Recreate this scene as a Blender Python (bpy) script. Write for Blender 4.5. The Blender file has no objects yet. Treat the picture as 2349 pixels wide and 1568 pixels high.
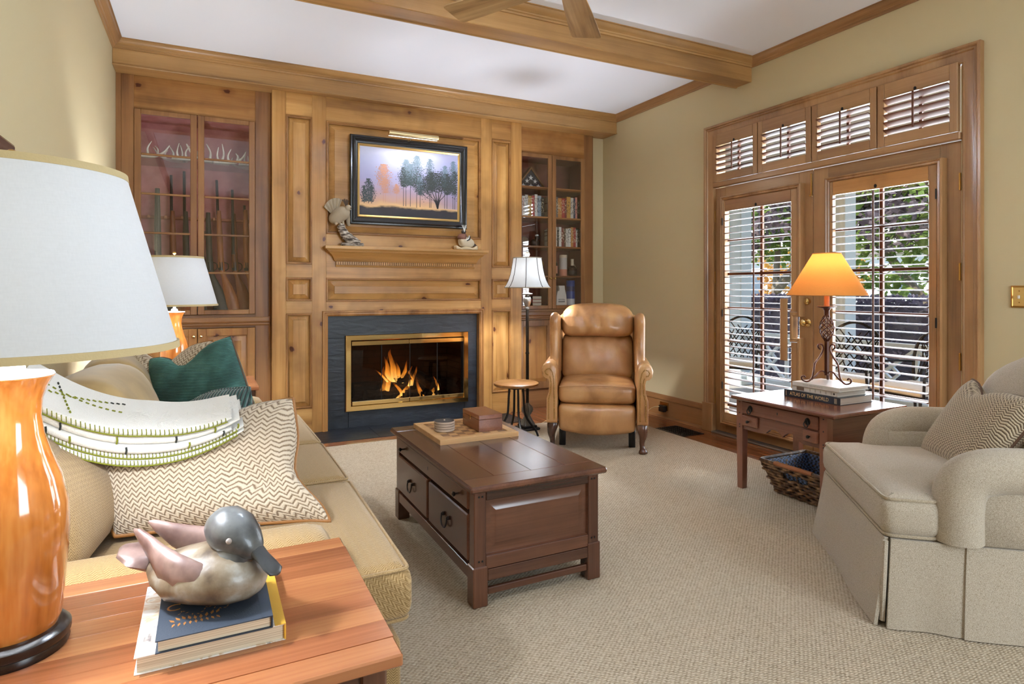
import bpy, bmesh, math, random
from math import pi, sin, cos, radians as R
from mathutils import Vector, Matrix, noise as mnoise
random.seed(7)
SC = bpy.context.scene
COL = SC.collection
# ------------------------------------------------------------------ camera
cam_d = bpy.data.cameras.new('camera'); cam = bpy.data.objects.new('camera', cam_d); COL.objects.link(cam)
cam_d.sensor_width = 36.0; cam_d.lens = 36.0 * 1402.0 / 2349.0
cam_d.shift_y = -(784 - 662.5) / 2349.0
cam_d.clip_start = 0.05; cam_d.clip_end = 200
YAW = math.atan(701.5 / 1402.0)
cam.location = (0, 0, 1.22); cam.rotation_euler = (pi / 2, 0, -YAW)
SC.camera = cam
# ------------------------------------------------------------------ world, sun, window light, exposure
W = bpy.data.worlds.new('world'); SC.world = W; W.use_nodes = True
wn = W.node_tree; wn.nodes.clear()
sky = wn.nodes.new('ShaderNodeTexSky'); sky.sky_type = 'NISHITA'; sky.sun_disc = False
sky.sun_elevation = R(50); sky.sun_rotation = R(60); sky.air_density = 1.0; sky.dust_density = 1.5
bg = wn.nodes.new('ShaderNodeBackground'); bg.inputs[1].default_value = 0.11
wo = wn.nodes.new('ShaderNodeOutputWorld')
wn.links.new(sky.outputs[0], bg.inputs[0]); wn.links.new(bg.outputs[0], wo.inputs[0])
def light(name, kind, loc, rot, energy, color=(1, 1, 1), **kw):
    d = bpy.data.lights.new(name, kind); d.energy = energy; d.color = color
    for k, v in kw.items(): setattr(d, k, v)
    o = bpy.data.objects.new(name, d); COL.objects.link(o); o.location = loc; o.rotation_euler = rot
    return o
light('sun', 'SUN', (8, 3, 8), (R(40), 0, R(-105)), 1.2, (1.0, 0.95, 0.86), angle=R(1.0))
# daylight entering through the two windows of the wall behind the camera and the french doors
light('window_daylight', 'AREA', (2.55, -2.42, 1.65), (R(90), 0, 0), 30, (0.80, 0.91, 1.0), shape='RECTANGLE', size=1.9, size_y=1.75)
light('door_daylight', 'AREA', (4.06, 2.96, 1.25), (0, R(90), 0), 45, (0.80, 0.91, 1.0), shape='RECTANGLE', size=2.3, size_y=1.85)
vs = SC.view_settings
vs.view_transform = 'Standard'; vs.look = 'None'; vs.gamma = 1.0; vs.exposure = 2.2; vs.use_curve_mapping = False
cy = SC.cycles
cy.max_bounces = 8; cy.diffuse_bounces = 4; cy.glossy_bounces = 4; cy.transmission_bounces = 6; cy.transparent_max_bounces = 16
cy.use_denoising = True; cy.sample_clamp_indirect = 6.0; cy.caustics_reflective = False; cy.caustics_refractive = False
# ------------------------------------------------------------------ object helpers
def thing(name, label, cat, loc=(0, 0, 0), rz=0.0, group=None, kind=None):
    o = bpy.data.objects.new(name, None); COL.objects.link(o); o.empty_display_size = 0.05
    o.location = loc; o.rotation_euler = (0, 0, rz)
    return tag(o, label, cat, group, kind)
def tag(o, label=None, cat=None, group=None, kind=None):
    if label: o['label'] = label
    if cat: o['category'] = cat
    if group: o['group'] = group
    if kind: o['kind'] = kind
    return o
def struct(o): o['kind'] = 'structure'; return o
def copy_tree(o, parent=None):
    c = o.copy(); COL.objects.link(c)
    if parent is not None: c.parent = parent
    for ch in o.children: copy_tree(ch, c)
    return c
def lerp(a, b, t): return a + (b - a) * t
def V(*a): return Vector(a)
class MB:
    """collects shapes; build() links them as one mesh object"""
    def __init__(s, T=None): s.v = []; s.f = []; s.m = []; s.mi = 0; s.T = T
    def add(s, vs, fs, mi=None):
        b = len(s.v)
        s.v += [tuple(s.T(*p)) if s.T else tuple(p) for p in vs]
        s.f += [tuple(i + b for i in f) for f in fs]
        s.m += [s.mi if mi is None else mi] * len(fs)
        return s
    def box(s, x0, x1, y0, y1, z0, z1, b=0.0):
        if x0 > x1: x0, x1 = x1, x0
        if y0 > y1: y0, y1 = y1, y0
        if z0 > z1: z0, z1 = z1, z0
        if b <= 0:
            return s.add([(x, y, z) for x in (x0, x1) for y in (y0, y1) for z in (z0, z1)],
                         [(0, 1, 3, 2), (4, 6, 7, 5), (0, 4, 5, 1), (2, 3, 7, 6), (0, 2, 6, 4), (1, 5, 7, 3)])
        b = min(b, (x1 - x0) * .49, (y1 - y0) * .49, (z1 - z0) * .49)
        vs = []; idx = {}
        lo = (x0, y0, z0); hi = (x1, y1, z1)
        for cx in (0, 1):
            for cyy in (0, 1):
                for cz in (0, 1):
                    c = (cx, cyy, cz)
                    for ax in range(3):
                        p = [0, 0, 0]
                        for k in range(3):
                            e = (lo if c[k] == 0 else hi)[k]
                            p[k] = e if k == ax else (e + b if c[k] == 0 else e - b)
                        idx[(c, ax)] = len(vs); vs.append(p)
        fs = []
        for ax in range(3):
            o1, o2 = [k for k in range(3) if k != ax]
            for sd in (0, 1):
                q = []
                for a, c2 in ((0, 0), (1, 0), (1, 1), (0, 1)):
                    c = [0, 0, 0]; c[ax] = sd; c[o1] = a; c[o2] = c2; q.append(idx[(tuple(c), ax)])
                fs.append(q)
        for ax in range(3):           # edges along ax
            o1, o2 = [k for k in range(3) if k != ax]
            for a in (0, 1):
                for c2 in (0, 1):
                    c0 = [0, 0, 0]; c0[o1] = a; c0[o2] = c2; c1 = list(c0); c1[ax] = 1
                    fs.append([idx[(tuple(c0), o1)], idx[(tuple(c1), o1)], idx[(tuple(c1), o2)], idx[(tuple(c0), o2)]])
        for cx in (0, 1):
            for cyy in (0, 1):
                for cz in (0, 1): fs.append([idx[((cx, cyy, cz), k)] for k in range(3)])
        return s.add(vs, fs)
    def prism(s, poly, axis, a0, a1):
        """poly in the two other axes (cyclic order), extruded along axis"""
        n = len(poly)
        def P(p, a):
            if axis == 'x': return (a, p[0], p[1])
            if axis == 'y': return (p[0], a, p[1])
            return (p[0], p[1], a)
        vs = [P(p, a0) for p in poly] + [P(p, a1) for p in poly]
        fs = [tuple(range(n)), tuple(range(2 * n - 1, n - 1, -1))] + [(i, (i + 1) % n, n + (i + 1) % n, n + i) for i in range(n)]
        return s.add(vs, fs)
    def lathe(s, prof, seg=24, c=(0, 0, 0), close=True, a0=0, a1=2 * pi, sx=1, sy=1):
        n = len(prof); vs = []; full = abs(a1 - a0 - 2 * pi) < 1e-6
        k = seg if full else seg + 1
        for i in range(k):
            a = a0 + (a1 - a0) * i / seg
            for r, z in prof: vs.append((c[0] + r * cos(a) * sx, c[1] + r * sin(a) * sy, c[2] + z))
        fs = []
        for i in range(seg):
            j = (i + 1) % k
            for q in range(n - 1): fs.append((i * n + q, j * n + q, j * n + q + 1, i * n + q + 1))
        if close and full:
            if prof[0][0] > 1e-5: fs.append(tuple(i * n for i in range(k)))
            if prof[-1][0] > 1e-5: fs.append(tuple(i * n + n - 1 for i in range(k)))
        return s.add(vs, fs)
    def tube(s, pts, r, seg=8, closed=False, flat=None):
        """round tube along pts; r number or list; flat=(a,b) half sizes for a flat bar"""
        P = [Vector(p) for p in pts]; n = len(P)
        rr = r if isinstance(r, (list, tuple)) else [r] * n
        def tan(i):
            if closed: d = P[(i + 1) % n] - P[i - 1]
            else: d = P[min(i + 1, n - 1)] - P[max(i - 1, 0)]
            return d.normalized() if d.length > 1e-9 else Vector((0, 0, 1))
        t = tan(0); up = Vector((0, 0, 1)) if abs(t.z) < .9 else Vector((1, 0, 0))
        u = t.cross(up).normalized(); vs = []
        for i in range(n):
            t2 = tan(i); ax = t.cross(t2)
            if ax.length > 1e-7: u = Matrix.Rotation(t.angle(t2), 3, ax.normalized()) @ u
            t = t2; u = (u - t * u.dot(t)).normalized(); w = t.cross(u)
            for k in range(seg):
                a = 2 * pi * k / seg
                if flat:
                    q = u * (flat[0] * (1 if cos(a + .785) > 0 else -1)) + w * (flat[1] * (1 if sin(a + .785) > 0 else -1)) if seg == 4 else u * flat[0] * cos(a) + w * flat[1] * sin(a)
                else: q = (u * cos(a) + w * sin(a)) * rr[i]
                vs.append(P[i] + q)
        fs = []
        for i in range(n if closed else n - 1):
            j = (i + 1) % n
            for k in range(seg):
                l = (k + 1) % seg; fs.append((i * seg + k, i * seg + l, j * seg + l, j * seg + k))
        if not closed: fs += [tuple(range(seg)), tuple(range(n * seg - 1, (n - 1) * seg - 1, -1))]
        return s.add(vs, fs)
    def frame(s, u0, u1, v0, v1, prof):
        """profile (inset, height) swept around a rectangle in (u,v,h); needs s.T or gives (u,v,h)"""
        vs = []; n = len(prof)
        for d, h in prof: vs += [(u0 + d, v0 + d, h), (u1 - d, v0 + d, h), (u1 - d, v1 - d, h), (u0 + d, v1 - d, h)]
        fs = []
        for i in range(n - 1):
            for k in range(4):
                l = (k + 1) % 4; fs.append((i * 4 + k, i * 4 + l, i * 4 + 4 + l, i * 4 + 4 + k))
        return s.add(vs, fs)
    def ball(s, c, r, seg=12, rings=8, sc=(1, 1, 1)):
        return s.lathe_xyz([(r * sin(pi * i / rings), -r * cos(pi * i / rings)) for i in range(rings + 1)], seg, c, sc)
    def lathe_xyz(s, prof, seg, c, sc):
        vs = []; n = len(prof)
        for i in range(seg):
            a = 2 * pi * i / seg
            for r, z in prof: vs.append((c[0] + max(r, 1e-5) * cos(a) * sc[0], c[1] + max(r, 1e-5) * sin(a) * sc[1], c[2] + z * sc[2]))
        fs = [(i * n + q, (i + 1) % seg * n + q, (i + 1) % seg * n + q + 1, i * n + q + 1) for i in range(seg) for q in range(n - 1)]
        return s.add(vs, fs)
    def loft(s, rings, closed_ring=True, caps=True):
        n = len(rings[0]); vs = [p for r in rings for p in r]; fs = []
        for i in range(len(rings) - 1):
            for k in range(n if closed_ring else n - 1):
                l = (k + 1) % n; fs.append((i * n + k, i * n + l, (i + 1) * n + l, (i + 1) * n + k))
        if caps and closed_ring: fs += [tuple(range(n - 1, -1, -1)), tuple(range((len(rings) - 1) * n, len(rings) * n))]
        return s.add(vs, fs)
    def rbox(s, x0, x1, y0, y1, z0, z1, r, n=6, crown=(0, 0, 0), fn=None):
        """rounded box with soft crowned faces"""
        c = Vector(((x0 + x1) / 2, (y0 + y1) / 2, (z0 + z1) / 2)); h = Vector((abs(x1 - x0) / 2, abs(y1 - y0) / 2, abs(z1 - z0) / 2))
        r = min(r, h.x * .98, h.y * .98, h.z * .98)
        key = {}; vs = []; fs = []
        def grid(k):
            m = 3; t = []
            for i in range(m + 1): t.append(-1 + (r / k) * (1 - cos(pi / 2 * i / m)) if False else -k + r * (1 - cos(pi / 2 * i / m)))
            inner = [lerp(-k + r, k - r, i / n) for i in range(1, n)]
            return t + inner + [-a for a in reversed(t)]
        g = [grid(h.x), grid(h.y), grid(h.z)]
        def pt(p):
            q = Vector(p); i = Vector([max(-h[k] + r, min(h[k] - r, q[k])) for k in range(3)]); d = q - i
            # spherify only where beyond the inner box
            if d.length > 1e-9:
                d = d.normalized() * r
            q = i + d
            u = [max(-1, min(1, q[k] / h[k])) for k in range(3)]
            w = Vector((0, 0, 0))
            w.x = crown[0] * u[0] * (1 - u[1] ** 2) * (1 - u[2] ** 2)
            w.y = crown[1] * u[1] * (1 - u[0] ** 2) * (1 - u[2] ** 2)
            w.z = crown[2] * u[2] * (1 - u[0] ** 2) * (1 - u[1] ** 2)
            q = q + w + c
            return fn(q) if fn else q
        def vid(p):
            kk = tuple(round(a, 5) for a in p)
            if kk not in key: key[kk] = len(vs); vs.append(pt(p))
            return key[kk]
        for ax in range(3):
            o1, o2 = [k for k in range(3) if k != ax]
            for sd in (-1, 1):
                A, B = g[o1], g[o2]
                for i in range(len(A) - 1):
                    for j in range(len(B) - 1):
                        q = []
                        for a, b in ((A[i], B[j]), (A[i + 1], B[j]), (A[i + 1], B[j + 1]), (A[i], B[j + 1])):
                            p = [0, 0, 0]; p[ax] = sd * h[ax]; p[o1] = a; p[o2] = b; q.append(vid(p))
                        if len(set(q)) >= 3: fs.append(tuple(dict.fromkeys(q)))
        return s.add(vs, fs)
    def build(s, name, mat, parent=None, world=True, smooth=35, label=None):
        me = bpy.data.meshes.new(name)
        off = Vector((0, 0, 0))
        vv = s.v
        if parent is not None and world:
            o = parent; M_ = Matrix.Identity(4); ch = []
            while o is not None: ch.append(o); o = o.parent
            for o in reversed(ch): M_ = M_ @ Matrix.LocRotScale(o.location, o.rotation_euler, o.scale)
            I = M_.inverted(); vv = [I @ Vector(p) for p in s.v]
        me.from_pydata([tuple(p) for p in vv], [], s.f)
        bm = bmesh.new(); bm.from_mesh(me); bmesh.ops.recalc_face_normals(bm, faces=bm.faces); bm.to_mesh(me); bm.free()
        mats = mat if isinstance(mat, (list, tuple)) else [mat]
        for m in mats: me.materials.append(m)
        if len(mats) > 1: me.polygons.foreach_set('material_index', s.m)
        if smooth:
            me.polygons.foreach_set('use_smooth', [True] * len(me.polygons)); me.set_sharp_from_angle(angle=R(smooth))
        ob = bpy.data.objects.new(name, me); COL.objects.link(ob)
        if parent is not None: ob.parent = parent
        if label: ob['label'] = label
        return ob
def FR(y): return lambda u, v, h: (u, y - h, v)          # wall facing the camera side (-y)
def RW(x): return lambda u, v, h: (x - h, u, v)          # wall facing left (-x)
def LW(x): return lambda u, v, h: (x + h, u, v)
def arc(c, r, a0, a1, n, plane='xz'):
    out = []
    for i in range(n + 1):
        a = lerp(a0, a1, i / n)
        out.append((c[0] + r * cos(a), c[1] + r * sin(a)))
    return out
def smooth_path(pts, n=6):
    """Catmull-Rom through pts"""
    P = [Vector(p) for p in pts]; out = []
    for i in range(len(P) - 1):
        p0 = P[max(i - 1, 0)]; p1 = P[i]; p2 = P[i + 1]; p3 = P[min(i + 2, len(P) - 1)]
        for k in range(n):
            t = k / n
            out.append(.5 * ((2 * p1) + (p2 - p0) * t + (2 * p0 - 5 * p1 + 4 * p2 - p3) * t * t + (3 * p1 - p0 - 3 * p2 + p3) * t ** 3))
    out.append(P[-1]); return out
def text(s, name, size, mat, parent, M_, extrude=0.0004, width=None, align='CENTER', shear=0.0):
    d = bpy.data.curves.new(name, 'FONT'); d.body = s; d.size = size; d.extrude = extrude; d.align_x = align; d.align_y = 'CENTER'
    d.resolution_u = 3; d.shear = shear
    d.materials.append(mat)
    o = bpy.data.objects.new(name, d); COL.objects.link(o)
    if width:
        bpy.context.view_layer.update(); wx = o.dimensions.x
        if wx > 1e-6: M_ = M_ @ Matrix.Diagonal((width / wx, 1, 1, 1))
    bpy.context.view_layer.update()
    me = bpy.data.meshes.new_from_object(o); bpy.data.objects.remove(o); o = bpy.data.objects.new(name, me); COL.objects.link(o)
    o.parent = parent
    ch = []; q = parent; B = Matrix.Identity(4)
    while q is not None: ch.append(q); q = q.parent
    for q in reversed(ch): B = B @ Matrix.LocRotScale(q.location, q.rotation_euler, q.scale)
    o.matrix_local = B.inverted() @ M_
    return o
def basis(origin, x, y):
    x = Vector(x).normalized(); y = Vector(y).normalized(); z = x.cross(y)
    return Matrix(((x.x, y.x, z.x, origin[0]), (x.y, y.y, z.y, origin[1]), (x.z, y.z, z.z, origin[2]), (0, 0, 0, 1)))
# ------------------------------------------------------------------ materials
def srgb(r, g, b):
    f = lambda c: (c / 255) / 12.92 if c / 255 <= .04045 else ((c / 255 + .055) / 1.055) ** 2.4
    return (f(r), f(g), f(b), 1.0)
class NT:
    def __init__(s, name):
        s.mat = bpy.data.materials.new(name); s.mat.use_nodes = True; s.t = s.mat.node_tree
        s.b = s.t.nodes['Principled BSDF']; s.out = s.t.nodes['Material Output']
    def n(s, typ, props=None, **inp):
        nd = s.t.nodes.new('ShaderNode' + typ)
        for k, v in (props or {}).items(): setattr(nd, k, v)
        for k, v in inp.items():
            key = int(k[1:]) if k[0] == '_' and k[1:].isdigit() else k.replace('_', ' ')
            sock = nd.inputs[key]
            if isinstance(v, bpy.types.NodeSocket): s.t.links.new(v, sock)
            else: sock.default_value = v
        return nd
    def math(s, op, a, b=0.0, c=0.0, clamp=False): return s.n('Math', {'operation': op, 'use_clamp': clamp}, _0=a, _1=b, _2=c).outputs[0]
    def mix(s, f, a, b, blend='MIX'):
        nd = s.n('Mix', {'data_type': 'RGBA', 'blend_type': blend})
        for k, v in ((0, f), (6, a), (7, b)):
            if isinstance(v, bpy.types.NodeSocket): s.t.links.new(v, nd.inputs[k])
            else: nd.inputs[k].default_value = v
        return nd.outputs[2]
    def ramp(s, f, stops, interp='LINEAR'):
        nd = s.n('ValToRGB', Fac=f); cr = nd.color_ramp; cr.interpolation = interp
        while len(cr.elements) < len(stops): cr.elements.new(.5)
        for e, (p, c) in zip(cr.elements, stops): e.position = p; e.color = c if len(c) == 4 else (*c, 1)
        return nd.outputs[0]
    def set(s, **kw):
        for k, v in kw.items():
            sock = s.b.inputs[k.replace('_', ' ')]
            if isinstance(v, bpy.types.NodeSocket): s.t.links.new(v, sock)
            else: sock.default_value = v
        return s
    def bump(s, h, strength=.3, dist=.002):
        nd = s.n('Bump', Strength=strength, Distance=dist, Height=h); s.t.links.new(nd.outputs[0], s.b.inputs['Normal']); return s
    def coord(s, kind='Object', scale=(1, 1, 1), rnd=True, loc=(0, 0, 0), rot=(0, 0, 0)):
        tc = s.n('TexCoord').outputs[kind]
        if rnd:
            oi = s.n('ObjectInfo').outputs['Random']
            k = s.n('VectorMath', {'operation': 'SCALE'}, _0=(17.3, 9.1, 23.7)); s.t.links.new(oi, k.inputs['Scale'])
            tc = s.n('VectorMath', {'operation': 'ADD'}, _0=tc, _1=k.outputs[0]).outputs[0]
        return s.n('Mapping', Vector=tc, Scale=scale, Location=loc, Rotation=rot).outputs[0]
    def sep(s, v): return s.n('SeparateXYZ', Vector=v).outputs
def plain(name, col, rough=.5, metal=0.0, spec=.5, bump=0, bscale=200, **kw):
    m = NT(name); m.set(Base_Color=col, Roughness=rough, Metallic=metal, Specular_IOR_Level=spec, **kw)
    if bump:
        nz = m.n('TexNoise', Vector=m.coord(rnd=False), Scale=bscale, Detail=2.0).outputs[0]; m.bump(nz, bump, .001)
    return m.mat
def wood(name, dark, mid, light_, axis='z', rough=.38, knots=0.0, coat=.15, across=16.0, along=1.1, var=.16, spec=.4):
    m = NT(name)
    sc = [across] * 3; sc['xyz'.index(axis)] = along
    c = m.coord(scale=tuple(sc))
    n1 = m.n('TexNoise', Vector=c, Scale=.42, Detail=2.0, Roughness=.5, Distortion=.9).outputs[0]
    sf = [110.0] * 3; sf['xyz'.index(axis)] = 3.5
    n2 = m.n('TexNoise', Vector=m.coord(scale=tuple(sf)), Scale=1.0, Detail=2.0).outputs[0]
    f = m.math('ADD', n1, m.math('MULTIPLY', m.math('SUBTRACT', n2, .5), .26))
    col = m.ramp(f, [(.22, dark), (.46, mid), (.74, light_)])
    if knots:
        sx = m.sep(m.coord()); ai = 'xyz'.index(axis); o1, o2 = [k for k in range(3) if k != ai]
        uv = m.n('CombineXYZ', X=m.math('MULTIPLY', m.math('ADD', sx[o1], sx[o2]), 3.3 * knots), Y=m.math('MULTIPLY', sx[ai], 2.1 * knots)).outputs[0]
        wob = m.n('TexNoise', Vector=m.coord(), Scale=22.0, Detail=2.0).outputs['Color']; uv = m.mix(.07, uv, wob, 'ADD')
        vo = m.n('TexVoronoi', {'feature': 'F1', 'voronoi_dimensions': '2D'}, Vector=uv, Scale=1.0, Randomness=1.0)
        keep = m.math('GREATER_THAN', m.sep(vo.outputs['Color'])[0], .40)
        d = m.math('ADD', vo.outputs['Distance'], m.math('MULTIPLY', m.math('SUBTRACT', n2, .5), .05))
        k1 = m.math('MULTIPLY', m.math('SUBTRACT', 1.0, m.n('MapRange', {'interpolation_type': 'SMOOTHSTEP'}, Value=d, From_Min=.030, From_Max=.052).outputs[0]), keep)
        k2 = m.math('MULTIPLY', m.math('MULTIPLY', m.math('SUBTRACT', 1.0, m.n('MapRange', {'interpolation_type': 'SMOOTHSTEP'}, Value=d, From_Min=.04, From_Max=.17).outputs[0]), keep), .5)
        col = m.mix(k2, col, (mid[0] * .5, mid[1] * .36, mid[2] * .25, 1))
        col = m.mix(k1, col, srgb(78, 34, 14))
    st = m.n('TexNoise', Vector=m.coord(), Scale=3.2, Detail=3.0, Roughness=.6).outputs[0]
    col = m.mix(m.math('MULTIPLY', m.n('MapRange', Value=st, From_Min=.48, From_Max=.72).outputs[0], .45 if knots else .2), col, tuple(x * .62 for x in dark[:3]) + (1,))
    oi = m.n('ObjectInfo').outputs['Random']
    g = m.math('ADD', 1.0 - var / 2, m.math('MULTIPLY', oi, var))
    gg = m.n('CombineXYZ', X=g, Y=g, Z=g).outputs[0]
    col = m.mix(1.0, col, gg, 'MULTIPLY')
    m.set(Base_Color=col, Roughness=rough, Specular_IOR_Level=spec, Coat_Weight=coat, Coat_Roughness=.18)
    m.bump(n2, .06, .001)
    return m.mat
def woods(name, *cols, **kw): return {a: wood(f'{name}_{a}', *cols, axis=a, **kw) for a in 'xyz'}
PINE = woods('pine', srgb(134, 92, 46), srgb(174, 126, 68), srgb(200, 154, 92), knots=1.0, rough=.4, coat=.08, spec=.3)
PINED = woods('pine_dark', srgb(114, 74, 36), srgb(154, 106, 56), srgb(178, 130, 76), knots=.9, rough=.4, coat=.08, spec=.3)
OAK = woods('stained_trim', srgb(108, 76, 46), srgb(148, 108, 68), srgb(170, 130, 86), rough=.38, coat=.2, across=12)
CAB = woods('cabinet_wood', srgb(94, 60, 34), srgb(132, 90, 52), srgb(156, 112, 68), rough=.38, coat=.2, across=12)
LOUV = woods('louver_wood', srgb(62, 32, 18), srgb(92, 52, 32), srgb(112, 68, 42), rough=.5, coat=.0, var=.25)
CHERRY = woods('cherry', srgb(112, 62, 38), srgb(150, 92, 58), srgb(186, 128, 82), rough=.2, coat=.4, across=9, along=.9, var=.42)
DARKW = woods('walnut', srgb(46, 26, 18), srgb(78, 46, 31), srgb(102, 64, 44), rough=.24, coat=.4, across=12)
DESKW = woods('desk_wood', srgb(84, 46, 32), srgb(116, 68, 48), srgb(140, 88, 64), rough=.2, coat=.5, across=11)
FLOORW = woods('floor_wood', srgb(86, 48, 26), srgb(128, 76, 44), srgb(156, 98, 58), rough=.25, coat=.3, across=14, var=.35)
LIGHTW = woods('board_wood', srgb(158, 114, 70), srgb(188, 146, 96), srgb(206, 166, 116), rough=.45, coat=.1)
BEAM = woods('beam_wood', srgb(124, 90, 52), srgb(166, 124, 74), srgb(188, 146, 92), rough=.4, coat=.12, across=10)
BLADE = woods('fan_blade_wood', srgb(110, 84, 54), srgb(176, 142, 98), srgb(206, 174, 128), rough=.45, coat=.1, across=26, along=3.0)
BRASS = plain('brass', srgb(224, 196, 136), .09, 1.0)
BRASSD = plain('aged_brass', srgb(176, 134, 70), .3, 1.0)
IRON = plain('black_iron', srgb(34, 31, 29), .42, .7)
PEWTER = plain('pewter', srgb(120, 116, 112), .35, .8, bump=.2, bscale=60)
BLACK = plain('black_paint', srgb(16, 16, 18), .3, 0, .5)
HOLE = plain('hole_black', srgb(20, 15, 12), .85)  # near-black fill of the rod holes and vent duct
PAPER = plain('page_paper', srgb(214, 204, 184), .8)
WHITE = plain('white_paint', srgb(232, 234, 232), .5)
RUSTIRON = plain('rust_bronze', srgb(88, 50, 34), .4, .75, bump=.35, bscale=45)
def glass_mat(name, tint=(1, 1, 1, 1), base=.05, rough=0.0):
    m = NT(name); t = m.t; t.nodes.remove(m.b)
    tr = m.n('BsdfTransparent', Color=tint); gl = m.n('BsdfGlossy', Roughness=rough)
    fa = m.n('LayerWeight', Blend=.5).outputs['Facing']; fr = m.math('ADD', .02, m.math('MULTIPLY', m.math('POWER', fa, 5.0), .9))
    mx = m.n('MixShader', _0=m.math('ADD', fr, base, clamp=True), _1=tr.outputs[0], _2=gl.outputs[0])
    t.links.new(mx.outputs[0], m.out.inputs[0]); return m.mat
GLASS = glass_mat('window_glass', (1, 1, 1, 1), .0)
CABGLASS = glass_mat('cabinet_glass', (1, 1, 1, 1), .06)
FIREGLASS = glass_mat('smoked_fire_glass', (.55, .5, .46, 1), .0)
def emit(name, col, st, tex=None):
    m = NT(name); m.set(Base_Color=(0, 0, 0, 1), Emission_Color=col, Emission_Strength=st); return m.mat
def wallpaint(name, col):
    m = NT(name); nz = m.n('TexNoise', Vector=m.coord(rnd=False), Scale=260.0, Detail=2.0).outputs[0]
    big = m.n('TexNoise', Vector=m.coord(rnd=False), Scale=1.2, Detail=1.0).outputs[0]
    m.set(Base_Color=m.mix(m.math('MULTIPLY', big, .12), col, tuple(c * .85 for c in col[:3]) + (1,)), Roughness=.75, Specular_IOR_Level=.25); m.bump(nz, .08, .001); return m.mat
WALL = wallpaint('tan_wall_paint', srgb(200, 184, 146))
CEIL = wallpaint('ceiling_paint', srgb(236, 240, 250))
def tweed(name, c1, c2, scale=260.0, bump=.5, rough=.9, mixs=1.0, c3=None):
    m = NT(name); co = m.coord(rnd=False)
    nz = m.n('TexNoise', Vector=co, Scale=scale * 1.1, Detail=3.0, Roughness=.7).outputs[0]
    vz = m.n('TexVoronoi', {'feature': 'F1'}, Vector=co, Scale=scale * 1.2).outputs['Distance']
    f = m.math('ADD', m.math('MULTIPLY', m.math('SUBTRACT', .45, vz), .35), nz)
    col = m.ramp(f, [(.3, c1), (.68, c2)])
    big = m.n('TexNoise', Vector=co, Scale=3.0, Detail=2.0).outputs[0]
    col = m.mix(m.math('MULTIPLY', big, .18), col, c3 or c1)
    m.set(Base_Color=col, Roughness=rough, Specular_IOR_Level=.15, Sheen_Weight=.25, Sheen_Roughness=.5); m.bump(f, bump, .0015); return m.mat
def chevron(name, c1, c2, u='x', v='y', nu=34.0, nv=80.0, amp=1.0, bump=.6, thr=.5, soft=.25, coord='Object', sheen=.2):
    """zig-zag herringbone weave"""
    m = NT(name); co = m.coord(kind=coord, rnd=False); s = dict(zip('xyz', m.sep(co)))
    t3 = s[[k for k in 'xyz' if k not in (u, v)][0]]; su = m.math('ADD', s[u], t3); sv = m.math('ADD', s[v], m.math('MULTIPLY', t3, .5))
    tri = m.math('ABSOLUTE', m.math('SUBTRACT', m.math('FRACT', m.math('MULTIPLY', su, nu)), .5))
    ph = m.math('FRACT', m.math('ADD', m.math('MULTIPLY', sv, nv), m.math('MULTIPLY', tri, amp * 2)))
    l = m.math('ABSOLUTE', m.math('SUBTRACT', ph, .5))
    nz = m.n('TexNoise', Vector=co, Scale=240.0, Detail=2.0).outputs[0]
    l2 = m.math('ADD', m.math('MULTIPLY', l, 2.0), m.math('MULTIPLY', m.math('SUBTRACT', nz, .5), .7))
    f = m.n('MapRange', {'interpolation_type': 'SMOOTHSTEP'}, Value=l2, From_Min=thr - soft, From_Max=thr + soft).outputs[0]
    m.set(Base_Color=m.mix(f, c1, c2), Roughness=.9, Specular_IOR_Level=.12, Sheen_Weight=sheen)
    m.bump(l2, bump, .002); return m.mat
# ================================================================== SETTING
XL, XR, YB, YF, ZC = -0.615, 3.90, 5.56, -2.40, 3.05
floor = struct(MB().box(XL - .15, XR + .15, YF - .15, 6.15, -.10, -.012).build('floor', plain('subfloor', srgb(96, 56, 30), .6)))
def plank(x0, x1, y0, y1, ax):
    MB().box(x0, x1, y0, y1, -.012, 0, .0015).build('plank', FLOORW[ax], floor)
rng = random.Random(3)
xx = 3.36
while xx < XR - .01:
    x1 = min(xx + .078, XR); yy = -0.4 - rng.random()
    while yy < YB - .02:
        y1 = min(yy + rng.uniform(1.0, 1.7), YB - .01); plank(xx + .0008, x1 - .0008, yy + .0008, y1 - .0008, 'y'); yy = y1
    xx = x1
xx = 2.66
while xx < 3.36 - .01:
    x1 = min(xx + .078, 3.36); plank(xx + .0008, x1 - .0008, 4.60, YB - .01, 'y'); xx = x1
plank(.45, 2.66, 4.90, 4.978, 'x'); plank(.45, 2.66, 4.82, 4.899, 'x'); plank(.45, 2.66, 4.60, 4.819, 'x')
MB().box(XL, 3.36, YF, 4.599, -.012, -.004).build('underlay_boards', FLOORW['y'], floor)
MB().box(XL, .449, 4.60, YB, -.012, -.004).build('underlay_boards', FLOORW['y'], floor)
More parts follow.
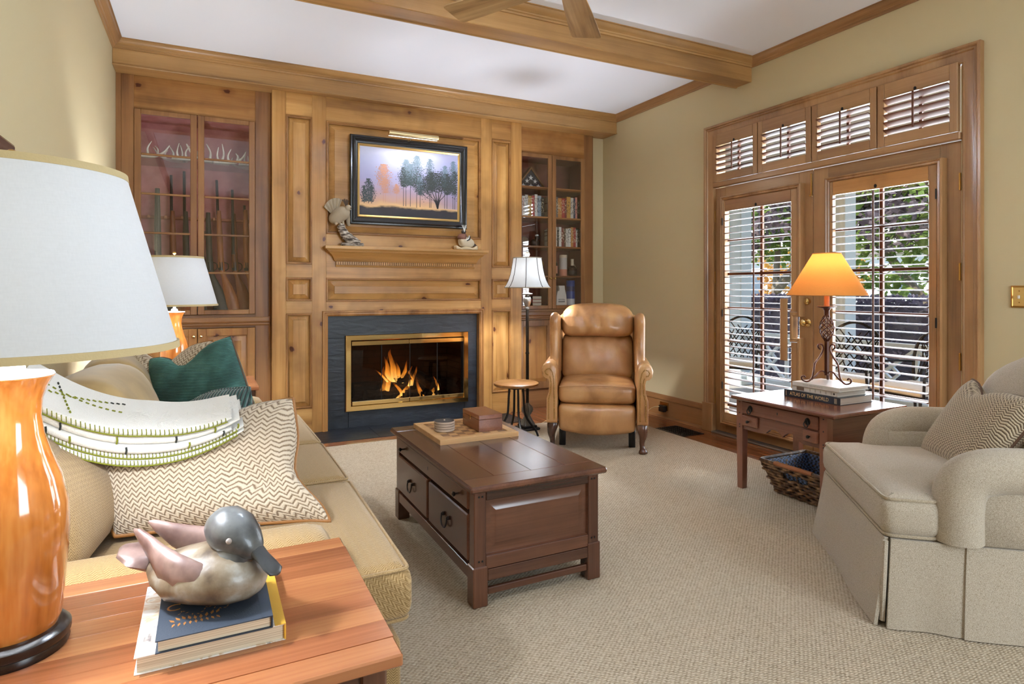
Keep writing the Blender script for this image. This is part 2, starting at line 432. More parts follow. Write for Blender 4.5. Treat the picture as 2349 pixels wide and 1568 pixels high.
# walls
wall_left = struct(MB().box(XL - .12, XL, YF - .12, 6.15, 0, ZC).build('wall_left', WALL))
m = MB(); m.box(XR, XR + .14, 3.925, 6.15, 0, ZC); m.box(XR, XR + .14, YF - .12, 1.995, 0, ZC); m.box(XR, XR + .14, 1.995, 3.925, 2.535, ZC)
wall_right = struct(m.build('wall_right', WALL))
m = MB(); m.box(3.725, XR, YB, YB + .08, 0, 2.9); m.box(XL, XR, 6.03, 6.15, 0, ZC)
struct(m.build('wall_back', WALL))
m = MB()
for a, b, c, d in ((XL, 1.55, 0, ZC), (3.55, XR, 0, ZC), (1.55, 3.55, 0, .75), (1.55, 3.55, 2.55, ZC)):
    m.box(a, b, YF - .12, YF, c, d)
struct(m.build('wall_front', WALL))
for i, x0 in enumerate((1.55,)):
    w = thing(f'window_{i + 2}', None, None); struct(w)
    m = MB(lambda u, v, h: (u, YF - .02 + h, v)); m.frame(x0 - .08, x0 + 2.08, .67, 2.63, [(0, .02), (0, .045), (.08, .045), (.08, -.08)]); m.build('window_frame', OAK['z'], w)
    m = MB(); m.box(x0 + .98, x0 + 1.02, YF - .06, YF - .03, .75, 2.55); m.box(x0, x0 + 2.0, YF - .06, YF - .03, 1.63, 1.67); m.build('muntin', OAK['z'], w)
ceiling = struct(MB().box(XL - .12, XR + .14, YF - .12, 6.15, ZC, ZC + .1).build('ceiling', CEIL))
# ceiling beams with crown moulding
CROWN = [(0, 0), (.012, 0), (.014, .012), (.022, .016), (.026, .024), (.045, .034), (.056, .050), (.060, .060), (.068, .062), (.068, .068), (0, .068)]   # (out, up) from wall foot
def crown_run(m, axis, a0, a1, face, sgn, z0=2.984, m0=0, m1=0):
    """crown along axis; m0/m1: mitre sign at the ends"""
    vs = []; n = len(CROWN); sc = (ZC - z0) / .068
    for a, mm in ((a0, m0), (a1, m1)):
        for o, u in CROWN:
            e = a + mm * o
            vs.append((e, face + sgn * o, z0 + u * sc) if axis == 'x' else (face + sgn * o, e, z0 + u * sc))
    m.add(vs, [tuple(range(n)), tuple(range(2 * n - 1, n - 1, -1))] + [(i, (i + 1) % n, n + (i + 1) % n, n + i) for i in range(n)])
trim1 = struct(thing('trim_1', 'stained wood ceiling beam over the panelled fireplace wall', None)); 
m = MB(); m.box(XL, XR, 5.305, 5.56, 2.863, ZC - .001, .004); m.box(XL, XR, 5.298, 5.306, 2.863, 2.872, .002); m.build('beam', BEAM['x'], trim1)
m = MB(); crown_run(m, 'x', XL, XR, 5.305, -1, m0=1, m1=-1); m.build('crown_moulding', BEAM['x'], trim1)
trim2 = struct(thing('trim_2', 'stained wood ceiling beam crossing the middle of the room', None))
m = MB(); m.box(XL, XR, 3.51, 3.666, 2.872, ZC - .001, .004); m.box(XL, XR, 3.660, 3.676, 2.866, 2.882, .003); m.build('beam', BEAM['x'], trim2)
m = MB(); crown_run(m, 'x', XL, XR, 3.51, -1, m0=1, m1=-1); crown_run(m, 'x', XL, XR, 3.666, 1, m0=1, m1=-1); m.build('crown_moulding', BEAM['x'], trim2)
trim3 = struct(thing('trim_3', None, None)); m = MB(); crown_run(m, 'y', 3.666, 5.305, XR, -1, m0=1, m1=-1); crown_run(m, 'y', YF, 3.51, XR, -1, m0=0, m1=-1); m.build('crown_moulding', OAK['y'], trim3)
trim4 = struct(thing('trim_4', None, None)); m = MB(); crown_run(m, 'y', 3.666, 5.305, XL, 1, m0=1, m1=-1); crown_run(m, 'y', YF, 3.51, XL, 1, m0=0, m1=-1); m.build('crown_moulding', OAK['y'], trim4)
# baseboards
bb = struct(thing('baseboard_right', None, None))
for y0, y1 in ((4.012, YB), (YF, 1.876)):
    MB().prism([(XR, 0), (XR - .016, 0), (XR - .016, .165), (XR - .022, .170), (XR - .024, .195), (XR - .016, .208), (XR - .006, .215), (XR, .215)], 'y', y0, y1) if False else None
    m = MB(); P = [(XR, 0), (XR - .016, 0), (XR - .016, .165), (XR - .024, .170), (XR - .024, .192), (XR - .016, .204), (XR - .008, .215), (XR, .215)]
    m.add([(a, y0, b) for a, b in P] + [(a, y1, b) for a, b in P], [tuple(range(8)), tuple(range(15, 7, -1))] + [(i, (i + 1) % 8, 8 + (i + 1) % 8, 8 + i) for i in range(8)]); m.build('board', CAB['y'], bb)
    m = MB(); P = [(XR - .016, 0), (XR - .034, 0), (XR - .030, .014), (XR - .016, .022)]
    m.add([(a, y0, b) for a, b in P] + [(a, y1, b) for a, b in P], [(0, 1, 2, 3), (7, 6, 5, 4), (0, 1, 5, 4), (1, 2, 6, 5), (2, 3, 7, 6), (3, 0, 4, 7)]); m.build('shoe_moulding', OAK['y'], bb)
struct(MB().box(XL, XL + .018, YF, 5.5, 0, .2, .004).build('baseboard_left', CAB['y']))
# door casing
def casing(m, u0, u1, v0, v1, prof):
    vs = []; n = len(prof)
    for d, h in prof: vs += [(u0 + d, v0, h), (u0 + d, v1 - d, h), (u1 - d, v1 - d, h), (u1 - d, v0, h)]
    m.add(vs, [(i * 4 + k, i * 4 + k + 1, i * 4 + 5 + k, i * 4 + 4 + k) for i in range(n - 1) for k in range(3)])
trim5 = struct(thing('trim_5', 'moulded wood casing around the french doors', None))
m = MB(RW(XR)); casing(m, 1.880, 4.000, 0, 2.612, [(0, 0), (0, .038), (.012, .042), (.018, .040), (.022, .030), (.034, .034), (.040, .024), (.046, .026), (.088, .020), (.092, .026), (.100, .022), (.104, .010), (.104, -.045)]); m.build('casing', OAK['z'], trim5)
for y0, y1 in ((1.868, 1.986), (3.894, 4.014)): MB().box(XR - .046, XR, y0, y1, 0, .245, .004).build('plinth_block', OAK['z'], trim5)
MB().box(3.862, 3.915, 1.985, 3.897, 2.080, 2.124, .006).build('transom_bar', OAK['y'], trim5)
MB().box(3.84, 4.04, 1.986, 3.894, 0, .016, .004).build('threshold', plain('aluminium_sill', srgb(150, 150, 148), .35, .9), trim5)
# french doors
MUNT = [.25, .53, .79, 1.06, 1.345, 1.63]
YA0, YA1, YM = 1.995, 3.905, 2.960
def leaf(n, y0, y1, label):
    d = thing(f'door_{n}', label, None, (3.905, (y0 + y1) / 2, .017)); struct(d)
    x0, x1 = 3.902, 3.946; gz0, gz1 = .19, 1.90; gy0, gy1 = y0 + .115, y1 - .115
    for a, b in ((y0, gy0), (gy1, y1)): MB().box(x0, x1, a, b, .018, 2.078, .003).build('stile', OAK['z'], d)
    for a, b in ((.018, gz0), (gz1, 2.078)): MB().box(x0 + .001, x1 - .001, gy0, gy1, a, b, .002).build('rail', OAK['y'], d)
    ym = (gy0 + gy1) / 2
    MB().box(3.915, 3.94, ym - .012, ym + .012, gz0, gz1, .004).build('muntin', LOUV['z'], d)
    zs = [gz0] + MUNT + [gz1]
    for z in MUNT: MB().box(3.916, 3.939, gy0, gy1, z - .011, z + .011, .004).build('muntin', LOUV['y'], d)
    for i in range(len(zs) - 1):
        for a, b in ((gy0, ym - .012), (ym + .012, gy1)):
            MB().box(3.927, 3.929, a, b, zs[i] + (.011 if i else 0), zs[i + 1] - (.011 if i < len(MUNT) else 0)).build('pane', GLASS, d, smooth=0)
    return d
door1 = leaf(1, YM + .002, YA1, 'left stained wood french door, behind a louvred shutter with a notch for the knob')
door2 = leaf(2, YA0, YM - .002, 'right stained wood french door, behind a louvred shutter next to the wall switch')
def knob(parent, y, z, big):
    k = MB()
    prof = [(.0, .0), (.030, .0), (.031, .004), (.027, .008), (.012, .011), (.010, .030), (.020, .036), (.026, .046), (.025, .058), (.016, .066), (.001, .068)] if big else [(.0, 0), (.026, 0), (.027, .006), (.022, .016), (.012, .020), (.001, .021)]
    vs = []; n = len(prof); sg = 16
    for i in range(sg):
        a = 2 * pi * i / sg
        for r, h in prof: vs.append((3.902 - h, y + max(r, .0005) * cos(a), z + max(r, .0005) * sin(a)))
    k.add(vs, [(i * n + q, (i + 1) % sg * n + q, (i + 1) % sg * n + q + 1, i * n + q + 1) for i in range(sg) for q in range(n - 1)])
    k.build('knob' if big else 'deadbolt', BRASS, parent)
knob(door1, 3.005, .975, True); knob(door1, 3.005, 1.130, False)
MB().box(3.892, 3.902, 2.964, 2.976, 1.895, 2.05, .002).box(3.882, 3.902, 2.961, 2.979, 1.886, 1.896, .002).build('slide_bolt', BRASS, door1)
for d, y in ((door1, YA1 - .004), (door2, YA0 + .004)):
    for z in (.28, .80, 1.32, 1.84):
        MB().lathe([(.0, -.05), (.007, -.05), (.007, .05), (0, .05)], 10, (3.893, y, z)).build('hinge', BRASSD, d)
trans = struct(thing('window_1', 'transom window above the french doors', None))
MB().box(3.93, 3.932, YA0, YA1, 2.13, 2.53).build('pane', GLASS, trans, smooth=0)
for y in (2.47, 2.95, 3.43): MB().box(3.915, 3.945, y - .02, y + .02, 2.124, 2.535, .003).build('mullion', OAK['z'], trans)
for y in (2.235, 2.71, 3.19, 3.67): MB().box(3.92, 3.94, y - .01, y + .01, 2.124, 2.535, .003).build('muntin', LOUV['z'], trans)
# shutters
def louver_mesh(w, depth, th, tilt):
    m = MB(); seg = 10; vs = []
    for sy in (-w / 2, w / 2):
        for k in range(seg):
            a = 2 * pi * k / seg; px, pz = depth / 2 * cos(a), th / 2 * sin(a)
            vs.append((px * cos(tilt) - pz * sin(tilt), sy, px * sin(tilt) + pz * cos(tilt)))
    m.add(vs, [tuple(range(seg)), tuple(range(2 * seg - 1, seg - 1, -1))] + [(k, (k + 1) % seg, seg + (k + 1) % seg, seg + k) for k in range(seg)])
    return m
def louvers(parent, xc, y0, y1, z0, z1, n, depth, tilt, mat, skip=None):
    proto = louver_mesh(y1 - y0 - .004, depth, .0075, tilt).build('louver', mat, parent, world=False)
    rl = random.Random(int(y0 * 100))
    for i in range(n):
        o = proto if i == 0 else proto.copy()
        if i: COL.objects.link(o)
        o.location = (xc - parent.location.x, (y0 + y1) / 2 - parent.location.y, lerp(z0, z1, (i + .5) / n) - parent.location.z)
        o.rotation_euler = (0, rl.uniform(-.03, .03), 0)
def shutter(label, oy0, oy1, ly0, ly1, notch):
    s = thing('plantation_shutter', label, 'shutter', (3.875, (oy0 + oy1) / 2, .09), group='tall louvred shutters on the french doors')
    oz0, oz1, lz0, lz1 = .095, 1.990, .196, 1.866
    xf, xb = 3.846, 3.9015
    # outer moulded frame (drawn as four mitred sides, open where the notch is)
    PR = [(0, 0), (0, .050), (.010, .056), (.016, .048), (.026, .052), (.032, .044), (.032, 0)]
    if not notch:
        m = MB(RW(xb)); m.frame(oy0, oy1, oz0, oz1, PR); m.build('frame', OAK['z'], s)
    else:
        m = MB(RW(xb)); y0 = oy0
        path = [(y0, oz0), (y0, .862), (y0 + .062, .862), (y0 + .062, 1.018), (y0, 1.018), (y0, oz1), (oy1, oz1), (oy1, oz0)]
        n = len(path); vs = []
        for d, h in PR:
            for i in range(n):
                p0 = Vector(path[i - 1]); p1 = Vector(path[i]); p2 = Vector(path[(i + 1) % n])
                e1 = (p1 - p0).normalized(); e2 = (p2 - p1).normalized()
                nn = Vector((e1.y, -e1.x)) + Vector((e2.y, -e2.x))
                vs.append((p1.x + nn.x * d, p1.y + nn.y * d, h))
        m.add(vs, [(i * n + k, i * n + (k + 1) % n, (i + 1) * n + (k + 1) % n, (i + 1) * n + k) for i in range(len(PR) - 1) for k in range(n)]); m.build('frame', OAK['z'], s)
    sy0, sy1 = oy0 + .033, oy1 - .033
    if notch:
        for a, b in ((oz0 + .033, .828), (1.052, oz1 - .033)): MB().box(xf + .010, 3.892, sy0, ly0, a, b, .003).build('stile', OAK['z'], s)
        MB().box(3.827, 3.8385, oy0 + .096, ly0 + .072, .690, 1.150, .003).build('notch_board', OAK['z'], s)
    else: MB().box(xf + .010, 3.892, sy0, ly0, oz0 + .033, oz1 - .033, .003).build('stile', OAK['z'], s)
    MB().box(xf + .010, 3.892, ly1, sy1, oz0 + .033, oz1 - .033, .003).build('stile', OAK['z'], s)
    MB().box(xf + .011, 3.891, ly0, ly1, lz1, oz1 - .033, .003).build('rail', PINED['y'] if not notch else CAB['y'], s)
    MB().box(xf + .011, 3.891, ly0, ly1, oz0 + .033, lz0, .003).build('rail', OAK['y'], s)
    louvers(s, 3.868, ly0, ly1, lz0 + .004, lz1 - .002, 32, .058, R(2), LOUV['y'])
    yc = (ly0 + ly1) / 2 + (.0 if notch else .01)
    MB().box(3.829, 3.838, yc - .006, yc + .006, lz0 + .03, lz1 - .012, .002).build('tilt_rod', LOUV['z'], s)
    m = MB(); m.lathe([(0, 0), (.009, 0), (.009, .014), (0, .014)], 10, (0, 0, 0)); 
    m.v = [(xf + .012 - z * .3, yc + x, lz1 + .018 + y * 1.4) for x, y, z in m.v]; m.build('rod_mouse_hole', HOLE, s)
    hy = oy1 - .03 if notch else oy0 + .03
    for z in (.42, 1.02, 1.78): MB().lathe([(.0, -.03), (.005, -.03), (.005, .03), (0, .03)], 8, (xf - .002, hy, z)).build('hinge', IRON, s)
    return s
shutter('tall louvred shutter on the left french door, beside the brass knob', 3.026, 3.800, 3.112, 3.755, True)
shutter('tall louvred shutter on the right french door, behind the orange lamp', 2.072, 2.832, 2.152, 2.777, False)
TW = (YA1 - YA0) / 4
for i, lab in enumerate(('rightmost small transom shutter, its louvres lit warm', 'second transom shutter from the right above the french doors', 'second transom shutter from the left above the french doors', 'leftmost small transom shutter above the french doors')):
    y0 = YA0 + i * TW + .004; y1 = y0 + TW - .008
    s = thing('transom_shutter', lab, 'shutter', (3.88, (y0 + y1) / 2, 2.128), group='small louvred transom shutters')
    for a, b in ((y0, y0 + .043), (y1 - .043, y1)): MB().box(3.866, 3.900, a, b, 2.128, 2.528, .003).build('stile', OAK['z'], s)
    for a, b in ((2.128, 2.192), (2.432, 2.528)): MB().box(3.867, 3.899, y0 + .043, y1 - .043, a, b, .003).build('rail', OAK['y'], s)
    louvers(s, 3.878, y0 + .043, y1 - .043, 2.194, 2.432, 5, .060, R(-14 if i else -24), LOUV['y'])
    yc = (y0 + y1) / 2; MB().box(3.838, 3.846, yc - .006, yc + .006, 2.205, 2.425, .002).build('tilt_rod', LOUV['z'], s)
    m = MB(); m.lathe([(0, 0), (.008, 0), (.008, .012), (0, .012)], 10); m.v = [(3.868 - z * .4, yc + x, 2.444 + y * 1.4) for x, y, z in m.v]; m.build('rod_mouse_hole', HOLE, s)
# switch plate, outlet, floor vent
s = thing('switch_plate', 'brass light switch plate on the tan wall right of the doors', 'light switch', (XR, 1.68, 1.12))
m = MB(RW(XR)); m.frame(1.60, 1.750, 1.120, 1.238, [(0, 0), (0, .006), (.007, .009), (.010, .005), (.2, .005)][:4]); m.build('rim', BRASSD, s)
MB().box(XR - .006, XR - .0005, 1.609, 1.741, 1.129, 1.229, .001).build('plate', plain('satin_brass', srgb(228, 196, 132), .3, .85), s)
for y in (1.712, 1.638):
    MB().box(XR - .018, XR - .006, y - .005, y + .005, 1.168, 1.186, .002).build('toggle', plain('ivory_toggle', srgb(214, 200, 178), .4), s)
    for z in (1.148, 1.209): m = MB(); m.lathe([(.0, 0), (.0035, 0), (.003, .0015), (0, .0015)], 8); m.v = [(XR - .006 - b, y + a, z + c) for a, c, b in m.v]; m.build('screw', BRASSD, s)
s = thing('wall_outlet', 'outlet in the baseboard with a black adapter behind the recliner', 'outlet', (XR - .02, 4.53, .06))
MB().box(XR - .026, XR - .0165, 4.475, 4.59, .075, .150, .003).build('plate', BRASSD, s); MB().box(XR - .066, XR - .026, 4.49, 4.565, .062, .122, .006).build('adapter', BLACK, s)
c = thing('power_cord', 'thin cream cord curling from the baseboard outlet to the floor', 'cord', (3.82, 4.62, 0))
MB().tube(smooth_path([(3.835, 4.55, .108), (3.80, 4.60, .095), (3.78, 4.66, .05), (3.75, 4.74, .012), (3.66, 4.86, .005), (3.50, 4.98, .005), (3.2, 5.02, .005), (2.9, 4.95, .005), (2.7, 4.82, .005)], 5), .0035, 6).build('wire', plain('cream_cord', srgb(202, 178, 130), .5), c)
v = thing('floor_vent', 'black cast iron scrollwork vent grille set in the wood floor', 'vent', (3.64, 4.05, 0))
m = MB()
for i in range(9): m.box(3.535 + i * .023, 3.545 + i * .023, 3.90, 4.20, .0005, .006)
for i in range(11): m.tube([(3.53, 3.90 + i * .028, .004), (3.63, 3.915 + i * .026, .006), (3.735, 3.90 + i * .028, .004)], .004, 4)
m.build('grille', IRON, v)
m = MB(lambda u, w_, h: (u, w_, h)); m.frame(3.515, 3.750, 3.88, 4.22, [(0, .0005), (.0, .005), (.012, .007), (.018, .0005)]); m.build('rim', IRON, v); MB().box(3.52, 3.745, 3.885, 4.215, .0002, .0012).build('duct', HOLE, v)
# rug
def rug_mat():
    m = NT('woven_rug'); co = m.coord(rnd=False); x, y, z = m.sep(co)
    k = 2 * pi / .0165
    row = m.math('SINE', m.math('MULTIPLY', y, k)); cl = m.math('SINE', m.math('ADD', m.math('MULTIPLY', x, k * .8), m.math('MULTIPLY', m.math('SIGN', row), 1.57)))
    nz = m.n('TexNoise', Vector=co, Scale=130.0, Detail=3.0).outputs[0]; big = m.n('TexNoise', Vector=m.n('Mapping', Vector=co, Scale=(1.2, 5, 1)).outputs[0], Scale=1.4, Detail=3.0).outputs[0]
    h = m.math('ADD', m.math('MULTIPLY', m.math('MULTIPLY', m.math('ABSOLUTE', row), m.math('ADD', m.math('MULTIPLY', cl, .5), .5)), .42), m.math('MULTIPLY', nz, .9))
    col = m.ramp(h, [(.22, srgb(124, 109, 90)), (.5, srgb(174, 158, 135)), (.85, srgb(206, 191, 169))])
    col = m.mix(m.math('MULTIPLY', big, .3), col, srgb(160, 144, 121))
    m.set(Base_Color=col, Roughness=.95, Specular_IOR_Level=.05); m.bump(h, .8, .004); return m.mat
rug = tag(MB().box(-.25, 3.49, -1.3, 4.822, .0, .012, .004).build('rug', rug_mat()), 'large woven beige area rug under the seating', 'rug')
# ================================================================== OUTDOORS (seen through the doors)
struct(MB().box(4.05, 6.6, -2, 8.5, -.25, -.03).build('porch_floor', plain('porch_paving', srgb(176, 170, 160), .8)))
m = MB(); m.box(4.05, 6.75, -2.5, 9, 2.85, 2.95); m.box(6.35, 6.55, -2.5, 9, 2.62, 2.85); struct(m.build('added_porch_roof', WHITE))  # unseen roof, added to keep high sun and sky off the doors
g = NT('lawn'); g.set(Base_Color=g.ramp(g.n('TexNoise', Vector=g.coord(rnd=False), Scale=1.3, Detail=4.0).outputs[0], [(.35, srgb(96, 110, 60)), (.65, srgb(150, 146, 132))]), Roughness=.95)
struct(MB().box(6.6, 60, -30, 60, -.5, -.3).build('ground_outside', g.mat))
COLW = plain('porch_white', srgb(214, 226, 230), .55)
for i, (y, lab) in enumerate(((5.86, 'white porch column seen through the left french door'), (4.42, 'white porch column seen through the right french door'))):
    c = thing('porch_column', lab, 'column', (6.3, y, -.03), group='porch columns')
    MB().box(6.2, 6.4, y - .1, y + .1, -.03, 2.62, .01).build('shaft', COLW, c); MB().box(6.175, 6.425, y - .125, y + .125, -.03, .1, .01).build('base', COLW, c); MB().box(6.175, 6.425, y - .125, y + .125, 2.5, 2.62, .01).build('capital', COLW, c)
for (y0, y1, lab) in ((4.545, 5.735, 'white crossed lattice porch railing between the two columns'), (1.6, 4.295, 'white crossed lattice porch railing right of the columns')):
    r = thing('porch_railing', lab, 'railing', (6.3, (y0 + y1) / 2, -.03), group='porch railings')
    for z in (.04, .62): MB().box(6.27, 6.33, y0, y1, z, z + .05, .006).build('rail', COLW, r)
    n = max(1, round((y1 - y0) / .6)); w = (y1 - y0) / n
    for i in range(n):
        a, b = y0 + i * w, y0 + (i + 1) * w
        if i: MB().box(6.28, 6.32, a - .02, a + .02, .09, .62, .004).build('post', COLW, r)
        for (p, q) in (((a, .09), (b, .62)), ((b, .09), (a, .62))): MB().tube([(6.3, p[0], p[1]), (6.3, q[0], q[1])], .02, 4, flat=(.022, .015)).build('diagonal', COLW, r)
        c0 = (a + b) / 2
        for (p, q) in (((c0, .20), (c0 + w * .24, .355)), ((c0 + w * .24, .355), (c0, .51)), ((c0, .51), (c0 - w * .24, .355)), ((c0 - w * .24, .355), (c0, .20))): MB().tube([(6.3, p[0], p[1]), (6.3, q[0], q[1])], .016, 4, flat=(.016, .012)).build('diamond', COLW, r)
def leafmat(name, a, b, c):
    m = NT(name); nz = m.n('TexNoise', Vector=m.coord(rnd=False), Scale=4.5, Detail=3.0).outputs[0]; w = m.n('TexWhiteNoise', Vector=m.n('Mapping', Vector=m.coord(rnd=False), Scale=(9, 9, 9)).outputs[0]).outputs[0]
    f = m.math('ADD', m.math('MULTIPLY', nz, .8), m.math('MULTIPLY', w, .25)); col = m.ramp(f, [(.3, a), (.5, b), (.75, c)])
    m.set(Base_Color=col, Roughness=.55, Specular_IOR_Level=.4)
    tl = m.n('BsdfTranslucent', Color=col); mx = m.n('MixShader', _0=.35, _1=m.b.outputs[0], _2=tl.outputs[0]); m.t.links.new(mx.outputs[0], m.out.inputs[0]); return m.mat
LEAFG = leafmat('maple_leaf', srgb(70, 96, 40), srgb(118, 150, 66), srgb(190, 204, 120)); LEAFP = leafmat('plum_leaf', srgb(66, 58, 66), srgb(104, 92, 98), srgb(170, 150, 150)); LEAFD = leafmat('hedge_leaf', srgb(84, 78, 96), srgb(128, 120, 140), srgb(190, 176, 190)); LEAFY = leafmat('autumn_leaf', srgb(150, 90, 30), srgb(200, 140, 60), srgb(226, 190, 90))
def leaves(blobs, n, size, seed):
    rr = random.Random(seed); m = MB(); wts = [b[3] ** 2 for b in blobs]
    for b in rr.choices(blobs, wts, k=n):
        d = Vector((rr.gauss(0, 1), rr.gauss(0, 1), rr.gauss(0, 1))).normalized() * b[3] * rr.uniform(.55, 1) ; c = Vector(b[:3]) + Vector((d.x, d.y, d.z * .8))
        u = Vector((rr.gauss(0, 1), rr.gauss(0, 1), rr.gauss(0, .6))).normalized(); w = u.cross(Vector((rr.gauss(0, 1), rr.gauss(0, 1), rr.gauss(0, 1)))).normalized(); s = size * rr.uniform(.6, 1.3)
        m.add([c - u * s, c + w * s * .5, c + u * s, c - w * s * .5], [(0, 1, 2, 3)])
    return m
BARK = plain('bark', srgb(150, 138, 120), .9, bump=.4, bscale=30)
def tree(name, label, base, pts, blobs, n, size, mat, seed):
    t = thing(name, label, 'tree', base)
    for p in pts: MB().tube(smooth_path(p, 4), [lerp(.11, .03, i / (4 * (len(p) - 1))) for i in range(4 * (len(p) - 1) + 1)], 7).build('branch', BARK, t)
    o = leaves(blobs, n, size, seed).build('foliage', mat, t, smooth=0); o['kind'] = 'stuff'
rt = random.Random(5)
def cloud(c, sp, k, r): return [(c[0] + rt.gauss(0, sp[0]), c[1] + rt.gauss(0, sp[1]), c[2] + rt.gauss(0, sp[2]), r * rt.uniform(.7, 1.2)) for _ in range(k)]
tree('maple_tree', 'green leafy tree outside the left french door', (10.2, 8.6, -.3), [[(10.2, 8.6, -.3), (10.1, 8.5, 1.2), (9.9, 8.2, 3)], [(10.1, 8.5, 1.2), (10.3, 7.6, 2.2), (10.2, 6.8, 3)]], cloud((9.8, 8.6, 2.6), (.7, 1.1, .7), 16, .75), 5200, .085, LEAFG, 1)
tree('plum_tree', 'purple leaved tree with slanting trunk outside the right french door', (9.6, 4.9, -.3), [[(9.6, 4.9, -.3), (9.6, 5.3, .8), (9.5, 6.0, 1.9), (9.4, 6.8, 3.1)], [(9.6, 5.3, .8), (9.5, 5.0, 1.8), (9.4, 4.4, 3)]], cloud((9.3, 6.1, 2.7), (.6, 1.0, .6), 14, .7), 5200, .075, LEAFP, 2)
tree('maple_tree', 'light green tree far right outside the french doors', (10.4, 4.6, -.3), [[(10.4, 4.6, -.3), (10.4, 4.7, 1.5), (10.2, 4.9, 3.2)]], cloud((10.2, 4.7, 2.8), (.7, .9, .7), 14, .75), 4800, .085, LEAFG, 3)
tree('autumn_tree', 'small orange autumn tree far beyond the porch', (16, 12.5, -.3), [[(16, 12.5, -.3), (16, 12.5, 2)]], cloud((16, 12.3, 1.7), (.5, .9, .35), 8, .6), 1500, .09, LEAFY, 4)
h = thing('hedge', 'dense dark purple clipped hedge beyond the porch railing', 'hedge', (8.4, 6, -.3))
MB().box(8.1, 8.7, 2.6, 10.6, -.3, 1.02, .08).build('core', plain('hedge_core', srgb(84, 80, 92), .9), h)
rr = random.Random(9); m = MB()
for i in range(9000):
    c = Vector((8.07 + rr.random() * .1, rr.uniform(2.6, 10.6), rr.uniform(-.3, 1.1))) if rr.random() < .75 else Vector((rr.uniform(8.0, 8.7), rr.uniform(2.6, 10.6), 1.03 + rr.random() * .1))
    u = Vector((rr.gauss(0, 1), rr.gauss(0, 1), rr.gauss(0, 1))).normalized(); w = u.cross(Vector((rr.random(), rr.random(), 1))).normalized(); s = .04
    m.add([c - u * s, c + w * s * .6, c + u * s, c - w * s * .6], [(0, 1, 2, 3)])
o = m.build('foliage', LEAFD, h, smooth=0); o['kind'] = 'stuff'
b = thing('white_outbuilding', 'pale house far beyond the hedge behind the trees', 'building', (24, 16, -.3))
MB().box(24, 30, 8, 26, -.3, 2.6).build('wall', plain('pale_siding', srgb(236, 236, 236), .7), b)
for i in range(7): MB().box(23.96, 24, 9 + i * 2.4, 9.9 + i * 2.4, .9, 2.0).build('window', plain('dark_pane', srgb(110, 124, 140), .2), b)
MB().box(23.7, 30.3, 7.7, 26.3, 2.6, 3.0).build('roof', plain('house_roof', srgb(150, 140, 134), .8), b)
# patio furniture
def patio_chair(label, loc, rz):
    c = thing('patio_chair', label, 'chair', loc, rz, group='iron patio chairs')
    A = lambda t: (.24 * cos(t), 0.20 + .10, .50 + .34 * max(0, sin(t)))
    pts = [(-.24, .30, .42), (-.25, .30, .62), (-.21, .32, .80), (-.10, .34, .90), (0, .345, .93), (.10, .34, .90), (.21, .32, .80), (.25, .30, .62), (.24, .30, .42)]
    MB().tube(smooth_path(pts, 4), .014, 6).build('back_frame', IRON, c, world=False)
    m = MB()
    for k in range(-4, 5):
        x = k * .075
        for s in (-1, 1): m.tube([(max(-.23, min(.23, x - .17 * s)), .31, .46), (max(-.2, min(.2, x + .13 * s)), .335, .86 - .35 * abs(x))], .006, 4)
    m.build('back_lattice', IRON, c, world=False)
    MB().box(-.25, .25, -.22, .28, .38, .40, .01).build('seat', IRON, c, world=False); MB().rbox(-.24, .24, -.21, .27, .402, .46, .025, 3).build('cushion', plain('outdoor_cushion', srgb(222, 220, 214), .9), c, world=False)
    for sx in (-1, 1):
        MB().tube([(sx * .23, -.20, .38), (sx * .25, -.22, 0)], .012, 6).build('leg', IRON, c, world=False); MB().tube([(sx * .24, .30, .42), (sx * .25, .33, 0)], .012, 6).build('leg', IRON, c, world=False)
        MB().tube(smooth_path([(sx * .25, .30, .62), (sx * .27, .05, .63), (sx * .27, -.18, .60), (sx * .26, -.20, .40)], 3), .011, 6).build('arm', IRON, c, world=False)
patio_chair('black lattice iron patio chair outside the right door, left of the shutter rod', (5.25, 3.66, -.03), R(-70))
patio_chair('black lattice iron patio chair outside the right door, nearest the right stile', (5.2, 3.02, -.03), R(-100))
patio_chair('black lattice iron patio chair low outside the left door', (5.3, 5.0, -.03), R(-60))
# ================================================================== FIREPLACE WALL
PB, PC, XC = 5.385, 5.49, 1.642
wf = struct(thing('wall_fireplace', 'knotty pine panelled chimney breast', None, (XC, PB, 0)))
def board(x0, x1, z0, z1, mat, parent, name, y0=PB, y1=PB + .03, b=.0015): MB().box(x0, x1, y0, y1, z0, z1, b).build(name, mat, parent)
def raised(u0, u1, v0, v1, y, parent, ax, fam=PINE, bev=.036, lip=1.0):
    w, h = u1 - u0, v1 - v0; bev = min(bev, w * .18, h * .25)
    m = MB(FR(y)); i0 = .019 * lip; i1 = i0 + bev
    m.frame(u0, u1, v0, v1, [(i0, -.030), (i0, -.019), (i1, -.004), (i1 + .002, .0)])
    a, b, c, d = u0 + i1 + .002, u1 - i1 - .002, v0 + i1 + .002, v1 - i1 - .002
    m.add([(a, c, 0), (b, c, 0), (b, d, 0), (a, d, 0)], [(0, 1, 2, 3)])
    p = m.build('raised_panel', fam[ax], parent, smooth=20)
    m = MB(FR(y)); m.frame(u0, u1, v0, v1, [(0, -.004), (0, .006 * lip), (.004 * lip, .009 * lip), (.009 * lip, .009 * lip), (.012 * lip, .004), (.016 * lip, .003), (i0, -.014)]); m.build('moulding', PINED[ax] if fam is PINE else CAB[ax], p, smooth=25)
for a, b in ((.485, .593), (.802, .917), (2.362, 2.475), (2.682, 2.800)): board(a, b, 0, 2.863, PINE['z'], wf, 'stile')
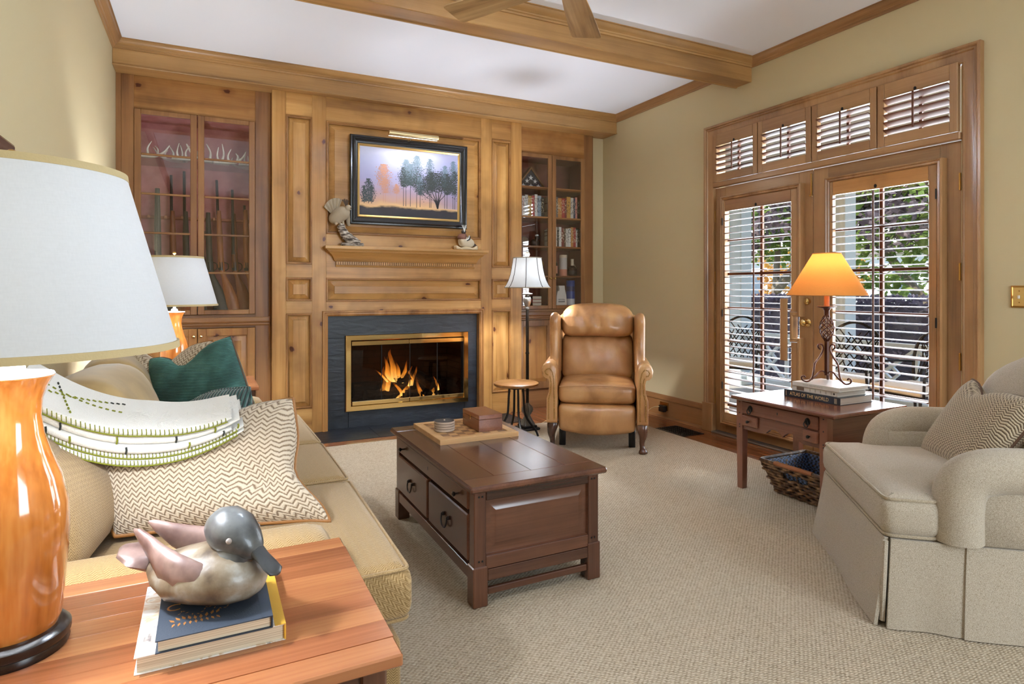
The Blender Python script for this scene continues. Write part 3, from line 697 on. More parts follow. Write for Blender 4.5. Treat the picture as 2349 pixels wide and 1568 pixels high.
for a, b in ((.593, .802), (2.475, 2.682)):
    for c, d in ((2.671, 2.863), (1.316, 1.429), (1.015, 1.119), (0, .215)): board(a, b, c, d, PINE['x'], wf, 'rail')
    raised(a, b, 1.429, 2.671, PB, wf, 'z'); raised(a, b, 1.119, 1.316, PB, wf, 'z'); raised(a, b, .215, 1.015, PB, wf, 'z')
for c, d in ((2.660, 2.863), (1.314, 1.692), (1.022, 1.110)): board(.917, 2.362, c, d, PINE['x'], wf, 'rail')
raised(.917, 2.362, 1.692, 2.660, PB, wf, 'x', bev=.045, lip=1.3); raised(.917, 2.362, 1.110, 1.314, PB, wf, 'x', bev=.05)
m = MB(); m.box(.487, .917, PB + .03, 6.03, 0, 2.863); m.box(2.362, 2.798, PB + .03, 6.03, 0, 2.863); m.box(.917, 2.362, PB + .03, PB + .05, 1.0, 2.863); m.build('carcass', PINED['z'], wf)
m = MB(FR(PB)); casing(m, .886, 2.388, 0, 1.032, [(0, 0), (0, .012), (.006, .016), (.014, .016), (.020, .010), (.030, .012), (.038, .008), (.046, .002), (.046, -.06)]); m.build('opening_moulding', PINED['z'], wf, smooth=25)
# mantel
mt = thing('mantel_shelf', 'pine mantel shelf with dentil moulding above the fireplace', 'mantel', (XC, PB, 1.41))
prof = [(0, 1.410), (.010, 1.410), (.014, 1.426), (.010, 1.428), (.010, 1.456), (.022, 1.457), (.026, 1.468), (.031, 1.469), (.033, 1.478), (.040, 1.495), (.055, 1.515), (.075, 1.530), (.080, 1.537), (.088, 1.538), (.090, 1.548), (.098, 1.549), (.102, 1.558), (.112, 1.559), (.115, 1.563), (.115, 1.582), (.112, 1.5865), (0, 1.5865)]
hb = .634; m = MB(); vs = []
for o, z in prof: vs += [(XC - hb - o, PB, z), (XC - hb - o, PB - o, z), (XC + hb + o, PB - o, z), (XC + hb + o, PB, z)]
m.add(vs, [(i * 4 + k, i * 4 + k + 1, i * 4 + 5 + k, i * 4 + 4 + k) for i in range(len(prof) - 1) for k in range(3)])
m.build('shelf', PINE['x'], mt, smooth=25)
m = MB(); n = 66; 
for i in range(n):
    x = XC - hb - .012 + (2 * hb + .024) * (i + .1) / n; m.box(x, x + .0145, PB - .022, PB - .0095, 1.431, 1.455)
m.build('dentil_band', PINE['x'], mt, smooth=0)
# fireplace
def slate_mat():
    m = NT('slate'); co = m.coord(); n1 = m.n('TexNoise', Vector=m.n('Mapping', Vector=co, Scale=(2, 6, 7), Rotation=(0, .5, 0)).outputs[0], Scale=3.0, Detail=6.0, Distortion=.8).outputs[0]
    m.set(Base_Color=m.ramp(n1, [(.3, srgb(12, 14, 17)), (.7, srgb(30, 34, 42))]), Roughness=.42, Specular_IOR_Level=.45); m.bump(n1, .5, .006); return m.mat
SLATE = slate_mat()
fp = thing('fireplace', 'slate and brass gas fireplace with glass doors', 'fireplace', (XC, 5.44, 0))
FX0, FX1, FZ0, FZ1 = 1.135, 2.195, .185, .775
S0, S1 = .934, 2.342
for a, b, c, d in ((S0, S1, .792, 1.000), (S0, 1.116, 0.002, .791), (2.214, S1, .002, .791), (1.117, 2.213, .002, .165)): MB().box(a + .0007, b - .0007, 5.44, 5.47, c, d - .0007, .001).build('slate_tile', SLATE, fp)
for a, b in ((.62, 1.28), (1.2815, 1.96), (1.9615, 2.64)): MB().box(a, b, 4.985, 5.4395 if a > .9 and b < 2.3 else 5.4395, -.010, .004, .0015).build('hearth_slab', SLATE, fp) if False else None
for a, b in ((.62, 1.28), (1.2815, 1.96), (1.9615, 2.64)): MB().box(a, b, 4.985, 5.384, -.010, .004, .0015).build('hearth_slab', SLATE, fp)
MB().box(S0, S1, 5.384, 5.4395, -.010, .003).build('hearth_slab', SLATE, fp)
def firebrick():
    m = NT('firebox_lining'); b = m.n('TexBrick', Vector=m.coord(rnd=False, rot=(pi / 2, 0, 0)), Color1=srgb(58, 38, 26), Color2=srgb(70, 46, 30), Mortar=srgb(40, 28, 20), Scale=4.0).outputs[0]; m.set(Base_Color=b, Roughness=.9); return m.mat
FB = firebrick(); m = MB()
m.box(1.10, 1.12, 5.47, 5.92, .12, .80); m.box(2.21, 2.23, 5.47, 5.92, .12, .80); m.box(1.10, 2.23, 5.90, 5.93, .12, .80); m.box(1.10, 2.23, 5.47, 5.93, .10, .13); m.box(1.10, 2.23, 5.47, 5.93, .79, .82); m.build('firebox', FB, fp)
m = MB(FR(5.44)); m.frame(1.088, 2.240, .147, .814, [(0, 0), (0, .030), (.004, .034), (.044, .034), (.048, .028), (.048, -.01)]); m.build('brass_frame', BRASS, fp, smooth=20)
for a, b in ((FX0 + .006, XC + .015), (XC + .019, FX1 - .006)):
    MB().box(a, b, 5.404, 5.425, .198, .232, .002).build('door_rail', BRASS, fp); MB().box(a, b, 5.404, 5.425, .722, .760, .002).build('door_rail', BRASS, fp)
for i in range(4):
    a = lerp(FX0 + .006, FX1 - .006, i / 4); b = lerp(FX0 + .006, FX1 - .006, (i + 1) / 4)
    MB().box(a + .0015, b - .0015, 5.412, 5.416, .232, .722).build('glass_door', FIREGLASS, fp, smooth=0)
    if i: MB().box(a - .0025, a + .0025, 5.409, 5.419, .200, .758).build('door_edge', IRON, fp)
MB().box(2.168, FX1 - .002, 5.420, 5.426, .232, .722).build('side_strip', plain('steel_trim', srgb(84, 92, 108), .3, .9), fp)
for i in range(8):
    x = 1.36 + i * .088; MB().box(x, x + .018, 5.50, 5.516, .132, .26, .003).build('grate_bar', IRON, fp)
MB().box(1.32, 2.03, 5.50, 5.52, .150, .168, .003).build('grate_rail', IRON, fp); MB().box(1.32, 2.03, 5.74, 5.76, .150, .168, .003).build('grate_rail', IRON, fp)
m = MB(); rr = random.Random(4)
for i in range(260):
    x = rr.uniform(1.22, 2.12); yv = rr.uniform(5.49, 5.74); r = rr.uniform(.008, .018); m.ball((x, yv, .137 + rr.random() * .012), r, 5, 4)
em = NT('embers'); nz = em.n('TexNoise', Vector=em.coord(rnd=False), Scale=30.0, Detail=2.0).outputs[0]; em.set(Base_Color=srgb(26, 18, 14), Roughness=.9, Emission_Color=srgb(255, 110, 40), Emission_Strength=em.math('MULTIPLY', em.n('MapRange', Value=nz, From_Min=.55, From_Max=.7).outputs[0], 1.3))
o = m.build('embers', em.mat, fp); o['kind'] = 'stuff'
lm = NT('charred_log'); n1 = lm.n('TexNoise', Vector=lm.coord(scale=(4, 14, 14)), Scale=2.0, Detail=5.0).outputs[0]; lm.set(Base_Color=lm.ramp(n1, [(.35, srgb(16, 12, 10)), (.6, srgb(48, 38, 30)), (.8, srgb(104, 88, 68))]), Roughness=.95); lm.bump(n1, .9, .012)
for (p, q, r, lab) in (((1.22, 5.76, .27), (2.12, 5.76, .29), .075, 'long back log lying behind the flames'), ((1.30, 5.60, .235), (1.62, 5.63, .24), .055, 'dark round log end at left front of the fire'), ((1.44, 5.66, .30), (1.72, 5.58, .40), .045, 'charred log leaning up to the right over the left flames'), ((1.93, 5.54, .30), (1.74, 5.70, .45), .050, 'charred split log leaning steeply at right of the fire'), ((1.66, 5.58, .22), (2.00, 5.62, .23), .052, 'low charred log at right front of the fire')):
    o = thing('fire_log', lab, 'log', (p[0], p[1], p[2] - r)); P = [Vector(p).lerp(Vector(q), i / 6) for i in range(7)]
    m = MB(); m.tube([v + Vector((0, sin(i * 1.7) * .006, cos(i * 2.1) * .007)) for i, v in enumerate(P)], [r * (1 + .08 * sin(i * 2.3)) for i in range(7)], 10); m.build('log', lm.mat, o)
fl = NT('flame'); zz = fl.sep(fl.coord(kind='Generated', rnd=False))[2]; cs = fl.n('TexNoise', Vector=fl.coord(rnd=True, scale=(22, 22, 5)), Scale=1.0, Detail=2.0).outputs[0]
lw = fl.n('LayerWeight', Blend=.35).outputs['Facing']
fl.t.nodes.remove(fl.b); ec = fl.ramp(zz, [(0, srgb(255, 214, 120)), (.4, srgb(255, 166, 56)), (1, srgb(214, 96, 22))]); es = fl.math('MULTIPLY', fl.math('SUBTRACT', 1.5, zz), .8)
e1 = fl.n('Emission', Color=ec, Strength=es); tr = fl.n('BsdfTransparent')
fac = fl.math('MULTIPLY', fl.math('SUBTRACT', 1.0, lw), fl.math('MULTIPLY', fl.n('MapRange', Value=cs, From_Min=.3, From_Max=.62).outputs[0], fl.math('SUBTRACT', 1.15, zz)), clamp=True)
mx = fl.n('MixShader', _0=fac, _1=tr.outputs[0], _2=e1.outputs[0]); fl.t.links.new(mx.outputs[0], fl.out.inputs[0])
fire = thing('gas_fire', 'orange flames burning among the logs in the fireplace', 'fire', (XC, 5.62, .14))
for base, pts, w in (((1.43, .155), [(0, 0), (.02, .10), (.05, .20), (.03, .30), (.045, .36)], .030), ((1.47, .20), [(0, 0), (.03, .08), (.045, .20), (.025, .31), (.035, .40)], .026), ((1.55, .36), [(0, 0), (-.05, .07), (-.055, .15), (-.085, .24)], .034), ((1.58, .35), [(0, 0), (-.02, .08), (-.03, .17), (-.06, .27), (-.05, .31)], .032), ((1.60, .35), [(0, 0), (.0, .06), (.0, .13), (-.02, .20)], .034), ((1.64, .34), [(0, 0), (.01, .06), (.03, .12), (.045, .21)], .028), ((1.58, .19), [(0, 0), (.05, .05), (.03, .10), (-.02, .16), (.0, .21)], .022), ((1.63, .22), [(0, 0), (.04, .05), (.09, .11), (.12, .14)], .026), ((1.70, .31), [(0, 0), (.02, .06), (.0, .12), (.03, .19)], .022), ((1.73, .31), [(0, 0), (.01, .06), (.04, .13), (.05, .18)], .018), ((1.845, .15), [(0, 0), (-.03, .08), (-.06, .16), (-.075, .24)], .026), ((1.83, .15), [(0, 0), (.0, .07), (-.04, .15), (-.05, .20)], .024), ((1.95, .19), [(0, 0), (-.01, .06), (-.02, .10), (-.015, .15)], .030), ((1.99, .25), [(0, 0), (-.01, .05), (-.03, .10), (-.05, .14)], .014), ((1.50, .36), [(0, 0), (-.04, .05), (-.09, .10), (-.13, .13)], .014)):
    P = smooth_path([(base[0] + a, 5.57 + .02 * sin(base[0] * 40), base[1] + b) for a, b in pts], 5); n = len(P); m = MB()
    rings = []
    for i, p in enumerate(P):
        t = i / (n - 1); r = w * (sin(pi * min(1, t * .8 + .18)) ** .8) * (1 - t) ** .35 + .001
        rings.append([(p.x + r * cos(2 * pi * k / 8), p.y + r * .45 * sin(2 * pi * k / 8), p.z) for k in range(8)])
    m.loft(rings); m.build('flame', fl.mat, fire, smooth=180)
light('fire_light', 'POINT', (1.64, 5.60, .36), (0, 0, 0), 2.0, (1, .5, .18), shadow_soft_size=.1)
# ================================================================== CABINETS
lin = NT('red_felt'); nz = lin.n('TexNoise', Vector=lin.coord(rnd=False), Scale=8.0, Detail=3.0).outputs[0]; lin.set(Base_Color=lin.ramp(nz, [(.3, srgb(184, 116, 118)), (.7, srgb(210, 148, 148))]), Roughness=.95, Specular_IOR_Level=.1)
LIN = lin.mat
lin2 = NT('rust_felt'); lin2.set(Base_Color=srgb(136, 84, 74), Roughness=.95, Specular_IOR_Level=.1); LIN2 = lin2.mat
ROWS = [1.051, 1.349, 1.655, 1.957, 2.261, 2.567]
def cab_knob(parent, x, z, y=5.476):
    m = MB(); m.lathe([(0, 0), (.006, 0), (.005, .008), (.010, .013), (.012, .019), (.009, .025), (0, .027)], 10); m.v = [(x + a, y - c, z + b) for a, b, c in m.v]; m.build('knob', BRASS, parent)
def cabinet(name, label, x0, x1, dx, lining, lowfam):
    """dx = (door1 x0, door1 x1, door2 x0, door2 x1)"""
    c = thing(name, label, 'cabinet', ((x0 + x1) / 2, PC, 0)); F = PC
    for a, b in ((x0, dx[0] - .002), (dx[3] + .002, x1)): MB().box(a, b, F, F + .025, 0, 2.863, .002).build('stile', CAB['z'], c)
    MB().box(dx[0] - .002, dx[3] + .002, F + .001, F + .026, 2.607, 2.863, .0015).build('top_panel', PINED['x'], c)
    MB().box(dx[0] - .002, dx[3] + .002, F + .001, F + .025, .905, 1.011, .001).build('rail', CAB['x'], c)
    MB().box(dx[0] - .002, dx[3] + .002, F + .001, F + .025, 0, .195, .001).build('plinth', lowfam['x'], c)
    m = MB(); P = [(0, .918), (.014, .918), (.020, .930), (.020, .940), (.028, .944), (.034, .956), (.034, .984), (.030, .990), (0, .990)]
    n = len(P); m.add([(x0 + .004, F - o, z) for o, z in P] + [(x1 - .008, F - o, z) for o, z in P], [tuple(range(n)), tuple(range(2 * n - 1, n - 1, -1))] + [(i, (i + 1) % n, n + (i + 1) % n, n + i) for i in range(n)]); m.build('ledge', CAB['x'], c, smooth=25)
    # interior
    m = MB(); m.box(x0 + .01, x1 - .01, 5.90, 5.915, 1.0, 2.60); m.box(x0 + .01, x0 + .03, F + .026, 5.90, 1.0, 2.60); m.box(x1 - .03, x1 - .01, F + .026, 5.90, 1.0, 2.60); m.box(x0 + .01, x1 - .01, F + .026, 5.90, 2.60, 2.615); m.build('lining', lining, c)
    MB().box(x0 + .01, x1 - .01, F + .026, 5.90, 1.02, 1.045).build('floor_board', CAB['x'], c)
    m = MB(); m.box(x0 + .01, x1 - .01, F + .026, 5.90, 0, .9); m.build('lower_carcass', CAB['z'], c)
    for k in range(2):
        a, b = dx[2 * k], dx[2 * k + 1]; z0, z1 = 1.014, 2.604; st, tp, bt = .046, .037, .037
        d = MB().box(a, a + st, F - .016, F + .006, z0, z1, .003).box(b - st, b, F - .016, F + .006, z0, z1, .003).box(a + st, b - st, F - .016, F + .006, z1 - tp, z1, .003).box(a + st, b - st, F - .016, F + .006, z0, z0 + bt, .003).build('door', CAB['z'], c)
        for z in ROWS[1:-1]: MB().box(a + st, b - st, F - .013, F + .003, z - .008, z + .008, .003).build('muntin', CAB['x'], d)
        for i in range(5): MB().box(a + st, b - st, F - .006, F - .003, ROWS[i] + (.008 if i else 0), ROWS[i + 1] - (.008 if i < 4 else 0)).build('pane', CABGLASS, d, smooth=0)
        # lower door
        e = MB().box(a, b, F - .004, F + .001, .200, .902).box(a, a + .06, F - .018, F - .003, .200, .902, .003).box(b - .06, b, F - .018, F - .003, .200, .902, .003).box(a + .06, b - .06, F - .018, F - .003, .842, .902, .003).box(a + .06, b - .06, F - .018, F - .003, .200, .265, .003).build('lower_door', lowfam['z'], c)
        m = MB(FR(F - .010)); u0, u1, v0, v1 = a + .06, b - .06, .265, .842
        m.frame(u0, u1, v0, v1, [(.006, -.006), (.012, -.004), (.045, .004)]); m.add([(u0 + .045, v0 + .045, .004), (u1 - .045, v0 + .045, .004), (u1 - .045, v1 - .045, .004), (u0 + .045, v1 - .045, .004)], [(0, 1, 2, 3)]); m.build('raised_panel', PINED['z'], e, smooth=20)
        kx = b - .023 if k == 0 else a + .023
        cab_knob(e, kx, .842, F - .018)
        cab_knob(d, kx, 1.33, F - .016)
    return c
cabL = cabinet('gun_cabinet', 'built-in pine cabinet left of the fireplace holding rifles and antlers', XL + .036, .4845, (-.494, -.066, -.060, .362), LIN, PINED)
MB().box(XL + .001, XL + .036, PC + .004, PC + .02, 0, 2.863).build('filler_strip', CAB['z'], cabL)
cabR = cabinet('bookcase_cabinet', 'built-in pine cabinet right of the fireplace holding books and bottles', 2.801, 3.712, (2.808, 3.203, 3.208, 3.606), LIN2, CAB)
MB().box(3.7125, 3.724, PC + .004, 6.0, 0, 2.863).build('side_panel', CAB['z'], cabR)
SHELFG = glass_mat('shelf_glass', (.9, .95, .93, 1), .06)
MB().box(-.55, .455, 5.545, 5.895, 2.243, 2.2515, .001).build('glass_shelf', SHELFG, cabL)
m = MB(); m.box(-.55, .455, 5.80, 5.86, 1.80, 1.822, .003); m.build('rack_rail', plain('felt_rail', srgb(164, 98, 78), .9), cabL)
m = MB()
for x in (-.42, -.30, -.18, -.02, .06, .20, .30, .40): m.box(x - .010, x + .010, 5.765, 5.815, 1.80, 1.825, .004)
m.build('rack_pegs', plain('peg_wood', srgb(178, 118, 88), .6), cabL)
for z in ROWS[1:-1]: MB().box(2.832, 3.681, 5.53, 5.895, z - .009, z + .004, .001).build('shelf', CAB['x'], cabR)
# rifles
GW = wood('gunstock_walnut', srgb(70, 34, 20), srgb(126, 70, 42), srgb(164, 98, 60), axis='z', rough=.22, coat=.5); GW2 = wood('gunstock_light', srgb(120, 66, 36), srgb(168, 102, 60), srgb(196, 130, 84), axis='z', rough=.22, coat=.5)
BLUE = plain('blued_steel', srgb(24, 22, 22), .3, .2); SYN = plain('synthetic_stock', srgb(66, 64, 60), .5)
def rifle(label, xb, top, lean, wood_, dbl=False, scope=False, fore=.42, sy=5.74):
    g = thing('hunting_rifle', label, 'rifle', (xb, sy, 1.046), group='long guns standing in the cabinet')
    H = top - 1.046
    def P(x, z, y=0): return (xb + x + lean * z, sy + .10 * z / 1.1 + y - .03, 1.046 + z)
    # stock: flat tapered loft from butt to grip
    sec = [(0.085, 0.0, .064, .022), (.080, .02, .062, .020), (.062, .12, .050, .019), (.042, .20, .038, .017), (.022, .265, .024, .015), (.008, .31, .022, .014), (.0, .36, .028, .016), (-.002, .44, .026, .017)]
    rings = []
    for cx, z, w, t in sec: rings.append([P(cx + w * cos(2 * pi * k / 12), z, t * sin(2 * pi * k / 12)) for k in range(12)])
    m = MB(); m.loft(rings); m.build('stock', wood_, g, smooth=60)
    m = MB(); m.tube([P(-.002, .40), P(-.004, .40 + fore * .5), P(-.004, .40 + fore)], [.026, .025, .017], 10); m.build('forend', wood_, g, smooth=60)
    m = MB(); m.loft([[P(cx + w * cos(2 * pi * k / 8 + .39), z, .017 * sin(2 * pi * k / 8 + .39)) for k in range(8)] for cx, z, w in ((.0, .33, .020), (0, .34, .026), (-.002, .47, .024), (-.003, .49, .018))]); m.build('receiver', BLUE, g)
    m = MB(); m.tube(smooth_path([P(.022, .40), P(.052, .385), P(.052, .345), P(.020, .325)], 4), .004, 6); m.build('trigger_guard', BLUE, g)
    m = MB(); m.tube([P(-.012, .47), P(-.012, H)], [.0125, .0105], 10)
    if dbl: m.tube([P(-.012, .47, -.02), P(-.012, H, -.02)], [.0125, .0105], 10)
    m.build('barrel', BLUE, g, smooth=60)
    if scope:
        m = MB(); m.tube([P(-.048, .38), P(-.048, .42), P(-.048, .46), P(-.048, .58), P(-.048, .62), P(-.048, .66)], [.018, .018, .012, .012, .020, .020], 10); m.build('scope', BLUE, g)
rifle('walnut shotgun standing at the right end of the gun rack', .318, 1.945, -.01, GW2, fore=.46)
rifle('tall dark double barrelled gun, second from right in the cabinet', .225, 2.072, -.012, GW, dbl=True)
rifle('rifle with bright steel barrel just right of the cabinet door gap', .125, 2.150, -.03, GW2, fore=.44)
rifle('short scoped gun half hidden by the far lamp, right cabinet door', .035, 1.70, -.02, SYN, scope=True)
rifle('long barrelled gun beside the gap, left cabinet door', -.140, 2.205, -.012, SYN)
rifle('slim barrelled wooden gun in the middle of the left cabinet door', -.235, 2.165, -.012, GW)
rifle('thick grey gun nearest the left wall in the cabinet', -.345, 2.00, -.01, SYN, dbl=True, fore=.6)
BONE = NT('antler_bone'); nz = BONE.n('TexNoise', Vector=BONE.coord(), Scale=14.0, Detail=3.0).outputs[0]; BONE.set(Base_Color=BONE.ramp(nz, [(.3, srgb(226, 214, 194)), (.6, srgb(250, 246, 238))]), Roughness=.55)
def antler(label, x, y, flip, rot, s=1.0):
    s *= 1.2
    a = thing('deer_antler', label, 'antler', (x, y, 2.252), rot, group='shed antlers on the glass shelf')
    f = lambda pts: [(flip * px * s, py * s, pz * s) for px, py, pz in pts]
    m = MB(); m.tube(smooth_path(f([(-.10, 0, .016), (-.05, .02, .018), (.03, .03, .026), (.08, .02, .055), (.11, .0, .10)]), 4), [lerp(.014, .003, (i / 16) ** 1.6) * s for i in range(17)], 7); m.build('main_beam', BONE.mat, a, world=False, smooth=80)
    for p in ([(-.06, .01, .018), (-.075, 0, .06), (-.065, -.01, .12)], [(-.005, .02, .02), (-.01, .02, .07), (.012, .01, .115)], [(.045, .03, .03), (.05, .04, .07), (.035, .05, .095)]):
        m = MB(); m.tube(smooth_path(f(p), 4), [lerp(.0095, .002, i / 8) * s for i in range(9)], 6); m.build('tine', BONE.mat, a, world=False, smooth=80)
for i, (x, y, fl_, rt_, sc_, lab) in enumerate(((-.40, 5.62, 1, .2, 1.05, 'white antler at the far left of the glass shelf'), (-.26, 5.72, -1, -.3, 1.0, 'branching white antler centred in the left glass door'), (-.13, 5.62, 1, .4, .95, 'small antler just left of the door gap'), (.02, 5.66, -1, .1, 1.25, 'tallest curved antler just right of the door gap'), (.17, 5.62, 1, -.2, 1.0, 'antler pointing right in the middle of the right glass door'), (.26, 5.75, -1, .5, .85, 'thin antler lying behind the others in the right glass door'), (.36, 5.64, 1, .1, .8, 'small forked antler at the right end of the glass shelf'))): antler(lab, x, y, fl_, rt_, sc_)
# bookcase contents
def hexc(h): return srgb(int(h[0:2], 16), int(h[2:4], 16), int(h[4:6], 16))
_bm = {}
def bookcol(h):
    if h not in _bm:
        m = NT('spine_' + h); z = m.sep(m.coord(rnd=False))[2]; x = m.sep(m.coord(rnd=False))[0]
        nz = m.n('TexNoise', Vector=m.coord(scale=(120, 1, 60)), Scale=1.0, Detail=1.0).outputs[0]
        inb = m.math('MULTIPLY', m.math('LESS_THAN', m.math('ABSOLUTE', m.math('SUBTRACT', z, .13)), .075), m.math('GREATER_THAN', nz, .57))
        c = hexc(h); lum = sum(c[:3]); ink = srgb(40, 34, 34) if lum > .9 else srgb(222, 208, 176)
        m.set(Base_Color=m.mix(m.math('MULTIPLY', inb, .75), c, ink), Roughness=.5); _bm[h] = m.mat
    return _bm[h]
def shelf_book(x, w, h, z, colr, lab, grp, y=5.575, d=.16):
    o = thing('shelf_book', lab, 'book', (x + w / 2, y, z), group=grp)
    m = MB(); m.box(x + .0006, x + .0026, y, y + d, z, z + h); m.box(x + w - .0026, x + w - .0006, y, y + d, z, z + h); m.box(x + .0006, x + w - .0006, y - .001, y + .002, z, z + h, .0005); m.build('cover', bookcol(colr), o, smooth=0)
    MB().box(x + .0026, x + w - .0026, y + .002, y + d - .004, z + .003, z + h - .004).build('pages', PAPER, o, smooth=0)
    return o
names = {'1c1c1e': 'black', 'e8e6e0': 'white', 'd8d4cc': 'pale grey', 'b8923e': 'mustard', 'b23a34': 'red', '9fb0bd': 'grey blue', '5c4630': 'brown', '2c3a5c': 'navy', 'c98a44': 'orange tan', '7a2c2a': 'maroon', 'd8c8a0': 'cream', '6a6a6c': 'grey', 'd2a24a': 'yellow', 'e9a090': 'salmon'}
def row(x0, x1, z, spec, where, grp, base_h):
    tot = sum(w for _, w in spec); x = x0; rb = random.Random(int(z * 100 + x0 * 10))
    for i, (c, w) in enumerate(spec):
        ww = w / tot * (x1 - x0); nb = names[spec[i - 1][0]] if i else None
        ords = ['first', 'second', 'third', 'fourth', 'fifth', 'sixth', 'seventh', 'eighth', 'ninth', 'tenth', 'eleventh', 'twelfth'][i]
        o = shelf_book(x, ww, base_h * rb.uniform(.88, 1.0), z, c, f'{names[c]} spined book, {ords} from the left {where}', grp)
        if where.startswith('on the upper shelf, left') and i == 2:
            text('McCALL', 'spine_title', .022, plain('red_ink', srgb(190, 40, 40), .5), o, basis((x + ww / 2, 5.5735, z + .13), (0, 0, -1), (1, 0, 0)), .0002, width=.13)
        x += ww
row(2.84, 3.165, 1.961, [('1c1c1e', 3), ('6a6a6c', 2), ('e8e6e0', 4), ('d8d4cc', 3), ('b8923e', 4), ('b23a34', 3), ('e8e6e0', 3), ('9fb0bd', 4), ('1c1c1e', 3)], 'on the upper shelf, left glass door', 'books on the upper bookcase shelf', .245)
row(3.26, 3.60, 1.961, [('d8d4cc', 2), ('6a6a6c', 4), ('c98a44', 4), ('b23a34', 3), ('7a2c2a', 2), ('d2a24a', 4), ('d8d4cc', 3), ('2c3a5c', 2), ('e9a090', 2), ('1c1c1e', 2)], 'on the upper shelf, right glass door', 'books on the upper bookcase shelf', .245)
row(3.26, 3.60, 1.659, [('e8e6e0', 3), ('d8d4cc', 3), ('1c1c1e', 2), ('e8e6e0', 3), ('7a2c2a', 3), ('5c4630', 2), ('d8d4cc', 3), ('e8e6e0', 3), ('c98a44', 3), ('b23a34', 3), ('e8e6e0', 2), ('1c1c1e', 2)], 'on the middle shelf, right glass door', 'books on the middle bookcase shelf', .225)
shelf_book(2.842, .02, .21, 1.659, 'e8e6e0', 'lone white book at the left end of the middle shelf', 'books on the middle bookcase shelf')
f = thing('flag_case', 'triangular wooden case holding a folded blue flag with white stars', 'flag case', (3.045, 5.66, 2.265))
tri = lambda i: [(2.86 + i * 1.0, 2.266 + i * .62), (3.23 - i * 1.0, 2.266 + i * .62), (3.045, 2.500 - i * .9)]
m = MB(); A, B = tri(0), tri(.028)
for yv in (5.63, 5.70): m.add([(x, yv, z) for x, z in A + B], [(0, 1, 4, 3), (1, 2, 5, 4), (2, 0, 3, 5)])
m.add([(x, yv, z) for yv in (5.63, 5.70) for x, z in A], [(0, 1, 4, 3), (1, 2, 5, 4), (2, 0, 3, 5)]); m.add([(x, yv, z) for yv in (5.63, 5.70) for x, z in B], [(0, 1, 4, 3), (1, 2, 5, 4), (2, 0, 3, 5)]); m.build('frame', CAB['x'], f, smooth=0)
MB().prism(B, 'y', 5.645, 5.69).build('flag', plain('flag_cloth', srgb(44, 50, 62), .9), f, smooth=0)
for sx, sz, r in ((3.045, 2.385, .030), (2.985, 2.355, .0), (2.955, 2.300, .026), (3.045, 2.297, .026), (3.135, 2.300, .026), (3.000, 2.350, .026), (3.095, 2.350, .026)):
    if r:
        m = MB(); m.prism([(sx + (r if k % 2 == 0 else r * .4) * sin(pi * k / 5), sz + (r if k % 2 == 0 else r * .4) * cos(pi * k / 5)) for k in range(10)], 'y', 5.642, 5.6455); m.build('star', WHITE, f, smooth=0)
def bottle(name, label, cat, x, y, z, prof, mat, parts=()):
    o = thing(name, label, cat, (x, y, z)); MB().lathe(prof, 16, (x, y, z)).build('body', mat, o, smooth=40)
    for nm, pr, mt_ in parts: MB().lathe(pr, 16, (x, y, z)).build(nm, mt_, o, smooth=40)
    return o
z = 1.354
AMBER = plain('amber_glass', srgb(54, 26, 16), .08, 0, .6); DARKG = plain('dark_bottle', srgb(22, 20, 20), .1, 0, .6); LABELC = plain('cream_label', srgb(214, 200, 176), .7); GREYL = plain('grey_canister', srgb(196, 190, 184), .5); PINKL = plain('pink_label', srgb(206, 140, 116), .6)
bottle('whisky_bottle', 'dark bottle with stag stopper beside the cream canister', 'bottle', 3.315, 5.62, z, [(0, 0), (.034, 0), (.036, .004), (.036, .13), (.030, .15), (.014, .168), (.013, .20), (0, .20)], DARKG, [('stopper', [(0, .20), (.018, .20), (.02, .212), (.006, .22), (.012, .238), (0, .245)], plain('ivory_stopper', srgb(220, 206, 176), .5)), ('label', [(.0365, .03), (.0368, .031), (.0368, .11), (.0365, .111)], PINKL)])
bottle('bottle_canister', 'tall cream cylindrical canister between two dark bottles', 'canister', 3.425, 5.62, z, [(0, 0), (.043, 0), (.043, .225), (.041, .229), (0, .229)], GREYL, [('band', [(.0432, .002), (.0436, .003), (.0436, .075), (.0432, .076)], PINKL), ('lid', [(.0434, .20), (.0442, .201), (.0442, .229), (.04, .231), (0, .231)], LABELC)])
bottle('square_bottle', 'squat dark brown bottle with pale neck right of the canister', 'bottle', 3.535, 5.61, z, [(0, 0), (.044, 0), (.048, .01), (.047, .07), (.040, .095), (.018, .115), (.015, .165), (0, .165)], AMBER, [('neck_wrap', [(.0155, .12), (.0185, .118), (.0165, .168), (.018, .188), (0, .19)], LABELC), ('label', [(.0478, .02), (.0486, .021), (.0484, .062), (.0474, .063)], plain('black_label', srgb(36, 30, 28), .6))])
o = thing('ivory_shell', 'pale shell shaped ornament behind the squat bottle', 'ornament', (3.605, 5.70, z)); MB().ball((3.605, 5.70, z + .09), .04, 10, 7, (1, .5, 1.3)).build('shell', LABELC, o); MB().lathe([(0, 0), (.025, 0), (.012, .02), (.008, .05), (0, .06)], 10, (3.605, 5.70, z)).build('stand', LABELC, o)
z = 1.0455
o = thing('gift_bag', 'white paper bottle bag with black lettering on the bottom shelf', 'bag', (3.385, 5.62, z)); m = MB(); m.loft([[(3.385 + sx * w, 5.62 + sy * .035, z + h) for sx, sy in ((-1, -1), (1, -1), (1, 1), (-1, 1))] for w, h in ((.062, 0), (.064, .01), (.060, .10), (.042, .17), (.038, .21))]); m.build('bag', plain('white_paper', srgb(226, 222, 214), .8), o, smooth=0)
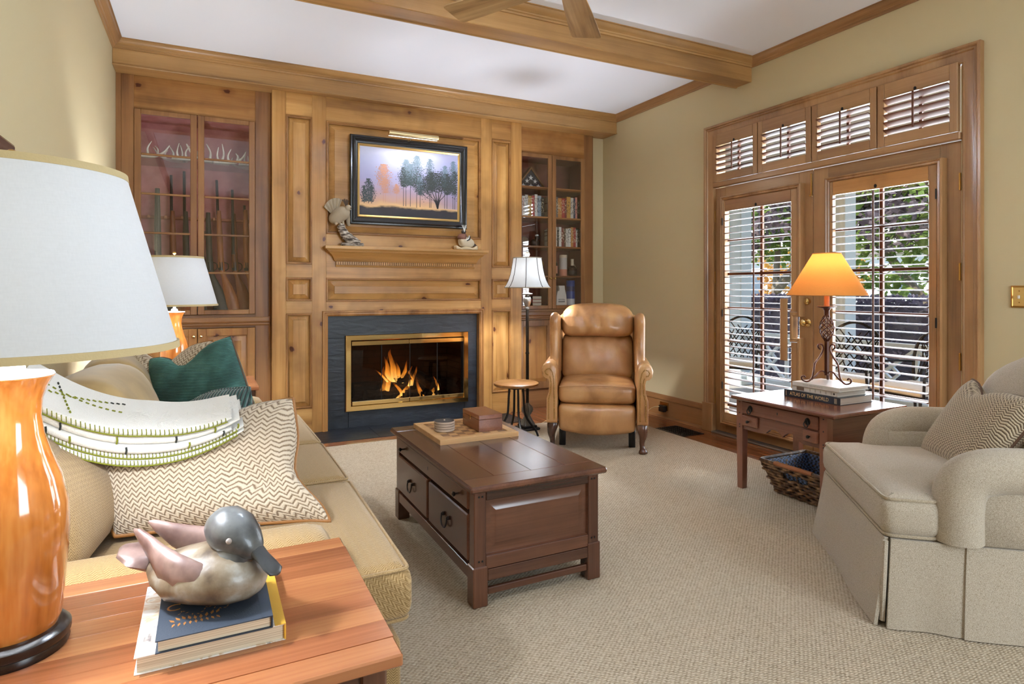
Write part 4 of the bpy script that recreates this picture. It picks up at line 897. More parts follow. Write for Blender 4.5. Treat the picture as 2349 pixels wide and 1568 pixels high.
MB().lathe([(0, .0), (.008, .0), (.012, .02), (.004, .05), (0, .055)], 8, (3.345, 5.58, z + .155)).build('ribbon_knot', plain('grey_ribbon', srgb(150, 140, 130), .7), o)
m = MB(); m.tube([(3.345 + k * .0042, 5.5835, z + .062 + .008 * sin(k * 1.9) * (1 if k % 3 else .4)) for k in range(20)], .0016, 4)
for k in range(9): m.box(3.346 + k * .009, 3.352 + k * .009, 5.583, 5.5845, z + .034, z + .045)
m.build('bag_print', BLACK, o)
bottle('blue_canister', 'blue and white cylindrical canister at the right of the bottom shelf', 'canister', 3.515, 5.615, z, [(0, .07), (.047, .07), (.047, .262), (.044, .266), (0, .266)], plain('royal_blue', srgb(36, 66, 140), .35), [('base_band', [(0, 0), (.0472, 0), (.0472, .07), (0, .07)], plain('silver_band', srgb(206, 208, 210), .4)), ('emblem', [(.0473, .15), (.0476, .152), (.0476, .20), (.0473, .202)], plain('navy_band', srgb(28, 44, 92), .4))])
bottle('small_bottle', 'slim dark bottle with gold neck at the left of the bottom shelf, right door', 'bottle', 3.298, 5.66, z, [(0, 0), (.026, 0), (.026, .15), (.012, .18), (.011, .19), (0, .19)], DARKG, [('foil', [(.0115, .18), (.014, .182), (.013, .25), (0, .252)], BRASSD)])
for i, (c, lab) in enumerate((('5c4630', 'bottom book of the small flat stack low in the bookcase'), ('b23a34', 'red book in the middle of the small flat stack'), ('1c1c1e', 'black book on top of the small flat stack'))):
    o = thing('flat_book', lab, 'book', (3.085, 5.63, z + i * .034), group='flat stack low in the bookcase')
    MB().box(3.03, 3.14, 5.58, 5.70, z + i * .034, z + i * .034 + .003).box(3.03, 3.14, 5.58, 5.70, z + i * .034 + .030, z + i * .034 + .0335).box(3.03, 3.033, 5.58, 5.70, z + i * .034 + .003, z + i * .034 + .030).build('cover', bookcol(c), o, smooth=0); MB().box(3.033, 3.137, 5.583, 5.697, z + i * .034 + .003, z + i * .034 + .030).build('pages', PAPER, o, smooth=0)
o = thing('fossil_stone', 'round brown fossil stone on the middle shelf, left glass door', 'stone', (2.96, 5.64, 1.659)); m = MB(); m.ball((2.96, 5.64, 1.659 + .055), .055, 14, 10, (1, .6, 1)); m.v = [(x * 1 + .004 * sin(z * 160), y_, z) for x, y_, z in m.v]; m.build('stone', plain('stone_brown', srgb(112, 92, 70), .8, bump=.8, bscale=24), o, smooth=80)
o = thing('duck_figurine', 'dark figurine with white crest on the middle shelf beside the stone', 'figurine', (3.10, 5.66, 1.659)); m = MB(); m.ball((3.10, 5.66, 1.659 + .045), .045, 12, 9, (1.2, .8, 1)); m.build('body', plain('dark_bronze', srgb(52, 44, 36), .5), o, smooth=80); MB().ball((3.125, 5.65, 1.659 + .10), .03, 10, 8, (1, .8, 1)).tube([(3.115, 5.655, 1.72), (3.122, 5.652, 1.75)], .02, 8).build('head', plain('dark_bronze_2', srgb(60, 50, 42), .5), o, smooth=80); MB().ball((3.118, 5.645, 1.659 + .125), .02, 8, 6, (1.2, .9, .6)).build('crest', WHITE, o)
o = thing('brass_clock', 'round brass skeleton clock behind the floor lamp shade', 'clock', (3.10, 5.64, 1.354)); m = MB(); m.tube([(3.13 + .06 * cos(a * pi / 10), 5.64, 1.354 + .125 + .06 * sin(a * pi / 10)) for a in range(20)], .006, 6, closed=True)
for a in range(3): m.tube([(3.13 + .055 * cos(a * pi / 3), 5.64, 1.479 + .055 * sin(a * pi / 3)), (3.13 - .055 * cos(a * pi / 3), 5.64, 1.479 - .055 * sin(a * pi / 3))], .003, 5)
m.build('dial', BRASSD, o); MB().lathe([(0, 0), (.04, 0), (.035, .012), (.008, .02), (.006, .066), (0, .066)], 12, (3.13, 5.64, 1.354)).build('stand', BRASSD, o)
# ================================================================== picture, light, mantel birds
PX0, PX1, PZ0, PZ1 = 1.108, 2.196, 1.782, 2.556
pic = thing('framed_painting', 'black framed landscape painting of pine trees at dusk above the mantel', 'painting', ((PX0 + PX1) / 2, PB, PZ0))
PT = lambda u, v, h: (u, PB - .004 - h - .016 * (v - PZ0) / (PZ1 - PZ0), v)
m = MB(PT); m.frame(PX0, PX1, PZ0, PZ1, [(0, 0), (0, .040), (.006, .050), (.016, .052), (.022, .046), (.030, .050), (.040, .046), (.058, .030), (.066, .028), (.070, .020)]); m.build('frame', plain('black_lacquer', srgb(20, 20, 22), .22, 0, .6), pic, smooth=30)
GOLD = plain('gilt', srgb(196, 164, 104), .4, .7, bump=.8, bscale=160)
m = MB(PT); m.frame(PX0 + .068, PX1 - .068, PZ0 + .068, PZ1 - .068, [(0, .020), (0, .026), (.007, .029), (.014, .024), (.020, .018)]); m.build('gilt_liner', GOLD, pic, smooth=30)
cu0, cu1, cv0, cv1 = PX0 + .087, PX1 - .087, PZ0 + .087, PZ1 - .087
cm = NT('painted_canvas'); tc = cm.n('TexCoord').outputs['Generated']; gx, gy, gz = cm.sep(tc)
n1 = cm.n('TexNoise', Vector=cm.n('Mapping', Vector=tc, Scale=(3, 1, 5)).outputs[0], Scale=2.2, Detail=5.0).outputs[0]
skyc = cm.ramp(cm.math('ADD', gz, cm.math('MULTIPLY', cm.math('SUBTRACT', n1, .5), .12)), [(0, srgb(34, 30, 36)), (.12, srgb(46, 40, 44)), (.155, srgb(222, 184, 136)), (.22, srgb(200, 160, 138)), (.36, srgb(178, 156, 176)), (.55, srgb(164, 164, 206)), (.8, srgb(178, 184, 222)), (1, srgb(206, 210, 236))])
lf = cm.n('MapRange', {'interpolation_type': 'SMOOTHSTEP'}, Value=gx, From_Min=.68, From_Max=.95).outputs[0]
lowf = cm.math('MULTIPLY', lf, cm.math('MULTIPLY', cm.math('GREATER_THAN', gz, .16), .55))
cm.set(Base_Color=cm.mix(lowf, skyc, srgb(150, 150, 196)), Roughness=.6, Specular_IOR_Level=.3)
m = MB(PT); m.box(cu0 - .004, cu1 + .004, cv0 - .004, cv1 + .004, .012, .018); m.build('canvas', cm.mat, pic, smooth=0)
def paint_trees():
    rp = random.Random(11); w, h = cu1 - cu0, cv1 - cv0
    spec = [  # (x frac, base, top, crown width, crown low frac, colour key, leaves)
        (.045, .17, .42, .05, .08, 0, 90), (.085, .17, .53, .075, .10, 0, 150), (.115, .17, .44, .05, .1, 0, 80), (.23, .20, .76, .10, .45, 1, 230), (.25, .2, .55, .07, .4, 1, 100),
        (.36, .20, .48, .05, .5, 1, 60), (.43, .16, .74, .06, .5, 0, 120), (.455, .16, .86, .085, .45, 2, 260), (.50, .16, .80, .07, .50, 2, 190), (.565, .15, .93, .09, .45, 2, 280), (.60, .16, .62, .06, .4, 2, 120),
        (.70, .16, .90, .06, .62, 2, 140), (.715, .16, .7, .07, .5, 3, 160), (.86, .16, .82, .06, .5, 2, 150), (.885, .16, .7, .08, .4, 3, 180), (.95, .16, .90, .07, .6, 2, 150), (.97, .16, .75, .07, .4, 3, 170)]
    cols = [srgb(52, 62, 64), srgb(190, 142, 124), srgb(62, 76, 80), srgb(46, 52, 52), srgb(112, 132, 152)]
    mbs = [MB(PT) for _ in cols]; tr_ = MB(PT)
    def blob(mb, x, y, s):
        a = rp.random() * 6.28; k = 5
        if not (.002 < (x - cu0) / w < .998 and .002 < (y - cv0) / h < .998): return
        p = [(x + s * rp.uniform(.5, 1.1) * cos(a + 6.283 * i / k), y + s * rp.uniform(.4, .9) * sin(a + 6.283 * i / k), .0186 + rp.random() * .0004) for i in range(k)]
        p = [(max(cu0, min(cu1, q[0])), max(cv0, min(cv1, q[1])), q[2]) for q in p]
        mb.add(p, [tuple(range(k))])
    for fx, b, t, cw, lo, ck, n in spec:
        x = cu0 + fx * w; zb, zt = cv0 + b * h, cv0 + t * h; tw = .0026 if ck != 1 else .0018
        (tr_ if ck != 1 else mbs[1]).add([(x - tw, zb, .0184), (x + tw, zb, .0184), (x + tw * .5, zt, .0184), (x - tw * .5, zt, .0184)], [(0, 1, 2, 3)])
        zl = lerp(zb, zt, lo)
        for _ in range(int(n * 3.4)):
            q = rp.random(); hw = cw * w * (.35 + .65 * sin(pi * min(1, q * .9 + .1))) * .62
            blob(mbs[4] if ck == 2 and q + rp.gauss(0, .18) > .45 else mbs[ck], x + rp.gauss(0, .45) * hw * 1.25, lerp(zl, zt, q), .0052)
    ox, oz = cu0 + .785 * w, cv0 + .15 * h      # spreading oak
    for dx_, dz_ in ((-.13, .30), (-.09, .38), (-.04, .40), (.02, .42), (.06, .38), (.10, .30), (-.17, .24)):
        P = smooth_path([(0, 0), (dx_ * .25 * w, .10 * h), (dx_ * .6 * w, dz_ * .6 * h), (dx_ * w, dz_ * h)] and [(ox, 0, oz), (ox + dx_ * .2 * w, 0, oz + .12 * h), (ox + dx_ * .65 * w, 0, oz + dz_ * .65 * h), (ox + dx_ * w, 0, oz + dz_ * h)], 4)
        for i in range(len(P) - 1):
            t0 = .006 * (1 - i / len(P)) + .001; t1 = .006 * (1 - (i + 1) / len(P)) + .001
            tr_.add([(P[i].x - t0, P[i].z, .0189), (P[i].x + t0, P[i].z, .0189), (P[i + 1].x + t1, P[i + 1].z, .0189), (P[i + 1].x - t1, P[i + 1].z, .0189)], [(0, 1, 2, 3)])
    for _ in range(1900):
        a = rp.uniform(0, pi); r = rp.random() ** .5; blob(mbs[3], ox + .19 * w * r * cos(a), oz + .27 * h + .28 * h * r * sin(a) + rp.uniform(-.03, .03) * h, .0058)
    for _ in range(1300):
        fx_ = rp.uniform(.40, .99); blob(mbs[rp.choice((2, 3, 3))], cu0 + fx_ * w, cv0 + (.50 + .09 * sin(fx_ * 17) + rp.gauss(0, .055)) * h, .0055)
    for mb, c, nm in zip(mbs, cols, ('near pines', 'smoky tree', 'tall pines', 'oak leaves', 'misty tops')): mb.build('painted_foliage', plain('paint_' + nm.replace(' ', '_'), c, .6), pic, smooth=0)
    tr_.build('painted_trunks', plain('paint_trunk', srgb(40, 38, 44), .6), pic, smooth=0)
paint_trees()
pl = thing('picture_light', 'brass picture light tube mounted over the painting', 'lamp', (1.64, PB - .03, 2.555))
m = MB(); m.tube([(1.415, 5.215, 2.575), (1.865, 5.215, 2.575)], .024, 16); m.v = [(x, y_, z) for x, y_, z in m.v]; m.build('shade', plain('satin_brass_2', srgb(206, 184, 140), .34, 1.0), pl, smooth=50)
MB().tube(smooth_path([(1.64, 5.235, 2.575), (1.64, 5.30, 2.565), (1.64, 5.345, 2.53), (1.64, 5.375, 2.50)], 4), .006, 8).build('arm', BRASS, pl)
MB().box(1.42, 1.86, 5.228, 5.236, 2.553, 2.557).build('lamp_tube', emit('picture_lamp', (1, .86, .66, 1), 4.0), pl)
light('picture_lamp_light', 'AREA', (1.64, 5.215, 2.540), (R(-28), 0, 0), 1.2, (1, .95, .88), shape='RECTANGLE', size=.44, size_y=.03)
# grouse on driftwood
gm = NT('barred_feathers'); co = gm.coord(rnd=False); gx, gy, gz = gm.sep(co)
w1 = gm.math('SINE', gm.math('ADD', gm.math('MULTIPLY', gm.math('ADD', gz, gm.math('MULTIPLY', gx, -.6)), 1250.0), gm.math('MULTIPLY', gm.n('TexNoise', Vector=co, Scale=26.0, Detail=2.0).outputs[0], 5.0)))
gm.set(Base_Color=gm.ramp(gm.math('ADD', gm.math('MULTIPLY', w1, .5), .5), [(.1, srgb(96, 76, 56)), (.45, srgb(168, 148, 120)), (.8, srgb(206, 194, 172))]), Roughness=.85); gm.bump(w1, .3, .002)
DRIFT = NT('driftwood'); nz = DRIFT.n('TexNoise', Vector=DRIFT.coord(scale=(6, 10, 22), rot=(0, .6, 0)), Scale=3.0, Detail=5.0).outputs[0]; DRIFT.set(Base_Color=DRIFT.ramp(nz, [(.38, srgb(58, 48, 42)), (.5, srgb(150, 138, 126)), (.7, srgb(214, 206, 196))]), Roughness=.9); DRIFT.bump(nz, .8, .008)
def skin_loft(path, rad, seg=14, flatten=1.0):
    """body of revolution around a bent path (list of points), radii (a,b)"""
    m = MB(); P = [Vector(p) for p in path]; rings = []
    for i, p in enumerate(P):
        t = (P[min(i + 1, len(P) - 1)] - P[max(i - 1, 0)]).normalized(); u = t.cross(Vector((0, 1, 0)) if abs(t.y) < .8 else Vector((1, 0, 0))).normalized(); w = t.cross(u)
        a, b = rad[i] if isinstance(rad[i], tuple) else (rad[i], rad[i]); rings.append([p + u * a * cos(2 * pi * k / seg) + w * b * sin(2 * pi * k / seg) for k in range(seg)])
    return m.loft(rings)
gz0 = 1.587
dw = thing('driftwood_branch', 'grey driftwood branch standing on the left end of the mantel', 'branch', (1.13, 5.33, gz0)); m = MB(); m.tube(smooth_path([(1.165, 5.325, gz0 + .012), (1.11, 5.325, gz0 + .055), (1.06, 5.325, gz0 + .105), (1.035, 5.325, gz0 + .155), (1.02, 5.325, gz0 + .185)], 4), [lerp(.052, .026, i / 16) for i in range(17)], 12); m.v = [(x + .005 * sin(z * 190), y_ + .004 * cos(x * 170), max(gz0, z)) for x, y_, z in m.v]; m.build('limb', DRIFT.mat, dw, smooth=60)
MB().rbox(1.03, 1.22, 5.285, 5.365, gz0, gz0 + .03, .014, 3).build('foot', DRIFT.mat, dw)
gr = thing('mounted_grouse', 'mounted grouse with raised tail perched on the driftwood', 'bird', (1.03, 5.325, gz0 + .17))
m = skin_loft(smooth_path([(.962, 5.325, gz0 + .19), (.975, 5.325, gz0 + .22), (1.01, 5.325, gz0 + .26), (1.055, 5.32, gz0 + .285), (1.085, 5.315, gz0 + .30), (1.098, 5.315, gz0 + .305)], 3), [.018, .034, .046, .053, .056, .058, .060, .061, .061, .058, .053, .046, .038, .030, .022, .006]); m.build('body', gm.mat, gr, smooth=80)
MB().ball((1.085, 5.290, gz0 + .325), .026, 12, 9, (1, .9, 1)).build('head', gm.mat, gr, smooth=80)
m = MB(); m.lathe([(.0, 0), (.006, 0), (.0005, .018)], 8); m.v = [(1.100 + z * .9, 5.270 - z * .4 + y_, gz0 + .322 + x) for x, y_, z in m.v]; m.build('beak', plain('horn_beak', srgb(70, 58, 46), .5), gr)
for k, (dx_, dz_) in enumerate(((-.035, .075), (-.02, .085), (.0, .08), (.012, .07))):
    m = MB(); m.tube([(1.07, 5.295, gz0 + .335), (1.07 + dx_ * .6, 5.285, gz0 + .335 + dz_ * .5), (1.07 + dx_, 5.285, gz0 + .335 + dz_ * .75)], .005, 6, flat=(.0025, .007)); m.build('neck_feather', plain('dark_feather', srgb(74, 56, 40), .8), gr)
tf = MB(); vs = [(.985, 5.335, gz0 + .24)]; nn = 11
for i in range(nn): a = lerp(R(152), R(66), i / (nn - 1)); vs.append((.985 + .155 * cos(a) * .75 + .01, 5.335 + .01 * (i % 2), gz0 + .255 + .155 * sin(a)))
vs += [(x, y_ + .012, z) for x, y_, z in vs]; k = nn + 1
tf.add(vs, [(0, i, i + 1) for i in range(1, nn)] + [(k, k + i + 1, k + i) for i in range(1, nn)] + [(i, i + 1, k + i + 1, k + i) for i in range(1, nn)]); tf.build('tail_fan', gm.mat, gr, smooth=0)
for s, x in ((1, .985), (-1, 1.10)):
    m = MB(); m.ball((x, 5.30 if s > 0 else 5.35, gz0 + .235), .06, 10, 8, (.42, .25, 1.0)); m.build('wing', gm.mat, gr, smooth=80)
for x in (1.02, 1.045): MB().tube([(x, 5.325, gz0 + .225), (x + .004, 5.325, gz0 + .182)], .009, 7).build('leg', plain('buff_down', srgb(196, 180, 152), .9), gr)
# wood duck at the right end of the mantel
dd = thing('mounted_duck', 'small mounted wood duck resting on pale wood at the right of the mantel', 'bird', (2.18, 5.32, gz0))
BR, CRM = plain('chestnut_breast', srgb(112, 74, 60), .8, bump=.5, bscale=200), plain('buff_flank', srgb(208, 196, 172), .8, bump=.4, bscale=160)
m = skin_loft(smooth_path([(2.105, 5.30, gz0 + .075), (2.12, 5.30, gz0 + .08), (2.15, 5.31, gz0 + .078), (2.19, 5.32, gz0 + .070), (2.235, 5.325, gz0 + .06), (2.262, 5.33, gz0 + .052)], 3), [.008, .030, .042, .048, .051, .052, .053, .053, .052, .050, .047, .043, .037, .030, .020, .008]); m.build('body', CRM, dd, smooth=80)
m = skin_loft(smooth_path([(2.118, 5.295, gz0 + .085), (2.13, 5.295, gz0 + .11), (2.145, 5.298, gz0 + .135), (2.148, 5.30, gz0 + .155)], 3), [.030, .038, .043, .044, .042, .037, .032, .026, .018, .008]); m.build('breast', BR, dd, smooth=80)
MB().ball((2.142, 5.285, gz0 + .165), .022, 10, 8, (1.1, .9, 1)).build('head', plain('dark_head', srgb(56, 48, 44), .5), dd, smooth=80)
for a in (-.9, -.2, .5): MB().tube([(2.142, 5.268, gz0 + .165), (2.142 + .014 * sin(a), 5.264, gz0 + .195), (2.142 + .03 * sin(a), 5.266, gz0 + .225)], .0035, 5).build('crest_feather', WHITE, dd)
MB().tube(smooth_path([(2.150, 5.262, gz0 + .085), (2.182, 5.266, gz0 + .10), (2.194, 5.275, gz0 + .13)], 4), .005, 6).build('white_bar', WHITE, dd); MB().tube(smooth_path([(2.162, 5.264, gz0 + .08), (2.194, 5.270, gz0 + .095), (2.204, 5.28, gz0 + .12)], 4), .006, 6).build('black_bar', BLACK, dd)
MB().tube([(2.25, 5.325, gz0 + .055), (2.285, 5.325, gz0 + .035), (2.305, 5.325, gz0 + .03)], [.018, .013, .003], 8).build('tail', plain('tail_brown', srgb(52, 32, 28), .7), dd)
MB().rbox(2.07, 2.29, 5.285, 5.365, gz0, gz0 + .028, .013, 5, fn=lambda q: Vector((q.x, q.y, q.z - (.012 * sin(q.x * 60) if q.z > gz0 + .01 else 0)))).build('driftwood_base', plain('pale_driftwood', srgb(212, 192, 160), .9, bump=.8, bscale=40), dd, smooth=60)
# picture on the left wall (only its corner shows)
p = thing('wall_picture', 'dark framed picture on the left wall above the near lamp', 'picture', (XL, 2.2, 1.1))
m = MB(LW(XL)); m.frame(1.72, 2.665, 1.10, 1.717, [(0, 0), (0, .02), (.008, .024), (.05, .018), (.055, .008)]); m.build('frame', DARKW['y'], p); MB().box(XL + .004, XL + .009, 1.76, 2.625, 1.14, 1.68).build('print', plain('faded_print', srgb(170, 160, 140), .7), p)
# ================================================================== FURNITURE
RZ = .012      # top of the rug
def puff(m, poly, h0, h1, r, crown=0.0, fill=0.0, n=4, corner=5, T=None):
    """soft extruded outline: poly in (u,v), thickness h0..h1, edge radius r, crowned faces"""
    P = [Vector(p) for p in poly]; N = len(P)
    if sum(P[i].x * P[(i + 1) % N].y - P[(i + 1) % N].x * P[i].y for i in range(N)) < 0: P.reverse()
    if fill > 0:
        Q = []
        for i in range(N):
            a, b, c = P[i - 1], P[i], P[(i + 1) % N]; f = min(fill, (a - b).length * .45, (c - b).length * .45)
            p0 = b + (a - b).normalized() * f; p2 = b + (c - b).normalized() * f
            for k in range(corner + 1):
                t = k / corner; Q.append((1 - t) ** 2 * p0 + 2 * t * (1 - t) * b + t * t * p2)
        P = Q
    # subdivide long edges
    Q = []
    for i in range(len(P)):
        a, b = P[i], P[(i + 1) % len(P)]; k = max(1, int((b - a).length / .09))
        for j in range(k): Q.append(a.lerp(b, j / k))
    P = Q; N = len(P); nor = []
    for i in range(N):
        e1 = P[i] - P[i - 1]; e2 = P[(i + 1) % N] - P[i]
        n1 = Vector((-e1.y, e1.x)).normalized(); n2 = Vector((-e2.y, e2.x)).normalized(); s = (n1 + n2)
        s = s.normalized() / max(.5, s.normalized().dot(n1)) if s.length > 1e-6 else n1
        nor.append(s)
    ht = h1 - h0; r = min(r, ht / 2); rings = []
    for k in range(n + 1):
        a = pi / 2 * k / n; rings.append((r * (1 - sin(a)), h0 + r * (1 - cos(a))))
    top = [(d, h1 - (h - h0)) for d, h in reversed(rings)]
    allr = rings + top
    from mathutils.geometry import delaunay_2d_cdt
    xs = [p.x for p in P]; ys = [p.y for p in P]; bx0, bx1, by0, by1 = min(xs), max(xs), min(ys), max(ys)
    def ff(q): u = (q.x - bx0) / (bx1 - bx0) * 2 - 1; v = (q.y - by0) / (by1 - by0) * 2 - 1; return max(0, 1 - abs(u) ** 2.4) * max(0, 1 - abs(v) ** 2.4)
    vs = []; L = len(allr)
    for d, h in allr:
        w = max(0, (h - (h0 + h1) / 2) / (ht / 2)) if ht > 0 else 0
        for i in range(N): q = P[i] + nor[i] * d; vs.append((q.x, q.y, h + crown * ff(q) * w))
    fs = [(i * N + k, i * N + (k + 1) % N, (i + 1) * N + (k + 1) % N, (i + 1) * N + k) for i in range(L - 1) for k in range(N)]
    fs.append(tuple(range(N - 1, -1, -1)))
    ring = [P[i] + nor[i] * r for i in range(N)]; gp = list(ring); st_ = max(.03, min(bx1 - bx0, by1 - by0) / 12)
    def inside(q):
        c_ = False
        for i in range(N):
            a, b = ring[i], ring[i - 1]
            if (a.y > q.y) != (b.y > q.y) and q.x < (b.x - a.x) * (q.y - a.y) / (b.y - a.y) + a.x: c_ = not c_
        return c_
    y = by0 + st_
    while y < by1:
        x = bx0 + st_
        while x < bx1:
            q = Vector((x, y))
            if inside(q) and min((q - p).length for p in ring) > st_ * .5: gp.append(q)
            x += st_
        y += st_
    ov, oe, of, o1, o2, o3 = delaunay_2d_cdt(gp, [(i, (i + 1) % N) for i in range(N)], [list(range(N))], 1, 1e-6)
    b0 = len(vs); idx = []
    for k, q in enumerate(ov):
        src = [t for t in o1[k] if t < N]
        if src: idx.append((L - 1) * N + src[0])
        else: idx.append(len(vs)); vs.append((q.x, q.y, h1 + crown * ff(q)))
    fs += [tuple(idx[t] for t in f_) for f_ in of]
    if T: vs = [T(*p) for p in vs]
    m.add(vs, fs); m.outline = [(P[i] + nor[i] * r * .28) for i in range(N)]
    return m
def pillow(name, label, corners, t, mat, pipe=None, pr=.006, ear=.07, fn=None, group=None, n=18, cat='pillow', pw=.5):
    """corners (bottom left, bottom right, top right, top left) in world space"""
    BL, BR_, TR_, TL = [Vector(c) for c in corners]; c = (BL + BR_ + TR_ + TL) / 4
    ux = ((BR_ - BL) + (TR_ - TL)).normalized(); vy = ((TL - BL) + (TR_ - BR_)); vy = (vy - ux * vy.dot(ux)).normalized(); nz = ux.cross(vy)
    M_ = Matrix((ux, vy, nz)).transposed(); I = M_.transposed()
    o = thing(name, label, cat, c, 0, group); o.rotation_euler = M_.to_euler()
    lc = [I @ (q - c) for q in (BL, BR_, TR_, TL)]
    def out(u, v):
        a, b = u * (1 - ear * (1 - v * v)), v * (1 - ear * (1 - u * u)); a = (a + 1) / 2; b = (b + 1) / 2
        return lc[0] * (1 - a) * (1 - b) + lc[1] * a * (1 - b) + lc[2] * a * b + lc[3] * (1 - a) * b
    def P(u, v, s):
        th = t / 2 * (max(0, (1 - u ** 4)) * max(0, (1 - v ** 4))) ** pw
        p = out(u, v) + Vector((0, 0, s * th)); return fn(p, u, v) if fn else p
    m = MB(); g = [-cos(pi * i / n) for i in range(n + 1)]; vs = []; fs = []
    for s in (1, -1):
        b = len(vs)
        for i in range(n + 1):
            for j in range(n + 1): vs.append(P(g[i], g[j], s))
        for i in range(n):
            for j in range(n):
                q = [b + i * (n + 1) + j, b + (i + 1) * (n + 1) + j, b + (i + 1) * (n + 1) + j + 1, b + i * (n + 1) + j + 1]; fs.append(tuple(q if s > 0 else q[::-1]))
    m.add(vs, fs); m.build('cushion', mat, o, world=False, smooth=180)
    if pipe:
        per = [P(g[i], -1, 1) for i in range(n)] + [P(1, g[i], 1) for i in range(n)] + [P(g[n - i], 1, 1) for i in range(n)] + [P(-1, g[n - i], 1) for i in range(n)]
        MB().tube(per, pr, 7, closed=True).build('piping', pipe, o, world=False, smooth=180)
    return o
# ---------------------------------------------------------------- coffee table
ct = thing('coffee_table', 'dark wood coffee table with drawers in the middle of the rug', 'coffee table', (1.187, 2.65, RZ))
X0, X1, Y0, Y1 = .905, 1.470, 2.128, 3.180
MB().box(.878, 1.494, 2.094, 3.212, .455, .478, .007).build('tabletop', DARKW['y'], ct)
for a, b in ((.884, 1.02), (1.021, 1.187), (1.188, 1.35), (1.351, 1.488)): MB().box(a, b, 2.20, 3.10, .478, .4805, .0012).build('top_board', DARKW['y'], ct)
for a, b in ((2.100, 2.199), (3.101, 3.206)): MB().box(.884, 1.488, a, b, .478, .4805, .0012).build('top_board', DARKW['x'], ct)
MB().box(X0 + .02, X1 - .02, Y0 + .02, Y1 - .02, .16, .455).build('carcass', DARKW['y'], ct)
for x in (X0, X1 - .05):
    for y in (Y0, Y1 - .05):
        MB().box(x, x + .05, y, y + .05, .155, .4548, .003).build('corner_post', DARKW['z'], ct)
        MB().box(x - .006, x + .056, y - .006, y + .056, RZ, .165, .004).build('leg', DARKW['z'], ct)
for y in (Y0 - .003, Y1 - .022): 
    MB().box(X0 + .056, X1 - .056, y, y + .025, .107, .150, .002).build('apron', DARKW['x'], ct)
    MB().box(X0 + .05, X1 - .05, y + .003, y + .022, .1505, .200, .003).build('lower_rail', DARKW['x'], ct); MB().box(X0 + .05, X1 - .05, y + .003, y + .022, .413, .4548, .003).build('upper_rail', DARKW['x'], ct)
    MB().box(X0 + .056, X1 - .056, y + .004, y + .022, .052, .078, .003).build('stretcher', DARKW['x'], ct)
m = MB(FR(Y0 + .012)); m.frame(X0 + .05, X1 - .05, .200, .413, [(0, .006), (.004, -.004), (.014, -.004), (.042, .004), (.044, .005)]); m.add([(X0 + .094, .244, .005), (X1 - .094, .244, .005), (X1 - .094, .369, .005), (X0 + .094, .369, .005)], [(0, 1, 2, 3)]); m.build('end_panel', DARKW['x'], ct, smooth=20)
for x in (X0 - .003, X1 - .022): MB().box(x, x + .025, Y0 + .056, Y1 - .056, .107, .155, .002).build('apron', DARKW['y'], ct)
def dr(y0, y1, z0, z1): return MB().box(X0 - .006, X0 + .02, y0, y1, z0, z1, .005).build('drawer', DARKW['y'], ct)
d = dr(Y0 + .054, Y1 - .054, .368, .445)
for y in (2.28, 3.03): m = MB(); m.lathe([(0, 0), (.005, 0), (.004, .010), (.010, .016), (.011, .022), (0, .027)], 10); m.v = [(X0 - .006 - c, y + a, .405 + b) for a, b, c in m.v]; m.build('knob', IRON, d)
MB().box(X0 - .0068, X0 - .005, 2.651, 2.657, .398, .414, .0005).build('keyhole', IRON, d)
ym = (Y0 + Y1) / 2
for a, b in ((Y0 + .054, ym - .012), (ym + .012, Y1 - .054)):
    d = dr(a, b, .172, .352); yc = (a + b) / 2; m = MB()
    for s in (-1, 1): m.lathe([(0, 0), (.008, 0), (.009, .006), (.005, .012), (0, .014)], 8); m.v[-40:] = [(X0 - .006 - c, yc + s * .030 + a_, .272 + b_) for a_, b_, c in m.v[-40:]]
    m.tube(smooth_path([(X0 - .016, yc - .030, .272), (X0 - .019, yc - .030, .248), (X0 - .020, yc - .018, .232), (X0 - .020, yc, .228), (X0 - .020, yc + .018, .232), (X0 - .019, yc + .030, .248), (X0 - .016, yc + .030, .272)], 4), .0035, 6); m.build('bail_pull', IRON, d)
m = MB()
for x in (X0 + .02, X0 + .034, X1 - .034, X1 - .02):
    for z in (.185, .43): m.lathe([(0, 0), (.0045, 0), (.004, .001), (0, .001)], 8); m.v[-32:] = [(x + a, Y0 - c, z + b) for a, b, c in m.v[-32:]]
m.build('dowel_pegs', IRON, ct)
# on the coffee table
ZT = .4805
cb = thing('checkerboard', 'wooden checkerboard game board on the coffee table', 'game board', (1.198, 2.945, ZT))
B0, B1, C0, C1 = .990, 1.407, 2.737, 3.154
m = MB(lambda u, v, h: (u, v, ZT + h)); m.frame(B0, B1, C0, C1, [(0, 0), (0, .021), (.002, .023), (.040, .023), (.042, .021), (.042, 0)]); m.build('frame', LIGHTW['x'], cb)
MB().box(B0 + .042, B1 - .042, C0 + .042, C1 - .042, ZT, ZT + .016).build('bed', LIGHTW['y'], cb)
SQD, SQL = wood('square_dark', srgb(104, 66, 36), srgb(134, 90, 52), srgb(156, 108, 66), axis='y', rough=.35), wood('square_light', srgb(172, 126, 76), srgb(196, 150, 96), srgb(212, 168, 112), axis='x', rough=.35)
q = (B1 - B0 - .088) / 8; pm = None
for i in range(8):
    for j in range(8):
        x, y = B0 + .044 + i * q, C0 + .044 + j * q; MB().box(x + .0003, x + q - .0003, y + .0003, y + q - .0003, ZT + .016, ZT + .0195).build('square', SQD if (i + j) % 2 else SQL, cb, smooth=0)
ZB = ZT + .0195
CORK = plain('stone_coaster', srgb(176, 156, 140), .8, bump=.3, bscale=150)
